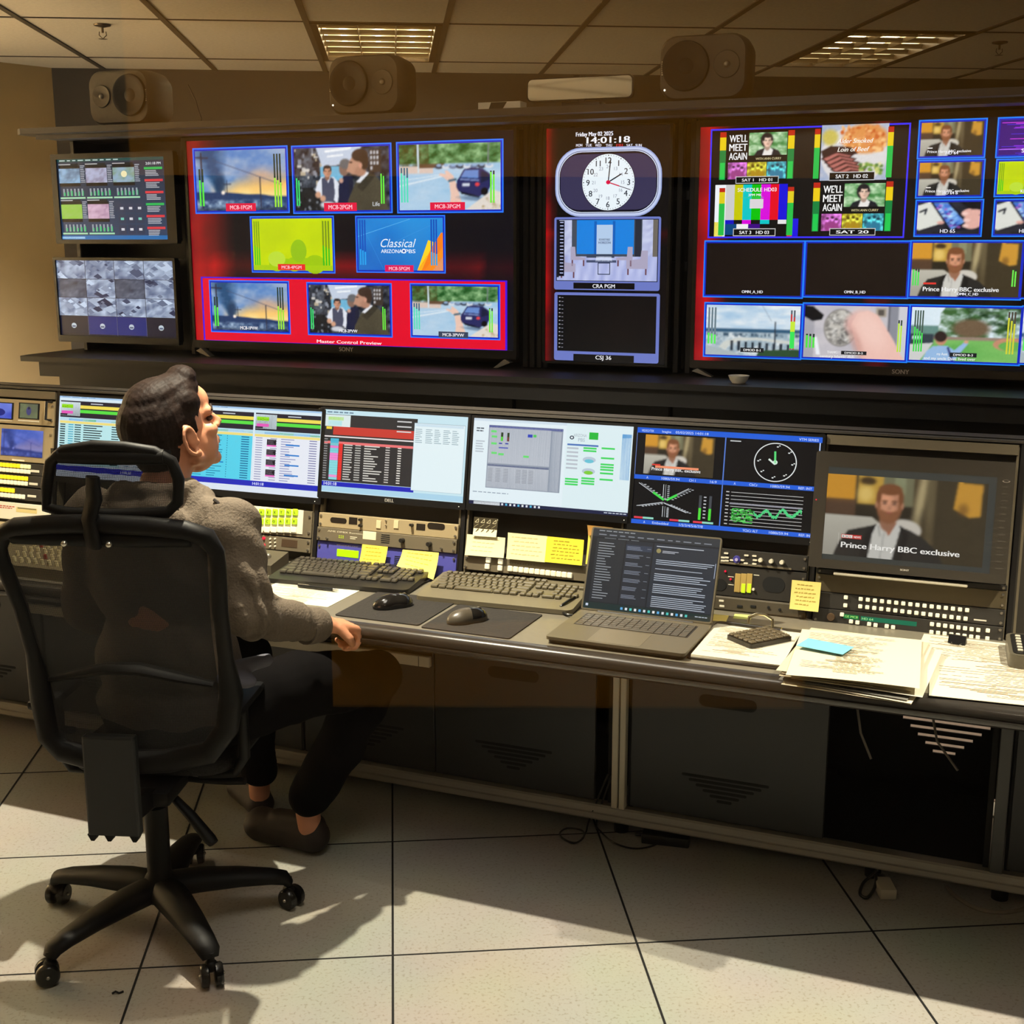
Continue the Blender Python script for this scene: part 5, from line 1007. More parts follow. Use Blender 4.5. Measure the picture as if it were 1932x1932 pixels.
cv.line(cx, cy+.01, cx-.004, cy-.11, .02, (90, 220, 120)); cv.line(cx, cy+.02, cx-.035, cy-.03, .018, (225, 240, 230)); cv.ell(cx, cy+.0, .012, .022, (215, 240, 225)); cv.rows(.52, .58, .075, .095, 1, (215, 220, 220)); cv.up()
for (x0, y0, x1, y1, g) in ((.175, .735, .035, .575, 1), (.175, .735, .175, .575, 0), (.19, .735, .315, .60, 1), (.175, .76, .03, .815, 0), (.185, .77, .31, .85, 0), (.178, .80, .178, .91, 0)):
    cv.line(x0, y0, x1, y1, .006, (215, 220, 225)); cv.line(x0+.012, y0, x1+.012, y1, .006, (150, 155, 160)); cv.up()
    if g: xm, ym = x0+(x1-x0)*.45, y0+(y1-y0)*.45; cv.line(x0+.006, y0, xm+.006, ym, .024, (70, 220, 80))
    for k in range(8): f = .1+.12*k; cv.rect(x0+(x1-x0)*f+.022, y0+(y1-y0)*f, x0+(x1-x0)*f+.034, y0+(y1-y0)*f+.008, (190, 195, 200))
    cv.up(-1)
for x in (.375, .43): cv.rect(x, .66, x+.014, .91, (70, 74, 80)); cv.up(); cv.rect(x, .79, x+.014, .91, (80, 225, 60)); cv.up(-1)
for k in range(7): cv.rect(.40, .67+.035*k, .414, .682+.035*k, (200, 200, 205))
for x in (.02, .22, .35): cv.rect(x, .925, x+.05, .945, (225, 60, 80)); cv.rect(x+.05, .925, x+.11, .945, (150, 220, 200))
cv.up()
for k in range(10): yy = .60+.036*k; cv.rect(.545, yy, .925, yy+.005, (205, 205, 205)); cv.rect(.518, yy-.004, .535, yy+.006, (205, 205, 205))
cv.rect(.54, .708, .925, .725, (140, 140, 150)); cv.up()
for k in range(150):
    x = .55+.11*hsh(k, 1); yy = .76+.14*hsh(k, 2); cv.rect(x, yy, x+.006+.012*hsh(k, 3), yy+.008, mix((20, 120, 30), (120, 245, 120), hsh(k, 4)))
for k in range(60): x = .67+.25*k/60; yy = .775+.03*math.sin(k*.3)+.015*hsh(k, 7)-(.02 if k > 30 else 0); cv.rect(x, yy, x+.006, yy+.02+.02*hsh(k, 9), (80, 210, 130))
cv.build('screen', SCRW, T).location.y = y

# ---- column at the far left
for c, lab_ in ((0, None), (1, 'pale metal header panel above the left preview screens'), (7, 'pale metal header panel above the protruding monitor')):
    if lab_:
        u = Unit('header_panel', lab_, 'rack panel', .448, .474, M_pgrey, full=c, screws=False)
u = Unit('preview_panel', 'beige rack panel with a pair of tiny preview screens, far left', 'rack panel', .358, .441, M_beige, full=1)
def scr(u, x0, y0, x1, y1, fn, nm='preview_screen', frame=True, *a, **k):
    if frame: u.box('screen_surround', M_void, x0-3, y0-2, x1+3, y1+2, .001)
    c = u.cv(x0, y0, x1, y1); fn(c, c.full, *a, **k); return u.put(c, nm, SCR2, .0012)
def pic_blue(c, b): c.use(b).grid(8, 6, lambda u_, v: mix((40, 60, 190), (130, 150, 235), vn(u_*4, v*4))); c.up(); c.ell(.6, .6, .2, .25, (30, 40, 130))
def pic_gl(c, b): c.use(b).grid(8, 6, lambda u_, v: mix((120, 130, 90), (90, 96, 80), vn(u_*4, v*4))); c.up(); c.ell(.5, .5, .14, .3, (70, 70, 120)); c.ell(.5, .3, .07, .1, (40, 40, 50))
scr(u, -34, 758, 24, 790, pic_blue); scr(u, 41, 761, 73, 790, pic_gl)
u.box('name_strip', M_white, 36, 792, 76, 797, .001); u.box('name_strip', M_white, -30, 790, 25, 795, .001)
a = u.L(99, 775); MB().tube([(a[0], -.004, a[1]+.03), (a[0], -.03, a[1]+.028), (a[0], -.03, a[1]-.03), (a[0], -.004, a[1]-.032)], .005).build('handle', M_knob, u.T)
u = Unit('preview_panel', 'beige rack panel with one larger preview screen showing the smoke picture, far left', 'rack panel', .230, .353, M_beige, full=1)
scr(u, 6, 808, 82, 864, pic_fire, frame=False, tint=(70, 90, 220), meters=False); u.box('name_strip', M_white, 25, 866, 48, 871, .002)
M_ylw = mat('yellow_lit_button', (250, 215, 40), .4, emit=(250, 200, 20), es=.75); M_ylw2 = mat('pale_yellow_button', (250, 240, 180), .4, emit=(250, 240, 170), es=.45)
M_wb = mat('white_lit_button', (245, 236, 205), .4, emit=(245, 238, 205), es=.35)
for i, (ya, yb, nm, yp) in enumerate(((.187, .226, 'uppermost', 870), (.146, .185, 'middle', 894), (.100, .141, 'lowest', 917))):
    u = Unit('button_panel', '%s of three button panels with yellow and white keys, far left' % nm, 'button panel', ya, yb, M_dkp, full=1, group='yellow-keyed button panels')
    bw = .0125; bh = u.H*.36; my = btn_mesh('button', M_ylw, bw, bh, .006); mw = btn_mesh('button', M_wb, bw, bh, .006); mp = btn_mesh('button', M_ylw2, bw, bh, .006)
    e = u.L(58-4*i, 880)[0]
    for k in range(20):
        x = e-.0155*k
        if x < -u.w+.02: break
        inst('button', mp if (i == 0 and k < 3) else my, u.T, (x, -u.out, u.H*.72)) if not (i == 2 and k < 3) else None; inst('button', mw, u.T, (x, -u.out, u.H*.28))
    u.box('name_strip', M_white, 60-3*i, yp+16, 76-3*i, yp+22, .001)
u = Unit('control_strip', 'cream control strip with red lettering at the foot of the left column', 'control panel', .030, .088, M_white, full=1, out=.006)
c = u.cv(0, 950, 80, 985); c.rows(.02, .40, .05, .30, 2, (190, 60, 50), seg=5); c.rect(.42, .1, .9, .45, (225, 205, 140)); c.up(); c.rect(.45, .12, .88, .2, (120, 110, 80)); u.put(c, 'lettering', PR)
# ---- keyed panel right behind the man's shoulder
u = Unit('key_panel', 'panel of green and white lettered keys beside the man\'s shoulder', 'button panel', .067, .150, M_pgrey, full=3)
u.box('key_bed', M_white, 380, 945, 572, 1008, .002)
M_grn = mat('green_lit_key', (170, 200, 40), .4, emit=(150, 190, 20), es=.55)
for r_, ya in enumerate((966, 983, 999)):
    for k in range(12):
        xx = 560-12.6*k; a = u.L(xx-r_*1.5, ya); a0 = u.L(0, 0)
        o = inst('key', btn_mesh('key', M_grn if r_ < 2 else M_wb, .0195, .021 if r_ < 2 else .018, .006) if k == 0 else _km, u.T, (a[0], -u.out-.002, a[1])); _km = o.data
        if k < 7 and r_ < 2:
            c = Cv(-.006, .006, -.005, .005); c.text('LNTXEAOC'[(k+3*r_) % 8], .5, .5, .8, (50, 90, 20), bold=.02); q = c.build('key_letter', PR, o); q.location.y = -.0065
u = Unit('intercom_panel', 'grey intercom panel with red lamps and a small dark window beside the man\'s arm', 'rack panel', .021, .063, M_pgrey, full=3)
u.box('window', mat('brown_window', (78, 62, 48), .3), 533, 1016, 562, 1034, .001)
for x, y_ in ((512, 1016), (512, 1023), (512, 1030), (521, 1016), (521, 1023), (521, 1030)): u.knob(x, y_, .003, .005, M_white, 'round_button')
for x, y_ in ((500, 1015), (500, 1028)): u.knob(x, y_, .005, .006, mat('red_lamp', (200, 30, 60), .3, emit=(220, 20, 60), es=.6), 'red_lamp')
# ---- third column
u = Unit('audio_monitor_panel', 'beige audio monitor panel with two oval meters under the monitor with red bars', 'rack panel', .107, .150, M_beige, full=4)
u2 = u
MO = mat('meter_glass', (44, 38, 32), .15)
def capz(u, x0, y0, x1, y1, m, nm, out=.001):
    a = u.L(x0, y0); b = u.L(x1, y1); r = (a[1]-b[1])/2
    return MB().prism(rrect(a[0], b[0], b[1], a[1], r*.98, 6), (-u.out-out, -u.out+.001), 'y').build(nm, m, u.T, smooth=False)
capz(u, 625, 975, 655, 988, MO, 'oval_meter'); capz(u, 808, 985, 840, 1000, MO, 'oval_meter'); u.box('meter_window', MO, 660, 975, 675, 990, .001); u.box('meter_window', MO, 787, 987, 803, 1001, .001)
for x, y_ in ((683, 980), (683, 991), (779, 990)): u.knob(x, y_, .005, .014)
for x in (712, 745): u.box('slider_plate', mat('cream_slider', (214, 200, 160), .4), x, 981, x+8, 997, .003)
u.knob(730, 982, .0025, .005, M_screw, 'lamp'); u.knob(730, 991, .0025, .005, M_screw, 'lamp')
u = Unit('receiver_panel', 'grey-brown receiver panel with a grille and two dark knobs, below the oval meters', 'rack panel', .065, .106, M_pgrey, full=4, out=.010)
u.h -= 0
c = u.cv(620, 998, 700, 1022); c.text('AME DMIX Receiver', .45, .16, .20, (240, 232, 205), bold=.02, wid=.86); c.up()
for k in range(6): c.ell(.30+.045*(k % 3), .62+.2*(k//3), .016, .06, (190, 225, 40), 8)
c.rows(.55, .72, .52, .9, 2, (225, 218, 190)); u.put(c, 'lettering', PR)
u.box('paper_label', mat('cream_paper', (240, 230, 190), .8), 688, 1001, 712, 1019, .0005); u.slots(722, 1008, 738, 1024, 5); u.knob(763, 1019, .0075, .016); u.knob(814, 1026, .0075, .016)
for x, y_ in ((621, 1015), (836, 1034)): u.knob(x, y_, .0035, .008, M_screw, 'thumb_screw')
M_vio = mat('violet_rack_panel', (84, 84, 172), .42)
u = Unit('codec_panel', 'violet rack unit with a lit green display, half covered by yellow notes', 'rack panel', -.016, .0635, M_vio, full=4, out=.003)
M_lcd = mat('green_display', (150, 220, 10), .3, emit=(150, 220, 10), es=.85)
u.box('display', M_lcd, 637, 1035, 677, 1053, .001); c = u.cv(636, 1026, 678, 1033); c.text('MAGNUM-ONE', .5, .5, .7, (235, 230, 235), bold=.03, wid=.95); u.put(c, 'lettering', PR)
u.slots(745, 1049, 758, 1064, 5)
def note(name, label, quad, col, cat='note', lines=None, lift=.006, ink=(120, 90, 30), fn=None, group=None, tex=None, off=0.0):
    """paper stuck upright on the turret: four photo corners TL,TR,BR,BL"""
    P = [TP(x, y, off) for x, y in quad]; s = sum(p[0] for p in P)/4; h = sum(p[1] for p in P)/4
    T = turret_thing(name, label, cat, s, h, 0, group); c = Cv(-1, 1, -1, 1); c.v = []
    L = [(p[0]-s, p[1]-h) for p in P]
    n = 6; 
    def at(u_, v, l=0): 
        x = (L[0][0]*(1-u_)+L[1][0]*u_)*(1-v)+(L[3][0]*(1-u_)+L[2][0]*u_)*v; z = (L[0][1]*(1-u_)+L[1][1]*u_)*(1-v)+(L[3][1]*(1-u_)+L[2][1]*u_)*v
        return (x, -off-.011-lift*v*v-l, z)
    MB().surf(lambda a, b: at(a, b), n, n, .0003).build('sheet', mat('paper_%02x%02x%02x' % col, col, .8), T)
    if lines:
        rr = random.Random(len(label)); k = 0
        for i in range(lines):
            v0 = .12+.8*i/lines; x = .1+.1*rr.random(); e = .6+.3*rr.random()
            while x < e:
                w_ = .05+.08*rr.random(); b = len(c.v); dz = .02*rr.random()
                c.v += [at(x, v0+.03+dz, .0006), at(min(x+w_, .93), v0+.03, .0006), at(min(x+w_, .93), v0, .0006), at(x, v0+dz, .0006)]; c.f.append((b, b+1, b+2, b+3)); c.c.append(srgb(ink)); x += w_+.03
        c.build('handwriting', PR, T)
    return T
YE = (250, 224, 90)
note('sticky_note', 'square yellow sticky note beside the green display', ((687, 1026), (735, 1031), (730, 1066), (682, 1062)), YE, lines=4, ink=(215, 180, 40), off=.010)
note('sticky_note', 'large yellow sticky note hanging at the right of the violet unit', ((763, 1036), (831, 1042), (826, 1092), (757, 1066)), (250, 232, 120), lines=4, lift=.02, ink=(222, 196, 70), off=.014)
# ---- fourth column
u = Unit('router_panel', 'grey router panel with a row of white square keys under the index cards', 'button panel', .022, .064, M_pgrey, full=5)
mw = btn_mesh('key', M_wb, .0145, .0155, .007)
for k in range(12):
    a = u.L(964+10.2*k, 1072+1.15*k); inst('key', mw, u.T, (a[0], -u.out, a[1]))
for x, y_ in ((923, 1056), (921, 1068), (946, 1059), (945, 1071)): a = u.L(x, y_); inst('key', mw, u.T, (a[0], -u.out, a[1]))
c = u.cv(960, 1060, 1080, 1075)
for k in range(5): c.rect(.02+.085*k, .0, .075+.085*k, .35, (24, 22, 20)); c.up(); c.rows(.03+.085*k, .07+.085*k, .05, .3, 2, (200, 195, 180)); c.up(-1)
u.put(c, 'lettering', PR)
note('index_card', 'cream index card at the left of the row above the router keys', ((884, 1007), (956, 1014), (954, 1052), (881, 1046)), (246, 240, 190), 'card', lines=4, ink=(222, 206, 150))
note('index_card', 'wide cream index card in the middle above the router keys', ((961, 1004), (1035, 1011), (1032, 1060), (959, 1053)), (246, 238, 180), 'card', lines=5, ink=(224, 208, 150))
note('index_card', 'yellow handwritten card right of the wide cream card', ((1034, 1011), (1104, 1018), (1101, 1066), (1031, 1059)), (248, 230, 60), 'card', lines=6, ink=(170, 150, 40))
note('index_card', 'yellow card half hidden behind the open laptop lid', ((1112, 1009), (1150, 1012), (1146, 1066), (1108, 1063)), (244, 222, 90), 'card', lines=3, ink=(200, 170, 60))
note('tag_strip', 'small brown tag above the laptop lid', ((1110, 990), (1158, 995), (1158, 1012), (1113, 1009)), (168, 122, 52), 'tag')
T = note('hatched_card', 'black and cream hatched triangle card above the left index card', ((898, 975), (942, 979), (940, 1013), (896, 1010)), (240, 232, 196), 'card')
c = Cv(-.037, .037, -.026, .028); c.rect(0, 0, 1, .58, (62, 54, 36)); c.up()
for k in range(4): c.line(.05+.25*k, .28, .2+.25*k, .08, .03, (200, 192, 160)); c.line(.2+.25*k, .08, .2+.25*k, .28, .03, (200, 192, 160)); c.line(.05+.25*k, .28, .2+.25*k, .28, .03, (200, 192, 160)); c.line(.02+.25*k, .55, .2+.25*k, .36, .03, (150, 142, 110)); c.line(.05+.22*k, .9, .22+.22*k, .62, .05, (90, 80, 50))
o = c.build('triangle_print', PR, T); o.location.y = -.0145
# ---- fifth column
u = Unit('remote_control_panel', 'dark remote panel with a round violet jog pad and three white knobs', 'control panel', .110, .151, M_dkp, full=6, out=.008)
u.box('lower_plate', M_pgrey, 1355, 1058, 1494, 1075, .002)
M_pvio = mat('violet_ring', (70, 66, 150), .35)
u.knob(1391, 1055, .011, .005, M_pvio, 'jog_ring'); u.knob(1391, 1055, .005, .008, mat('lilac_cap', (190, 180, 225), .4), 'jog_button')
for x, y_ in ((1436, 1056), (1456, 1058), (1476, 1060)): u.knob(x, y_, .0062, .013, M_white, 'white_knob')
for x, y_ in ((1371, 1043), (1365, 1051), (1372, 1051), (1365, 1057), (1372, 1057), (1409, 1047), (1425, 1056), (1408, 1062), (1424, 1063), (1424, 1048), (1382, 1056), (1401, 1056), (1391, 1061)): capz(u, x-4, y_-2, x+4, y_+2, M_white, 'pad_button', .003)
u = Unit('audio_monitor_panel', 'dark audio monitor panel with lit level bars and a dark speaker beside the laptop', 'rack panel', .024, .106, M_dkp, full=6, out=.006)
M_tan = mat('tan_meter', (190, 160, 90), .5); M_lim = mat('lime_level', (190, 220, 40), .4, emit=(180, 220, 30), es=.6)
for k, x in enumerate((1388, 1399, 1410)):
    u.box('level_meter', M_tan, x, 1081, x+8, 1117, .002)
    if k: u.box('level_light', M_lim, x+1, 1100, x+7, 1118, .003)
capz(u, 1440, 1086, 1480, 1119, M_void, 'speaker_grille'); capz(u, 1340, 1089, 1370, 1115, M_void, 'speaker_grille'); u.knob(1422, 1111, .004, .006, M_white, 'white_knob')
for x, y_ in ((1369, 1077), (1379, 1092)): u.knob(x, y_, .003, .004, mat('red_lamp', (200, 30, 60)), 'red_lamp')
for x, y_ in ((1379, 1088), (1379, 1103), (1427, 1085)): u.box('label_plate', M_white, x-5, y_-2, x+6, y_+1, .0005)
u = Unit('headset_panel', 'low dark panel with sockets and a rounded end, behind the clipboard', 'rack panel', -.016, .022, mat('worn_dark_panel', (84, 76, 62), .45), full=6, out=.012, bev=.004)
for x, y_ in ((1451, 1145), (1472, 1149)): u.knob(x, y_, .004, .003, M_void, 'socket')
for x, y_ in ((1362, 1133), (1363, 1143)): u.box('label_plate', M_white, x-4, y_-3, x+5, y_+2, .001)
for x in (1392, 1417): u.box('connector', M_void, x, 1140, x+10, 1146, .002)
note('sticky_note', 'pale yellow sticky note on the post between the two right-hand columns', ((1495, 1093), (1550, 1098), (1545, 1153), (1491, 1147)), (246, 224, 130), lines=6, ink=(180, 156, 70), lift=.008, off=.010)
MB_ = None
# ---- sixth column: protruding monitor and button panels
out = .045
a = TP(1540, 843, out); b = TP(1897, 1105, out); d = TP(1915, 880, out); e = TP(1525, 1066, out)
sc = (a[0]+d[0]+b[0]+e[0])/4; h0 = (b[1]+e[1])/2; w = ((d[0]-a[0])+(b[0]-e[0]))/4; H = ((a[1]+d[1])-(b[1]+e[1]))/2
T = turret_thing('broadcast_monitor', 'protruding grey-brown monitor showing an interview captioned Prince Harry BBC exclusive', 'monitor', sc, h0)
M_sony = mat('taupe_monitor_case', (58, 53, 46), .4)
p0 = TP(1562, 875, out); p1 = TP(1880, 905, out); p2 = TP(1866, 1086, out); p3 = TP(1551, 1050, out)
xa = (p0[0]+p3[0])/2-sc; xb = (p1[0]+p2[0])/2-sc; zt = (p0[1]+p1[1])/2-h0; zb = (p2[1]+p3[1])/2-h0
MB().ring(rrect(-w, w, 0, H, .006, 3), rrect(xa, xb, zb, zt, .001, 3), (-out, -out+.03), 'y').build('case_front', M_sony, T, smooth=False)
MB().box(-w+.006, w-.006, -out+.006, .02, .006, H-.006, .004, 1).build('rear_housing', M_sony, T, smooth=False)
cv = Cv(xa, xb, zb, zt); cv.rect(0, 0, 1, 1, (58, 60, 56)); cv.up(); P = cv.sub(.0, .075, .955, .945)
pic_interview(cv, P, bright=.92, big=True); cv.build('screen', screen_mat('studio_display', .95, .3), T).location.y = -out+.003
c = Cv(-.03, .03, .005, zb-.003); c.text('SONY', .5, .45, .34, (235, 230, 220), bold=.03, wid=.36); c.build('maker_logo', PR, T).location.y = -out-.0005
c = Cv(xb+.006, w-.004, 0, H); c.rows(.2, .8, .12, .9, 14, (74, 68, 60), fill=.25); c.ell(.5, .155, .3, .012, (170, 160, 150)); c.up(); c.ell(.5, .155, .2, .008, (58, 53, 46)); c.build('side_markings', PR, T).location.y = -out-.0004
MB().ball((-w+.008, -out, H*.58), .002, 8, 6).build('red_lamp', mat('red_lamp', (200, 30, 60)), T)
u = Unit('pale_bar', 'thin pale drawer lip right under the protruding monitor', 'drawer', .109, .122, M_blank, full=7, out=.004)
a = u.L(1575, 1090); b = u.L(1825, 1112); MB().box(a[0], b[0], -.040, -.004, u.H*.1, u.H*.7, .002, 1).build('bar_front', M_cream, u.T, smooth=False)  # cream bar in place of a glowing, shiny strip
u = Unit('blank_panel', 'blank brown rack panel between the drawer lip and the rows of white keys', 'rack panel', .062, .108, mat('brown_blank_panel', (96, 86, 66), .35, metal=.3), full=7)
u = Unit('switcher_panel', 'upper panel with two long rows of white square keys, below the protruding monitor', 'button panel', .019, .0605, M_dkp, full=7, out=.006)
mw = btn_mesh('key', M_wb, .0098, .0100, .006)
for k in range(16):
    for j, (xx, yy, x2, y2) in enumerate(((1624, 1129, 1824, 1150), (1623, 1143, 1821, 1166))):
        f = k/15; a = u.L(xx+(x2-xx)*f, yy+(y2-yy)*f); inst('key', mw, u.T, (a[0], -u.out, a[1]))
for x, y_ in ((1596, 1126), (1595, 1141)): a = u.L(x, y_); inst('key', mw, u.T, (a[0], -u.out, a[1]))
c = u.cv(1835, 1150, 1862, 1180); c.rows(.1, .95, .55, .75, 1, (220, 215, 200)); u.put(c, 'lettering', PR)
u = Unit('switcher_panel', 'lower key panel with a green strip display, behind the paper stack', 'button panel', -.020, .0175, M_dkp, full=7, out=.009)
c = u.cv(1592, 1157, 1755, 1192)
c.rect(0, .0, .18, .48, (16, 120, 60)); c.rect(.20, .03, .84, .52, (30, 120, 84)); c.up(); c.text('GE MC8', .09, .22, .26, (170, 240, 120), bold=.02, wid=.15); c.text('HD 64', .28, .28, .26, (170, 240, 150), bold=.02, wid=.13); u.put(c, 'strip_display', screen_mat('strip_display', .9))
for k in range(8):
    for j, (xx, yy, x2, y2) in enumerate(((1758, 1176, 1845, 1187), (1757, 1191, 1844, 1201))):
        f = k/7; a = u.L(xx+(x2-xx)*f, yy+(y2-yy)*f); inst('key', mw, u.T, (a[0], -u.out, a[1]))
for x, y_ in ((1863, 1188), (1862, 1203), (1589, 1158), (1606, 1171), (1618, 1173), (1640, 1176), (1652, 1178), (1673, 1180), (1685, 1182)): a = u.L(x, y_); inst('key', mw, u.T, (a[0], -u.out, a[1]))
u.knob(1568, 1163, .011, .006, mat('brown_dial', (84, 66, 48), .4), 'dial')
# ================= things on the worktop =================
def lay(o, z=.0): o.rotation_euler = (-math.pi/2, 0, 0); o.location.z = z; return o
def quadc(q, z=Z_DESK):
    P = [DP(x, y, z) for x, y in q]; s = sum(p[0] for p in P)/4; t = sum(p[1] for p in P)/4
    w_ = (math.dist(P[0], P[1])+math.dist(P[3], P[2]))/2; d = (math.dist(P[0], P[3])+math.dist(P[1], P[2]))/2
    a = math.degrees(math.atan2(P[1][1]-P[0][1]+P[2][1]-P[3][1], P[1][0]-P[0][0]+P[2][0]-P[3][0])); return s, t, w_, d, a
M_kb = mat('black_keyboard', (34, 32, 29), .35); M_key = mat('dark_keycap', (74, 69, 60), .32)
M_kb2 = mat('grey_keyboard', (112, 104, 84), .4); M_key2 = mat('olive_grey_keycap', (98, 90, 70), .35)
def keyboard(label, s, t, rz, w, d, mb, mk, palm=.03, rise=.012):
    T = desk_thing('keyboard', label, 'keyboard', s, t, Z_DESK, rz, 'keyboards on the worktop')
    m = MB(); pr = [(-d/2, .004), (-d/2+.006, .013), (-d/2+palm, .016), (d/2-.012, .018+rise), (d/2, .014+rise), (d/2, .010), (d/2-.02, .002), (-d/2+.004, .001)]
    o = [(x, y) for x, y in rrect(-w/2, w/2, -d/2, d/2, .018, 4)]
    m.prism(o, (0, 1)); 
    def ztop(y): return .0145+(rise+.004)*(y+d/2)/d
    for v in m.bm.verts:
        v.co.z = ztop(v.co.y) if v.co.z > .5 else .002+rise*.6*max(0, (v.co.y+d/2)/d-.3)
    m.build('tray', mb, T, ang=40)
    u = (w-.03)/22.5; y0 = d/2-.022; rows = [[1]*13+[None, 1, 1, 1], [1]*13+[2, None, 1, 1, 1, None, 1, 1, 1, 1], [1.5]+[1]*12+[1.5, None, 1, 1, 1, None, 1, 1, 1], [1.75]+[1]*11+[2.25, None, 0, 0, 0, None, 1, 1, 1], [2.25]+[1]*10+[2.75, None, 0, 1, 0, None, 1, 1, 1, 1], [1.25]*3+[6.25]+[1.25]*3+[None, 1, 1, 1, None, 2, 1]]
    dy = (d-palm-.032)/6.1; cache = {}; n = 0
    for r, row in enumerate(rows):
        x = -w/2+.015; y = y0-dy*r-(.006 if r else 0)
        for k in row:
            if k is None: x += u*.35; continue
            if k == 0: x += u; continue
            kk = (k, r == 0)
            if kk not in cache:
                b = MB(); h = dy*(.62 if r == 0 else .86); b.box(-u*k/2+.0012, u*k/2-.0012, -h/2, h/2, -.003, .0045, .0018, 1)
                for v in b.bm.verts:
                    if v.co.z > .002: v.co.x *= .93; v.co.y *= .88
                cache[kk] = b.mesh('key', mk, False)
            inst('key', cache[kk], T, (x+u*k/2, y, ztop(y)+.004), (math.atan((rise+.004)/d), 0, 0)); x += u*k; n += 1
    return T, w, d, ztop
s_, t_, w_, d_, a_ = quadc([(553, 1050), (795, 1073), (783, 1110), (520, 1090)], .768)
T, w, d, zt = keyboard('black keyboard lying nearest the seated man, above the white paper', s_, t_, a_, .445, .205, M_kb, M_key)
c = Cv(.14, .19, .082, .088); c.text('Microsoft', .5, .5, .7, (225, 218, 200), bold=.01); lay(c.build('maker_logo', PR, T), .0300)
s_, t_, w_, d_, a_ = quadc([(835, 1080), (1095, 1105), (1085, 1148), (800, 1122)], .768)
T, w, d, zt = keyboard('olive-grey keyboard with a wide palm rest, left of the laptop', s_, t_+.005, a_, .455, .225, M_kb2, M_key2, palm=.055)
lay(Cv(.0, .012, .098, .104).rect(0, 0, 1, 1, (245, 240, 220)).build('logo_chip', PR, T), .0325)
M_pad = mat('dark_mouse_mat', (42, 38, 34), .9, noise=.15, nscale=120, bump=.2)
def slab(name, label, cat, q, h, m, rad=.008, z=Z_DESK, part='sheet', group=None, rz=None, size=None, tilt=None):
    s, t, w, d, a = quadc(q, z+h)
    if size: w, d = size
    T = desk_thing(name, label, cat, s, t, z, a if rz is None else rz, group)
    MB().prism(rrect(-w/2, w/2, -d/2, d/2, rad, 3), (0, h)).build(part, m, T, smooth=False); return T, w, d
slab('mouse_mat', 'dark mouse mat nearest the seated man, under the left mouse', 'mouse mat', [(712, 1106), (862, 1134), (789, 1182), (640, 1163)], .003, M_pad, part='mat', group='mouse mats', rz=0, size=(.25, .255))
slab('mouse_mat', 'dark mouse mat at the front of the laptop keyboard side, under the right mouse', 'mouse mat', [(868, 1138), (1022, 1160), (963, 1203), (790, 1183)], .003, M_pad, part='mat', group='mouse mats', rz=-1, size=(.25, .23))
M_mouse = mat('glossy_black_plastic', (24, 22, 21), .12, coat=.5); M_mouse2 = mat('grey_plastic_side', (84, 76, 64), .3)
def mouse(label, q, rz, side=None):
    T = desk_thing('computer_mouse', label, 'mouse', q[0], q[1], Z_DESK+.0032, rz, 'computer mice')
    b = MB(); b.ball((0, 0, .006), (.032, .058, .031), 28, 18)
    for v in b.bm.verts:
        v.co.z = max(.001, v.co.z); v.co.x *= 1-.18*math.exp(-((v.co.y-.005)/.02)**2); v.co.z *= 1-.25*max(0, v.co.y/.058)
    b.build('shell', side or M_mouse, T, ang=60)
    b = MB(); b.ball((0, .016, .0085), (.027, .042, .0275), 24, 14)
    for v in b.bm.verts: v.co.z = max(.012, v.co.z)
    b.build('button_cover', M_mouse, T, ang=60)
    MB().cyl((-.004, .034, .026), (.004, .034, .026), .009, n=16).build('scroll_wheel', M_mouse2, T)
    return T
mouse('glossy black mouse on the left mat', DP(741, 1133, .765), -42)
mouse('black mouse with grey sides on the right mat', DP(881, 1160, .765), -40, M_mouse2)
def cord(name, label, pts, r, m, cat='cable', group=None):
    s0, t0, z0 = pts[0]; T = [Vector((p[0]-s0, p[1]-t0, p[2])) for p in pts]; out = []
    n = len(T)
    for i in range(n-1):
        p0, p1, p2, p3 = T[max(i-1, 0)], T[i], T[i+1], T[min(i+2, n-1)]
        for k in range(6):
            u = k/6; out.append(.5*((2*p1)+(p2-p0)*u+(2*p0-5*p1+4*p2-p3)*u*u+(3*p1-p0-3*p2+p3)*u**3))
    out.append(T[-1]); o = MB().tube(out, r, 8).build(name, m); o.location = W(s0, t0, 0); o.rotation_euler = (0, 0, -TH); return tag(o, label, cat, group)
P = lambda x, y, z=.75: (*DP(x, y, z), z)
cord('mouse_cable', 'thin cable curving from the left mouse up between the two keyboards', [P(762, 1118, .752), P(780, 1105, .750), P(800, 1098, .750), P(830, 1085, .750), P(835, 1078, .750)], .0018, M_bezel)
cord('laptop_cable', 'black cable looping at the left edge of the laptop', [P(1100, 1118, .752), P(1085, 1125, .770), P(1062, 1140, .765), P(1055, 1150, .752), P(1068, 1158, .752), P(1080, 1160, .751)], .0035, M_bezel)
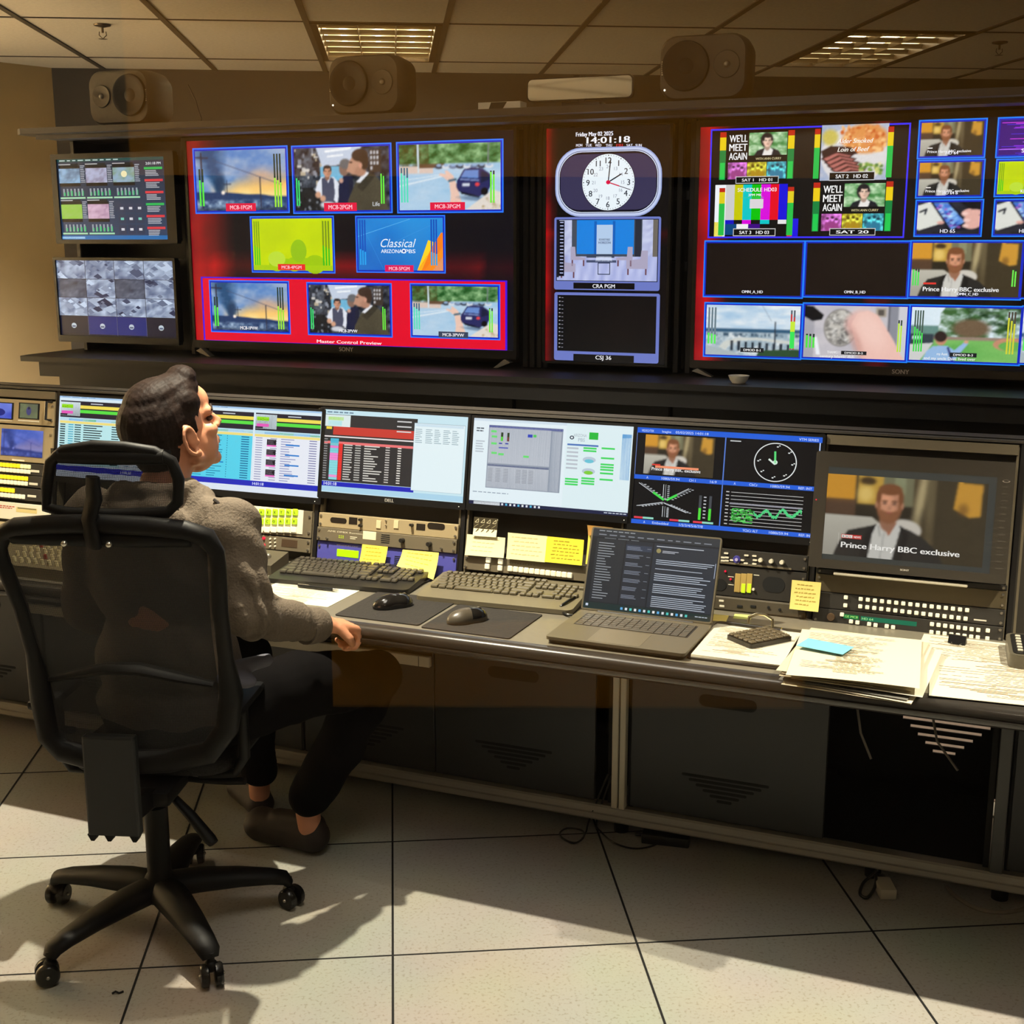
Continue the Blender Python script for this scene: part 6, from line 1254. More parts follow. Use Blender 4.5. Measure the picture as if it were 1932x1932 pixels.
# paper, pen and pad near the man
M_paper = mat('white_paper', (216, 210, 190), .8); M_paper2 = mat('cream_paper', (240, 230, 190), .8)
def print_rows(T, w, d, z, seed, col=(150, 128, 92), n=14, blocks=True, name='print'):
    c = Cv(-w/2*.92, w/2*.92, -d/2*.92, d/2*.92); rr = random.Random(seed); y = .03
    while y < .95:
        if blocks and rr.random() < .25: x0 = rr.random()*.5; c.rect(x0, y, x0+.2+.25*rr.random(), y+.014, mix(col, (120, 90, 50), .4)); y += .03
        else: c.rows(.02+.3*(rr.random() < .3), .6+.38*rr.random(), y, y+.018, 1, col, fill=.5, seg=rr.choice((1, 4, 9)), seed=int(y*999)+seed); y += .035
    return lay(c.build(name, PR, T), z)
T, w, d = slab('paper_sheet', 'white paper sheet under the man\'s forearm in front of the black keyboard', 'paper', [(520, 1096), (676, 1112), (622, 1146), (470, 1126)], .0015, M_paper, .001, group=None)
print_rows(T, w, d, .0018, 3, (170, 158, 128))
q = DP(600, 1107, .755); T = desk_thing('ballpoint_pen', 'dark ballpoint pen lying along the lower edge of the black keyboard', 'pen', q[0], q[1], Z_DESK+.008, 0)
m = MB(); m.cyl((-.065, 0, 0), (.05, 0, 0), .0045, n=12); m.build('barrel', M_bezel, T); m = MB(); m.cyl((.05, 0, 0), (.068, 0, 0), .0042, .001, n=12); m.build('tip', M_screw, T)
m = MB(); m.box(-.066, -.03, -.001, .001, .004, .0055); m.build('clip', M_screw, T)
slab('worn_notepad', 'thin grey folder half hidden behind the man\'s forearm', 'folder', [(500, 1060), (535, 1066), (515, 1085), (480, 1078)], .006, mat('grey_folder', (128, 120, 96), .5), .003, z=Z_DESK)
q = DP(505, 1052, .79); T = desk_thing('small_control_box', 'small dark control box behind the man\'s arm left of the black keyboard', 'control box', q[0]-.03, q[1]+.02, Z_DESK, 0)
m = MB(); m.prism([(-.05, 0), (.05, 0), (.05, .05), (-.05, .03)], (-.06, .06), 'x'); m.build('case', mat('worn_dark_panel', (84, 76, 62)), T, smooth=False); MB().ball((.02, .0, .045), .009).build('knob', M_screw, T)

# laptop
T = desk_thing('laptop', 'open silver-grey laptop showing a dark mail window', 'laptop', -.888, 2.965, Z_DESK, -1.0)
M_lap = mat('warm_silver_laptop', (108, 100, 82), .4, metal=.3); M_lapd = mat('laptop_underside', (30, 28, 26), .5)
w, d = .357, .262
MB().prism(rrect(-w/2, w/2, -d/2, d/2, .010, 3), (.011, .019)).build('base', M_lap, T, smooth=False); m = MB(); m.prism(rrect(-w/2+.004, w/2-.004, -d/2+.006, d/2-.004, .010, 3), (.003, .011)); m.build('underside', M_lapd, T, smooth=False)
for x in (-.15, .15): MB().cyl((x, 0, 0), (x, 0, .003), .008, n=12).build('rubber_foot', M_void, T)
MB().box(-w/2+.028, w/2-.028, -.006, .098, .0186, .0192).build('keyboard_deck', M_lapd, T, smooth=False)
kw = (w-.06)/14.2; km = MB().box(-kw/2+.001, kw/2-.001, -.0072, .0072, 0, .0016, .0004, 1).mesh('key', mat('laptop_key', (74, 68, 56), .4), False); sp = MB().box(-kw*2.6, kw*2.6, -.0072, .0072, 0, .0016, .0004, 1).mesh('key', _M['laptop_key'], False)
for r in range(6):
    for k in range(14):
        if r == 5 and 3 < k < 9: continue
        inst('key', km, T, (-w/2+.03+kw*(k+.6), .089-.017*r, .0192))
inst('key', sp, T, (-w/2+.03+kw*6.6, .089-.017*5, .0192))
MB().prism(rrect(-.072, .062, -.122, -.016, .004, 2), (.0186, .0193)).build('touchpad', mat('touchpad', (122, 112, 90), .3, metal=.3), T, smooth=False)
lid = bpy.data.objects.new('lid', MB().prism(rrect(-w/2, w/2, 0, .226, .008, 3), (0, .005), 'y').mesh('lid', M_lap, False)); COL.objects.link(lid); lid.parent = T; lid.location = (0, d/2-.006, .019); lid.rotation_euler = (R(-22), 0, 0)
cv = Cv(-w/2+.005, w/2-.005, .006, .222); cv.rect(0, 0, 1, 1, (24, 28, 34)); cv.up()
cv.rect(.0, .92, 1, 1, (22, 44, 44)); cv.rect(.0, .0, 1, .10, (46, 50, 56)); cv.rect(.04, .12, .27, .91, (38, 42, 48)); cv.rect(.28, .12, .49, .91, (36, 41, 50)); cv.rect(.28, .17, .485, .24, (58, 66, 84)); cv.rect(.50, .12, .995, .91, (40, 46, 56)); cv.up()
cv.rows(.06, .20, .16, .88, 22, (150, 156, 162), fill=.3, jitter=.6, seed=4)
for k in range(7): cv.rows(.29, .43, .185+.10*k, .235+.10*k, 3, (140, 148, 165), fill=.35, seed=k); cv.rect(.45, .20+.10*k, .48, .207+.10*k, (120, 128, 140))
cv.rows(.52, .90, .145, .165, 1, (190, 196, 205)); cv.ell(.54, .21, .018, .028, (150, 140, 90)); cv.rows(.57, .70, .20, .235, 2, (180, 185, 195)); 
for a, b, n in ((.31, .38, 3), (.42, .44, 1), (.48, .58, 4), (.61, .73, 5), (.76, .90, 6)): cv.rows(.53, .98, a, b, n, (190, 200, 214), fill=.35, seed=int(a*100))
cv.rows(.05, .35, .015, .035, 1, (160, 166, 172), seg=6); cv.rows(.05, .98, .06, .085, 1, (130, 136, 146), seg=14); cv.rows(.1, .4, .105, .12, 1, (120, 126, 132), seg=3); cv.rect(.985, .30, .99, .48, (170, 180, 200))
for k in range(15): cv.rect(.30+.036*k, .945, .318+.036*k, .975, [(90, 170, 225), (220, 225, 230), (80, 200, 190), (235, 235, 235)][k % 4])
cv.rows(.88, .98, .945, .965, 1, (190, 200, 210), seg=4); cv.rect(.02, .94, .04, .97, (200, 210, 230)); cv.build('screen', screen_mat('laptop_display', 1.0, .3), lid).location.y = -.0006
MB().ring(rrect(-w/2+.001, w/2-.001, .001, .2255, .008, 3), rrect(-w/2+.005, w/2-.005, .006, .222, .003, 3), (-.0012, 0), 'y').build('screen_rim', M_lap, lid, smooth=False)
m = MB(); m.cyl((-.13, d/2-.005, .0165), (.13, d/2-.005, .0165), .006, n=12); m.build('hinge', M_lapd, T)

# clipboard, keypad, pen
T, w, d = slab('clipboard', 'dark clipboard with printed sheets and a metal clip, right of the laptop', 'clipboard', [(1345, 1174), (1512, 1187), (1482, 1258), (1312, 1242)], .004, mat('dark_clipboard', (40, 36, 32), .5), .012, rz=0, size=(.235, .325), part='board')
CBs, CBt = DP(1412, 1214, .75)
M_steel = mat('clip_steel', (190, 180, 150), .2, metal=.9)
MB().box(-.055, .055, .118, .150, .004, .010, .002, 1).build('clip_plate', M_steel, T, smooth=False); m = MB(); m.tube([(-.032, .135, .010), (-.03, .140, .030), (-.01, .142, .040), (.01, .142, .040), (.03, .140, .030), (.032, .135, .010)], .004); m.build('clip_spring', M_steel, T)
TT_ = T
for k in range(3):
    P_ = desk_thing('paper_sheet', '%s printed sheet held on the clipboard under the keypad' % ('topmost', 'middle', 'lowest')[k], 'paper', TT_.location.dot(U)-.002*k, TT_.location.dot(V)-.014, Z_DESK+.0085-.0022*k, .8*k, 'sheets on the clipboard')
    MB().prism(rrect(-.108, .108, -.140, .130, .001, 1), (0, .002)).build('sheet', M_paper, P_, smooth=False)
    if k == 0: print_rows(P_, .205, .25, .0023, 5, (140, 122, 88))
q = DP(1432, 1200, .765); T = desk_thing('numeric_keypad', 'small black numeric keypad lying turned on the clipboard', 'keypad', q[0], q[1], Z_DESK+.0108, -38)
MB().prism(rrect(-.047, .047, -.066, .066, .006, 3), (0, .011)).build('tray', M_kb, T, smooth=False)
km = MB().box(-.0074, .0074, -.0084, .0084, 0, .005, .0014, 1).mesh('key', mat('worn_key', (92, 82, 62), .4), False)
for i in range(5):
    for j in range(6): inst('key', km, T, (-.0364+.0182*i, -.053+.0212*j, .011))
q = DP(1420, 1184, .76); T = desk_thing('ballpoint_pen', 'dark pen lying across the top of the clipboard', 'pen', q[0], q[1]+.01, Z_DESK+.016, -6); m = MB(); m.cyl((-.07, 0, 0), (.07, 0, 0), .0042, n=12); m.build('barrel', M_bezel, T); MB().cyl((.07, 0, 0), (.084, 0, 0), .0035, .001, n=10).build('tip', M_screw, T)
slab('paper_slip', 'green-edged paper slip behind the metal clip of the clipboard', 'paper', [(1390, 1158), (1420, 1160), (1414, 1168), (1378, 1165)], .001, mat('greenish_slip', (206, 214, 130), .8), .001, part='slip')
slab('paper_slip', 'yellow paper slip behind the right edge of the laptop', 'paper', [(1345, 1158), (1377, 1161), (1367, 1172), (1340, 1170)], .001, mat('yellow_slip', (240, 222, 130), .8), .001, part='slip')

# paper stack
s0, t0 = DP(1625, 1232, .78)
rs = random.Random(3); cols = [(205, 196, 170), (214, 206, 184), (110, 108, 102), (208, 198, 172), (216, 210, 190), (170, 158, 130), (212, 204, 180), (202, 192, 164), (214, 206, 182)]
names = ('lowest', 'second lowest', 'third', 'fourth', 'fifth', 'sixth', 'seventh', 'eighth, just under the top,', 'topmost')
z = Z_DESK
for k in range(9):
    th = .0035 if k < 8 else .003; w_, d_ = .285, .36
    T = desk_thing('paper_bundle', '%s bundle of sheets in the thick stack behind the worktop edge' % names[k] if k < 8 else 'topmost printed bundle on the thick paper stack, carrying a blue slip', 'paper', s0+.012*rs.uniform(-1, 1)+(.012 if k < 5 else -.004), t0+.012*rs.uniform(-1, 1)-.01+(.0 if k > 2 else -.012), z, rs.uniform(-4, 4)+(-4 if k < 8 else 1), 'bundles in the paper stack')
    cu = .010 if k > 4 else .004
    def fn(a, b, w_=w_, d_=d_, cu=cu, k=k):
        x = (a-.5)*w_; y = (b-.5)*d_; return (x, y, .0006+cu*.25*math.sin(a*3.1)*(.4+.6*(1-b)))
    m = MB(); m.surf(fn, 10, 8, th*.8); m.build('sheets', mat('bundle_%d' % k, cols[k], .8), T)
    z += th+(.0009 if k > 4 else .0002)
    top = T
print_rows(top, .27, .34, .0048, 11, (140, 118, 82))
def onstack(name, label, px, py, rz, w_, d_, col, zz, cat='paper'):
    q = DP(px, py, zz); T = desk_thing(name, label, cat, q[0], q[1], zz, rz); MB().box(-w_/2, w_/2, -d_/2, d_/2, 0, .001).build('slip', mat('slip_%02x%02x%02x' % col, col, .8), T, smooth=False); return T
onstack('blue_slip', 'pale blue paper slip lying on the top left of the thick paper stack', 1556, 1219, -14, .115, .07, (120, 190, 206), z+.0055)
onstack('blue_slip', 'brighter blue slip sticking out of the front of the paper stack', 1615, 1253, -16, .09, .04, (60, 150, 200), Z_DESK+.028)
# loose printed sheets at the right
for k, (q, lab_, rz) in enumerate(((((1790, 1212), (1925, 1222), (1905, 1258), (1760, 1246)), 'printed sheet under the binder clip at the right, partly covered', -2), (((1770, 1240), (1960, 1256), (1960, 1350), (1745, 1305)), 'large printed sheet hanging over the worktop front at the right', 4))):
    s_, t_, w_, d_, a_ = quadc(q, Z_DESK+.002)
    T = desk_thing('paper_sheet', lab_, 'paper', s_+(.06 if k else .02), t_+(.005 if k else 0), Z_DESK+.0005+.0022*k, rz); w_, d_ = ((.32, .24), (.36, .275))[k]
    MB().box(-w_/2, w_/2, -d_/2, d_/2, 0, .0012).build('sheet', M_paper, T, smooth=False); print_rows(T, w_, d_, .0016, 20+k, (136, 116, 84))
q = DP(1806, 1204, .76); T = desk_thing('binder_clip', 'black binder clip on the papers right of the stack', 'clip', q[0], q[1], Z_DESK+.0035, -10)
m = MB(); m.prism([(-.010, 0), (.010, 0), (.003, .020), (-.003, .020)], (-.021, .021), 'x'); m.build('clip_body', M_bezel, T, smooth=False)
for sg in (-1, 1): m = MB(); m.tube([(-.012, -.008*sg, .002), (-.008, -.024*sg-.004, .003), (.008, -.024*sg-.004, .003), (.012, -.008*sg, .002)], .0012); m.build('wire_arm', M_screw, T)
q = DP(1925, 1215, .775); T = desk_thing('desk_phone', 'dark phone keypad unit cut off by the right edge of the view', 'phone', q[0]+.045, q[1]-.02, Z_DESK+.003, 4)
m = MB(); m.prism(rrect(-.075, .075, -.09, .09, .02, 4), (0, .034)); m.build('case', mat('phone_case', (92, 86, 72), .35), T); MB().prism(rrect(-.066, .066, -.08, .08, .012, 3), (.034, .036)).build('face_plate', M_bezel, T, smooth=False)
km = MB().box(-.006, .006, -.005, .005, 0, .004, .001, 1).mesh('key', M_cream, False)
for i in range(5):
    for j in range(6): inst('key', km, T, (-.05+.022*i, -.06+.023*j, .036))
# mixing surface and papers at the far left
T = desk_thing('mixer_panel', 'sloping panel crowded with cream knobs, seen through the chair back', 'mixing desk', -2.83, 2.975, Z_DESK, 0)
m = MB(); m.prism([(-.13, 0), (.15, 0), (.15, .085), (-.13, .035)], (-.40, .40), 'x'); m.build('case', mat('mixer_case', (128, 116, 88), .45), T, smooth=False)
km = MB().cyl((0, 0, 0), (0, 0, .016), .0062, .005, n=12).mesh('knob', mat('cream_knob', (238, 226, 180), .4), True); kr = MB().cyl((0, 0, 0), (0, 0, .014), .0052, .0045, n=10).mesh('knob', mat('red_knob', (160, 60, 50), .4), True); kd = MB().cyl((0, 0, 0), (0, 0, .010), .005, n=10).mesh('knob', M_knob, True)
n = 0
for j in range(7):
    for i in range(14):
        x = .02+.0265*i+(.006 if j % 2 else 0); y = -.105+.036*j+(.006 if j > 3 else 0)
        inst('knob', kr if (i*7+j*5) % 11 == 0 else (kd if j in (6,) and i % 2 else km), T, (x, y, .035+.05*(y+.13)/.28), (R(10), 0, 0)); n += 1
for q, lab_, mm in ((((-40, 1030), (12, 1032), (30, 1062), (-30, 1060)), 'cream notes on the worktop behind the chair at the left edge', M_paper2), (((-60, 1062), (28, 1064), (34, 1082), (-50, 1080)), 'white sheet near the worktop front at the left edge', M_paper)):
    slab('paper_sheet', lab_, 'paper', list(q), .002, mm, .001)
cord('headset_cable', 'black cable rising beside the paper stack to the turret', [P(1290, 1140, .75), P(1280, 1150, .752)], .002, M_bezel) if 0 else None

# ================= on the floor =================
F = lambda x, y, z=.004: (*DP(x, y, z), z)
cord('floor_cable', 'thin black cable coiled on the floor below the cream post', [(-1.055, 3.33, .20), F(1112, 1545, .05), F(1105, 1570), F(1090, 1588), F(1068, 1585), F(1056, 1572), F(1070, 1562), F(1098, 1566), F(1100, 1580), F(1082, 1590), F(1060, 1580)], .0028, M_bezel)
cord('floor_cable', 'thin black cable running right from the foot of the cream post', [(-1.035, 3.325, .22), F(1126, 1545, .05), F(1135, 1570), F(1160, 1590), F(1195, 1600), F(1228, 1596), F(1250, 1585)], .0028, M_bezel)
cord('floor_cable', 'thick pale grey cable on the floor at the right edge', [F(1785, 1672), F(1805, 1692), F(1840, 1712), F(1880, 1720), F(1920, 1716), F(1960, 1700)], .006, mat('pale_cable', (140, 132, 120)))
cord('cable_loop', 'short black cable loop hanging under the plinth rail at the right', [F(1655, 1640, .045), F(1645, 1650, .03), F(1628, 1665, .012), F(1622, 1685, .006), F(1636, 1692, .006), F(1650, 1672, .015), F(1652, 1650, .04)], .0045, M_bezel)
q = DP(1670, 1668, .02); T = thing('power_adapter', 'pale plug adapter on the floor under the plinth rail at the right', 'adapter', W(q[0], q[1]-.01, 0), (0, 0, -TH+R(20))); MB().box(-.022, .022, -.038, .038, 0, .03, .004).build('case', M_cream, T); MB().box(-.012, .012, .03, .06, .004, .028, .004).build('plug', M_bezel, T)
q = DP(1235, 1583, .01); T = thing('power_adapter', 'black power adapter on the floor just right of the cream post', 'adapter', W(q[0]+.03, q[1]+.015, 0), (0, 0, -TH+R(8))); MB().box(-.07, .07, -.028, .028, 0, .03, .005).build('case', M_bezel, T); MB().cyl((-.07, 0, .015), (-.09, 0, .014), .005).build('strain_relief', M_bezel, T)
q = DP(222, 1874, .0); T = thing('dropped_screw', 'tiny black scrap lying on the floor in front of the chair', 'scrap', W(q[0], q[1], 0), (0, 0, R(10))); MB().tube([(-.012, 0, .003), (-.004, .002, .006), (.004, -.002, .003), (.014, .001, .004)], .0026).build('scrap_wire', M_void, T)
# ================= office chair =================
M_cha = mat('matt_black_plastic', (12, 11, 11), .55, spec=.25, noise=.08, nscale=60)
M_seat = mat('black_fabric', (20, 19, 19), .9, noise=.2, nscale=200, bump=.3)
def mesh_fabric():
    m = bpy.data.materials.new('open_mesh_fabric'); m.use_nodes = True; nt = m.node_tree; b = nt.nodes['Principled BSDF']; L = nt.links.new
    b.inputs['Base Color'].default_value = (.012, .012, .013, 1); b.inputs['Roughness'].default_value = .8
    tc = nt.nodes.new('ShaderNodeTexCoord'); w1 = nt.nodes.new('ShaderNodeTexWave'); w1.inputs['Scale'].default_value = 130; w1.bands_direction = 'X'
    w2 = nt.nodes.new('ShaderNodeTexWave'); w2.inputs['Scale'].default_value = 130; w2.bands_direction = 'Z'
    L(tc.outputs['Object'], w1.inputs[0]); L(tc.outputs['Object'], w2.inputs[0])
    mx = nt.nodes.new('ShaderNodeMath'); mx.operation = 'MAXIMUM'; L(w1.outputs['Fac'], mx.inputs[0]); L(w2.outputs['Fac'], mx.inputs[1])
    mr = nt.nodes.new('ShaderNodeMapRange'); L(mx.outputs[0], mr.inputs[0]); mr.inputs[1].default_value = .35; mr.inputs[2].default_value = .5; mr.inputs[3].default_value = .3; mr.inputs[4].default_value = 1
    L(mr.outputs[0], b.inputs['Alpha']); return m
M_mesh = mesh_fabric()
CH = thing('office_chair', 'black high-backed mesh office chair with a headrest and five-armed base', 'chair', (-.62, 3.06, 0), (0, 0, R(-10)))
for k in range(5):
    a = R(12+72*k+10); ca, sa = math.cos(a), math.sin(a)
    pts = [(ca*r, sa*r, z) for r, z in ((.02, .112), (.10, .112), (.20, .104), (.28, .092), (.315, .082), (.326, .066))]
    MB().tube(pts, [.048, .046, .038, .031, .028, .020], 14, flat=.62).build('base_arm', M_cha, CH, ang=60)
    c = MB(); c.cyl((ca*.325, sa*.325, .045), (ca*.325, sa*.325, .082), .009); c.ball((ca*.325, sa*.325, .047), (.017, .017, .016), 12, 8); cs = c.build('caster', M_cha, CH)
    b = a+R((40, 100, 10, 60, 75)[k]); dx, dy = math.cos(b), math.sin(b)
    for sg in (-1, 1):
        p = Vector((ca*.325+dy*.008, sa*.325-dx*.008, .028)); q = Vector((dx, dy, 0))*sg
        MB().lathe([(.001, .006), (.020, .006), (.028, .009), (.028, .021), (.024, .026), (.006, .027), (.001, .027)], 22, Matrix.Translation(p) @ q.to_track_quat('Z', 'Y').to_matrix().to_4x4()).build('wheel', mat('caster_black', (22, 21, 20), .25), cs, ang=40)
        MB().ball(p+q*.0265, .005, 8, 6).build('axle_cap', M_screw, cs)
MB().lathe([(.001, .075), (.042, .078), (.046, .10), (.040, .135), (.030, .15), (.030, .33), (.024, .335), (.024, .40), (.001, .40)], 24).build('gas_lift', M_cha, CH, ang=40)
m = MB(); m.box(-.085, .085, -.13, .13, .385, .425, .012); m.build('mechanism', M_cha, CH)
# seat cushion
m = MB(); o = rrect(-.215, .215, -.05, .36, .09, 6); n = len(o); rows = []
for z, k in ((.428, .90), (.433, .97), (.448, 1.0), (.464, .985), (.475, .93), (.482, .75)): rows.append([m.bm.verts.new((x*k, .155+(y-.155)*k, z-.02*max(0, y-.1)*2)) for x, y in o])
for A, B_ in zip(rows, rows[1:]):
    for i in range(n): m.bm.faces.new((A[i], A[(i+1) % n], B_[(i+1) % n], B_[i]))
m.bm.faces.new(rows[0]); m.bm.faces.new(rows[-1]); m.build('seat', M_seat, CH, ang=60)
# back frame (curved in plan and lean)
BX = .028
def backp(x, z, off=0):
    yc = -.20-.10*((z-.5)/.62)-.035*math.exp(-((z-.72)/.12)**2)*-1; return (x+BX, yc+.22*x*x*1.4-off, z)
def tubeband(outl, rad, name, flat=1, yoff=0, seg=10): 
    return MB().tube([backp(x, z, yoff) for x, z in outl], rad, seg, closed=True, flat=flat).build(name, M_cha, CH, ang=60)
outl = []
ctrl = [(-.165, .555), (-.198, .59), (-.212, .68), (-.210, .80), (-.212, .92), (-.235, 1.02), (-.240, 1.06), (-.225, 1.095), (-.19, 1.112), (-.10, 1.122), (0, 1.126), (.10, 1.122), (.19, 1.112), (.235, 1.095), (.252, 1.06), (.252, 1.02), (.245, .92), (.240, .80), (.240, .70), (.228, .62), (.185, .562), (.09, .540), (0, .534), (-.09, .540)]
tubeband(ctrl, [.022 if z > 1.07 else (.018 if z > .7 else .028) for x, z in ctrl], 'back_frame')
MB().tube([backp(x, 1.092, .0) for x in (-.20, -.1, 0, .1, .20)], [.018]*5, 10, flat=1).build('top_bar', M_cha, CH, ang=60)
def inside(u_, v):
    z = .56+.555*v; 
    hw = .195+.035*min(1, (z-.55)/.5) if z < 1.06 else .225-.6*(z-1.06)
    if z < .60: hw = .15+.05*(z-.55)/.05
    return backp((u_-.5)*2*hw+.006*(1-v), z)
MB().surf(inside, 24, 30).build('back_mesh', M_mesh, CH, ang=80)
for x in (-.070, .030): MB().ball((backp(x, 1.085)[0], backp(x, 1.085)[1]-.024, 1.085), .0075, 10, 8).build('bolt', mat('bright_bolt', (225, 222, 210), .2, metal=.9), CH)
MB().tube([backp(x, .775-.05*abs(x)/.2, -.006) for x in (-.19, -.12, -.04, .04, .12, .20)], [.014, .024, .028, .028, .024, .014], 10, flat=.5).build('lumbar_support', M_cha, CH, ang=60)
# headrest
def hp(x, z, off=0): return (x+.055, -.285-.03*(z-1.2)+.9*x*x-off, z)
hr = [(-.155, 1.152), (-.150, 1.20), (-.135, 1.255), (-.10, 1.282), (-.03, 1.294), (.04, 1.292), (.10, 1.282), (.135, 1.26), (.147, 1.22), (.142, 1.17), (.12, 1.148), (0, 1.143), (-.10, 1.143)]
MB().tube([hp(x, z) for x, z in hr], [.013]*13, 10, closed=True).build('headrest_frame', M_cha, CH, ang=60)
MB().tube([hp(x, 1.27) for x in (-.11, -.04, .04, .12)], .017, 8).build('headrest_top_bar', M_cha, CH, ang=60)
MB().surf(lambda a, b: hp((a-.5)*.285*(1-.06*b), 1.150+.135*b, -.004), 16, 10).build('headrest_mesh', M_mesh, CH, ang=80)
m = MB(); m.tube([backp(-.01, 1.08, .012), backp(-.01, 1.14, .018), (hp(-.03, 1.18)[0], hp(-.03, 1.18)[1]-.018, 1.18), (hp(-.03, 1.23)[0], hp(-.03, 1.23)[1]-.016, 1.23)], [.030, .026, .030, .024], 12, flat=.5); m.build('headrest_bracket', M_cha, CH, ang=60)
# spine and levers
m = MB(); m.box(-.062, .062, -.265, -.235, .375, .62, .006); m.build('spine_cover', mat('grey_spine_plastic', (30, 32, 32), .5), CH, smooth=False)
m = MB()
for x in (-.052, -.015, .045): m.box(x-.010, x+.010, -.26, -.24, .362, .376, .003, 1)
bpy.data.objects.remove(m.build('x', M_cha, CH))
for x in (-.052, -.012, .048): MB().prism([(x-.012, .378), (x+.012, .378), (x+.004, .362), (x-.004, .362)], (-.262, -.238), 'y').build('spine_tooth', M_cha, CH, smooth=False)
MB().prism([(-.245, .40), (-.10, .38), (-.10, .425), (-.245, .46)], (-.045, .045), 'x').build('tilt_arm', M_cha, CH, smooth=False)
MB().tube([(.05, .02, .40), (.12, .01, .398), (.19, .01, .40), (.235, .0, .405)], [.008, .007, .011, .009], 10).build('tilt_lever', M_cha, CH, ang=60)
MB().tube([(.03, -.03, .385), (.07, -.05, .375), (.12, -.08, .345), (.175, -.11, .30), (.185, -.115, .292)], [.008, .012, .015, .017, .014], 12, flat=.7).build('height_lever', M_cha, CH, ang=60)
for sg in (-1, 1):
    MB().tube([(sg*.12, .0, .42), (sg*.21, .0, .425), (sg*.236, .0, .47), (sg*.236, -.0, .62)], [.016, .016, .02, .02], 10, flat=.7).build('arm_post', M_cha, CH, ang=60)
    MB().box(sg*.236-.032, sg*.236+.032, -.10, .10, .612, .636, .010).build('armrest_pad', M_cha, CH)

# ================= the seated man =================
def _sph(nu=16, nv=10):
    V_ = [(0, 0, 1)]; F_ = []
    for j in range(1, nv):
        t = math.pi*j/nv
        for i in range(nu): V_.append((math.sin(t)*math.cos(2*math.pi*i/nu), math.sin(t)*math.sin(2*math.pi*i/nu), math.cos(t)))
    V_.append((0, 0, -1)); L_ = len(V_)-1
    for i in range(nu):
        k = (i+1) % nu; F_.append((0, 1+i, 1+k)); F_.append((L_, 1+(nv-2)*nu+k, 1+(nv-2)*nu+i))
        for j in range(nv-2): F_.append((1+j*nu+i, 1+(j+1)*nu+i, 1+(j+1)*nu+k, 1+j*nu+k))
    return V_, F_
_SV, _SF = _sph()
def blob(name, prims, m, parent, voxel=.007, smooth=6, o=(0, 0, 0), disp=None):
    O = Vector(o); vs = []; fs = []
    def add(c, r, mt=None):
        n = len(vs); r = (r, r, r) if not hasattr(r, '__len__') else r
        for x, y, z in _SV:
            p = Vector((x*r[0], y*r[1], z*r[2]))
            if mt: p = mt @ p
            vs.append((c[0]+p.x, c[1]+p.y, c[2]+p.z))
        fs.extend([tuple(i+n for i in f) for f in _SF])
    for p in prims:
        if p[0] == 'c':
            a, ra, c, rc = Vector(p[1])-O, p[2], Vector(p[3])-O, p[4]; n = max(2, int((c-a).length/(min(ra, rc)*.5))+1)
            for i in range(n+1):
                f = i/n; add(a.lerp(c, f), ra+(rc-ra)*f)
        else: add(Vector(p[1])-O, p[2], p[3].to_3x3() if len(p) > 3 else None)
    me = bpy.data.meshes.new(name); me.from_pydata(vs, [], fs); ob = bpy.data.objects.new(name, me); COL.objects.link(ob)
    r = ob.modifiers.new('r', 'REMESH'); r.mode = 'VOXEL'; r.voxel_size = voxel
    s = ob.modifiers.new('s', 'SMOOTH'); s.iterations = smooth; s.factor = .6
    dg = bpy.context.evaluated_depsgraph_get(); me2 = bpy.data.meshes.new_from_object(ob.evaluated_get(dg)); me2.name = name
    bpy.data.objects.remove(ob); me2.materials.clear(); me2.materials.append(m)
    if disp:
        for v in me2.vertices: v.co += v.normal*disp(v.co+O)
    for q in me2.polygons: q.use_smooth = True
    x = bpy.data.objects.new(name, me2); COL.objects.link(x)
    if parent: x.parent = parent
    return x
PO = Vector((-.58, 3.12, 0))
M_skin = mat('skin', (206, 142, 108), .5, noise=.06, nscale=20)
M_hair = mat('dark_brown_hair', (34, 24, 20), .6, noise=.3, nscale=60, bump=.25, spec=.12)
M_hood = mat('grey_brown_fleece', (104, 92, 78), .85, noise=.10, nscale=160, bump=.35)
M_trou = mat('black_trousers', (11, 9, 10), .9, spec=.1, noise=.15, nscale=80)
M_shoe = mat('dark_brown_clog', (44, 34, 28), .6, noise=.1, nscale=60)
HS = 1.10; HCN = Vector((-.535, 3.155, 1.263)); yaw = R(50); pit = R(19)
HM = Matrix.Translation(HCN) @ Matrix.Rotation(-yaw, 4, 'Z') @ Matrix.Rotation(pit, 4, 'X') @ Matrix.Scale(HS, 4)
def H(x, y, z): return HM @ Vector((x, y, z))
RM = (Matrix.Rotation(-yaw, 4, 'Z') @ Matrix.Rotation(pit, 4, 'X'))
def he(x, y, z, r, rot=None): return ('e', H(x, y, z), tuple(q*HS for q in r), RM @ (rot or Matrix.Identity(4)))
def hc(a, ra, b, rb): return ('c', H(*a), ra*HS, H(*b), rb*HS)
sh_r, el_r, wr_r = (-.395, 3.03, 1.055), (-.355, 2.985, .850), (-.205, 3.140, .770)
sh_l, el_l, wr_l = (-.755, 3.20, 1.055), (-.80, 3.24, .80), (-.64, 3.37, .69)
hip_r, kn_r, an_r = (-.49, 3.10, .545), (-.07, 3.365, .545), (-.268, 3.415, .13)
hip_l, kn_l, an_l = (-.66, 3.16, .545), (-.44, 3.56, .55), (-.43, 3.66, .14)
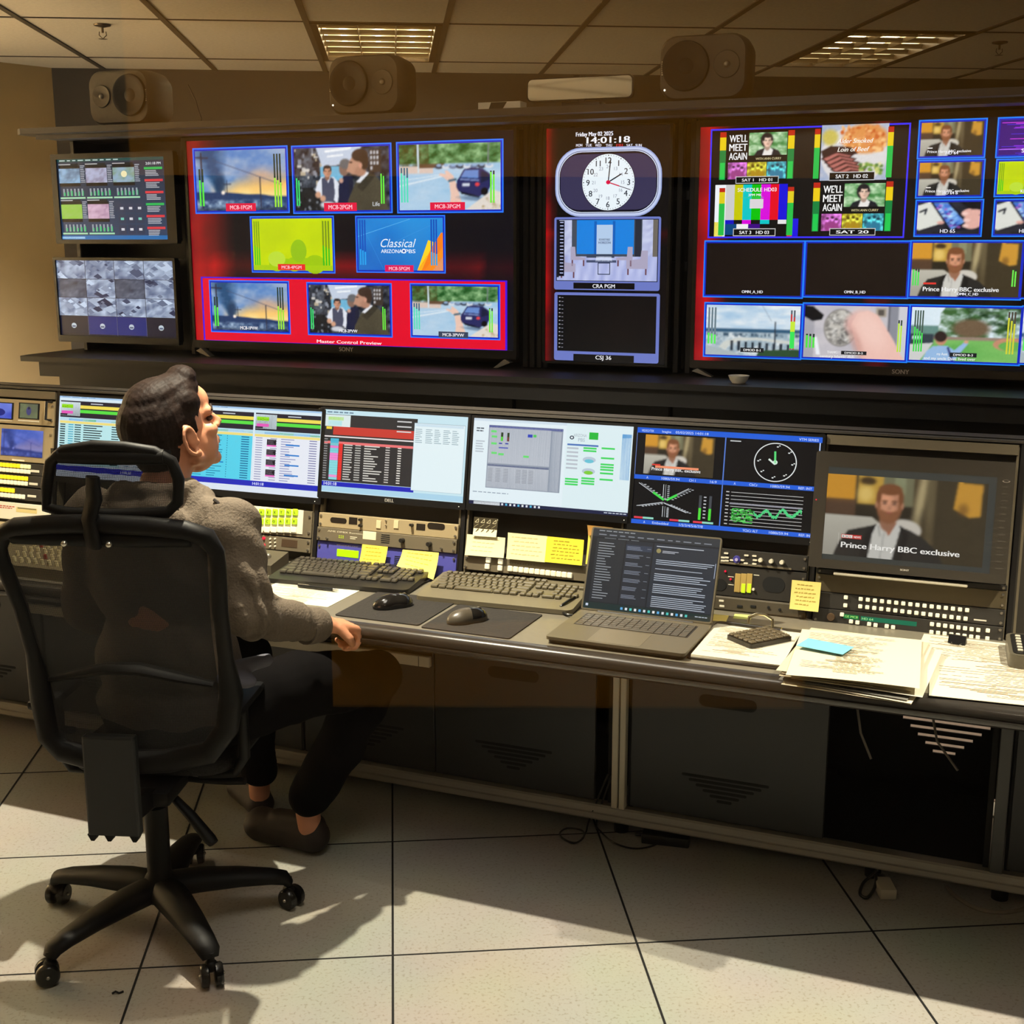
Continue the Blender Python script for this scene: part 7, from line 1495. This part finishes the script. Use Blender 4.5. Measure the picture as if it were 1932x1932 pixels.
head_p = [he(0, -.018, .035, (.074, .094, .080)), he(0, .030, -.035, (.058, .060, .072)), hc((-.047, .0, -.052), .020, (0, .070, -.092), .017), hc((.047, .0, -.052), .020, (0, .070, -.092), .017),
    he(0, .068, -.092, (.020, .016, .015)), hc((0, .088, .016), .008, (0, .107, -.018), .0115), he(-.011, .098, -.022, (.008, .009, .007)), he(.011, .098, -.022, (.008, .009, .007)),
    hc((-.036, .074, .026), .013, (.036, .074, .026), .013), he(.042, .060, -.014, (.018, .02, .018)), he(-.042, .060, -.014, (.018, .02, .018)), he(0, .086, -.050, (.021, .011, .006)), he(0, .085, -.060, (.018, .010, .006)),
    hc((0, .062, .05), .04, (0, .04, .075), .045)]
for sg in (-1, 1):
    ring = [(sg*(.083+.005*math.cos(a)), -.010-.017*math.cos(a)-.004, -.002+.031*math.sin(a)) for a in [R(q) for q in range(-80, 200, 28)]]
    for a, b in zip(ring, ring[1:]): head_p.append(hc(a, .0056, b, .0056))
    head_p += [he(sg*.073, -.006, -.004, (.008, .013, .024)), he(sg*.079, -.004, -.036, (.007, .009, .012)), he(sg*.077, .004, -.012, (.008, .005, .008))]
neck = [('c', H(0, -.028, -.045), .056, (-.575, 3.10, 1.10), .062)]
def hand_prims(wr, dirv, palmn, side=1):
    """palm with four curled fingers and a thumb; dirv points to the knuckles, palmn out of the palm"""
    d = Vector(dirv).normalized(); n = Vector(palmn); n = (n-d*n.dot(d)).normalized(); x = d.cross(n)*side; w0 = Vector(wr); P = []
    for k in (-1.0, -.33, .33, 1.0): P.append(('c', w0+x*.018*k*.7, .019, w0+d*.082+x*.027*k, .0125))
    for k, l in ((-1.05, .86), (-.35, 1.0), (.35, .95), (1.05, .78)):
        a = w0+d*.086+x*.027*k; b = a+(d*.55+n*.85).normalized()*.038*l; c = b+(-d*.35+n*.95).normalized()*.026*l; e = c+(-d*.95+n*.15).normalized()*.020*l
        P += [('c', a, .0105, b, .0098), ('c', b, .0098, c, .0088), ('c', c, .0088, e, .0078)]
    a = w0+d*.022-x*.026; b = a+(d*.5-x*.6+n*.45).normalized()*.038; c = b+(d*.8+n*.55+x*.25).normalized()*.032
    P += [('c', a, .014, b, .0125), ('c', b, .0125, c, .009)]
    return P
Hd_r = Vector((-.205, 3.140, .770)); hand_r = hand_prims((-.185, 3.160, .763), (.62, .62, -.25), (.1, .25, -1), 1)
hand_l = hand_prims((-.62, 3.385, .682), (.93, .15, -.1), (0, 0, -1), -1)
core = [('e', (-.58, 3.12, .90), (.16, .10, .20), Matrix.Rotation(R(-24), 4, 'Z')), ('e', (-.575, 3.11, .62), (.15, .11, .12), Matrix.Rotation(R(-24), 4, 'Z')), ('c', (-.575, 3.10, .66), .11, (-.575, 3.10, 1.06), .085),
    ('c', sh_l, .045, sh_r, .045), ('c', sh_r, .042, el_r, .034), ('c', el_r, .034, Hd_r, .026), ('c', Hd_r, .026, (-.185, 3.160, .763), .026), ('c', sh_l, .042, el_l, .034), ('c', el_l, .034, (-.62, 3.385, .682), .026),
    ('c', hip_r, .075, kn_r, .050), ('c', kn_r, .048, an_r, .034), ('c', an_r, .036, (-.262, 3.42, .06), .034), ('c', (-.262, 3.42, .05), .030, (-.42, 3.52, .04), .026), ('c', hip_l, .075, kn_l, .050), ('c', kn_l, .048, an_l, .034), ('c', an_l, .034, (-.43, 3.66, .06), .032), ('c', (-.43, 3.67, .05), .024, (-.485, 3.77, .045), .022)]
body = blob('person', head_p+neck+core+hand_r+hand_l, M_skin, None, .0046, 4, PO); body.location = PO
tag(body, 'seated man in a grey-brown hooded top and black trousers, seen from behind looking up right', 'person')
for p in body.data.polygons: pass
# head hair: shell over the skull, short at the nape, swept up in front
hair = [he(0, -.026, .044, (.0785, .0985, .084)), he(0, -.060, -.012, (.064, .050, .070)), he(0, .022, .090, (.060, .066, .042)), he(0, .060, .112, (.044, .030, .026)), he(0, -.02, .10, (.060, .070, .038)), he(.048, .022, .068, (.028, .036, .034)), he(-.048, .022, .068, (.028, .036, .034)), hc((.069, .012, .03), .009, (.068, .014, .008), .006), hc((-.069, .012, .03), .009, (-.068, .014, .008), .006)]
def hd(co): return .0009*math.sin(co.x*420+co.z*60)*math.sin(co.y*330+co.z*90)
blob('hair', hair, M_hair, body, .0045, 3, PO, hd)
for sg in (-1, 1): MB().ball(H(sg*.031, .0755, .008)-PO, .0085, 12, 8).build('eye', mat('eye_grey', (92, 74, 66), .3), body); MB().tube([H(sg*.015, .089, .030)-PO, H(sg*.033, .088, .034)-PO, H(sg*.050, .078, .028)-PO], [.003, .004, .0025], 6).build('eyebrow', M_hair, body)
# hooded top
def sleeve(a, b, c, ra, rb, rc): return [('c', a, ra, b, rb), ('c', b, rb, c, rc)]
rt = Matrix.Rotation(R(-24), 4, 'Z')
top = [('e', (-.585, 3.12, .94), (.205, .125, .20), rt), ('e', (-.575, 3.11, .70), (.195, .14, .17), rt), ('e', (-.575, 3.10, .60), (.195, .15, .09), rt), ('c', (-.73, 3.18, 1.05), .075, (-.43, 3.05, 1.05), .075), ('c', (-.66, 3.14, 1.085), .065, (-.49, 3.08, 1.085), .065)]
top += sleeve(sh_r, el_r, (-.215, 3.130, .772), .073, .064, .044) + sleeve(sh_l, el_l, (-.66, 3.355, .695), .073, .062, .044) + [('c', (-.37, 2.99, .86), .060, (-.33, 3.02, .835), .062)]
for k in range(9):
    a = R(360*k/9+20); a2 = R(360*(k+1)/9+20); q1 = Vector((-.572+.082*math.cos(a), 3.095+.075*math.sin(a), 1.125+(.018 if math.sin(a) < 0 else -.012))); q2 = Vector((-.572+.082*math.cos(a2), 3.095+.075*math.sin(a2), 1.125+(.018 if math.sin(a2) < 0 else -.012))); top.append(('c', q1, .024, q2, .024))
top += [('e', (-.60, 3.025, 1.085), (.115, .045, .055), rt)]
e3 = Vector(el_r)
def wr_(co):
    d = (co-e3).length; f = math.exp(-(d/.13)**2)
    fa = Vector((.75, .6, -.35)).normalized(); t = (co-e3).dot(fa)
    ua = Vector(sh_r)-e3; tu = (co-e3).dot(ua.normalized())
    r = f*.0065*math.sin(t*120+co.z*60+3*math.sin(co.y*30)) + .0035*math.sin(tu*62+co.y*40+co.x*25)*(1 if co.x > -.46 and tu > .02 else 0)
    if co.x < -.44: r += .003*math.sin(co.z*48+co.x*60)
    if t > .15: r += .003*math.sin(t*95)
    return r
hd_ = blob('hooded_top', top, M_hood, body, .0065, 5, PO, wr_)
cf = MB(); cp = Vector((-.222, 3.124, .772))-PO; cdn = Vector((.62, .66, -.12)).normalized()
cf.tube([cp-cdn*.02, cp, cp+cdn*.028, cp+cdn*.040], [.046, .047, .045, .040], 20); cf.build('sleeve_cuff', M_hood, body)
m = MB(); m.tube([Vector(p)-PO for p in ((-.43, 3.01, 1.125), (-.39, 2.985, 1.10), (-.35, 2.99, 1.05))], .004, 6); m.build('shoulder_seam', mat('dark_seam', (44, 38, 34), .8), body)
blob('shirt_tail', [('e', (-.41, 3.01, .685), (.07, .04, .024), Matrix.Rotation(R(-20), 4, 'Z') @ Matrix.Rotation(R(12), 4, 'Y')), ('c', (-.40, 3.02, .70), .022, (-.33, 3.08, .70), .018)], mat('blue_grey_shirt', (96, 96, 108), .8), body, .007, 4, PO)
# trousers and shoes
tr = [('e', (-.575, 3.11, .565), (.19, .15, .095), rt), ('c', hip_r, .098, (-.26, 3.24, .575), .092), ('c', (-.26, 3.24, .575), .092, kn_r, .078), ('c', kn_r, .076, (-.17, 3.39, .34), .070), ('c', (-.17, 3.39, .34), .072, (-.258, 3.412, .185), .064),
    ('c', hip_l, .098, kn_l, .080), ('c', kn_l, .076, (-.43, 3.655, .165), .058)]
blob('trousers', tr, M_trou, body, .008, 6, PO, lambda co: .004*math.sin(co.x*40+co.z*30)*math.sin(co.y*35))
def shoe(h, t, r=.045):
    h = Vector(h); t = Vector(t); d = (t-h).normalized(); return [('c', h, r*.92, h+d*.09, r*.9), ('c', h+d*.09-Z*.004, r*.9, t, r*.98), ('c', h+Z*.03, r*.72, h+d*.12+Z*.020, r*.75), ('e', t+Z*.0, (r*1.05, r*1.05, r*.80))]
def flat(o):
    for v in o.data.vertices: v.co.z = max(v.co.z, .003)
flat(blob('shoe', shoe((-.255, 3.425, .052), (-.412, 3.525, .048), .053), M_shoe, body, .006, 5, PO)); flat(blob('shoe', shoe((-.43, 3.665, .048), (-.50, 3.80, .046), .047), M_shoe, body, .006, 5, PO))
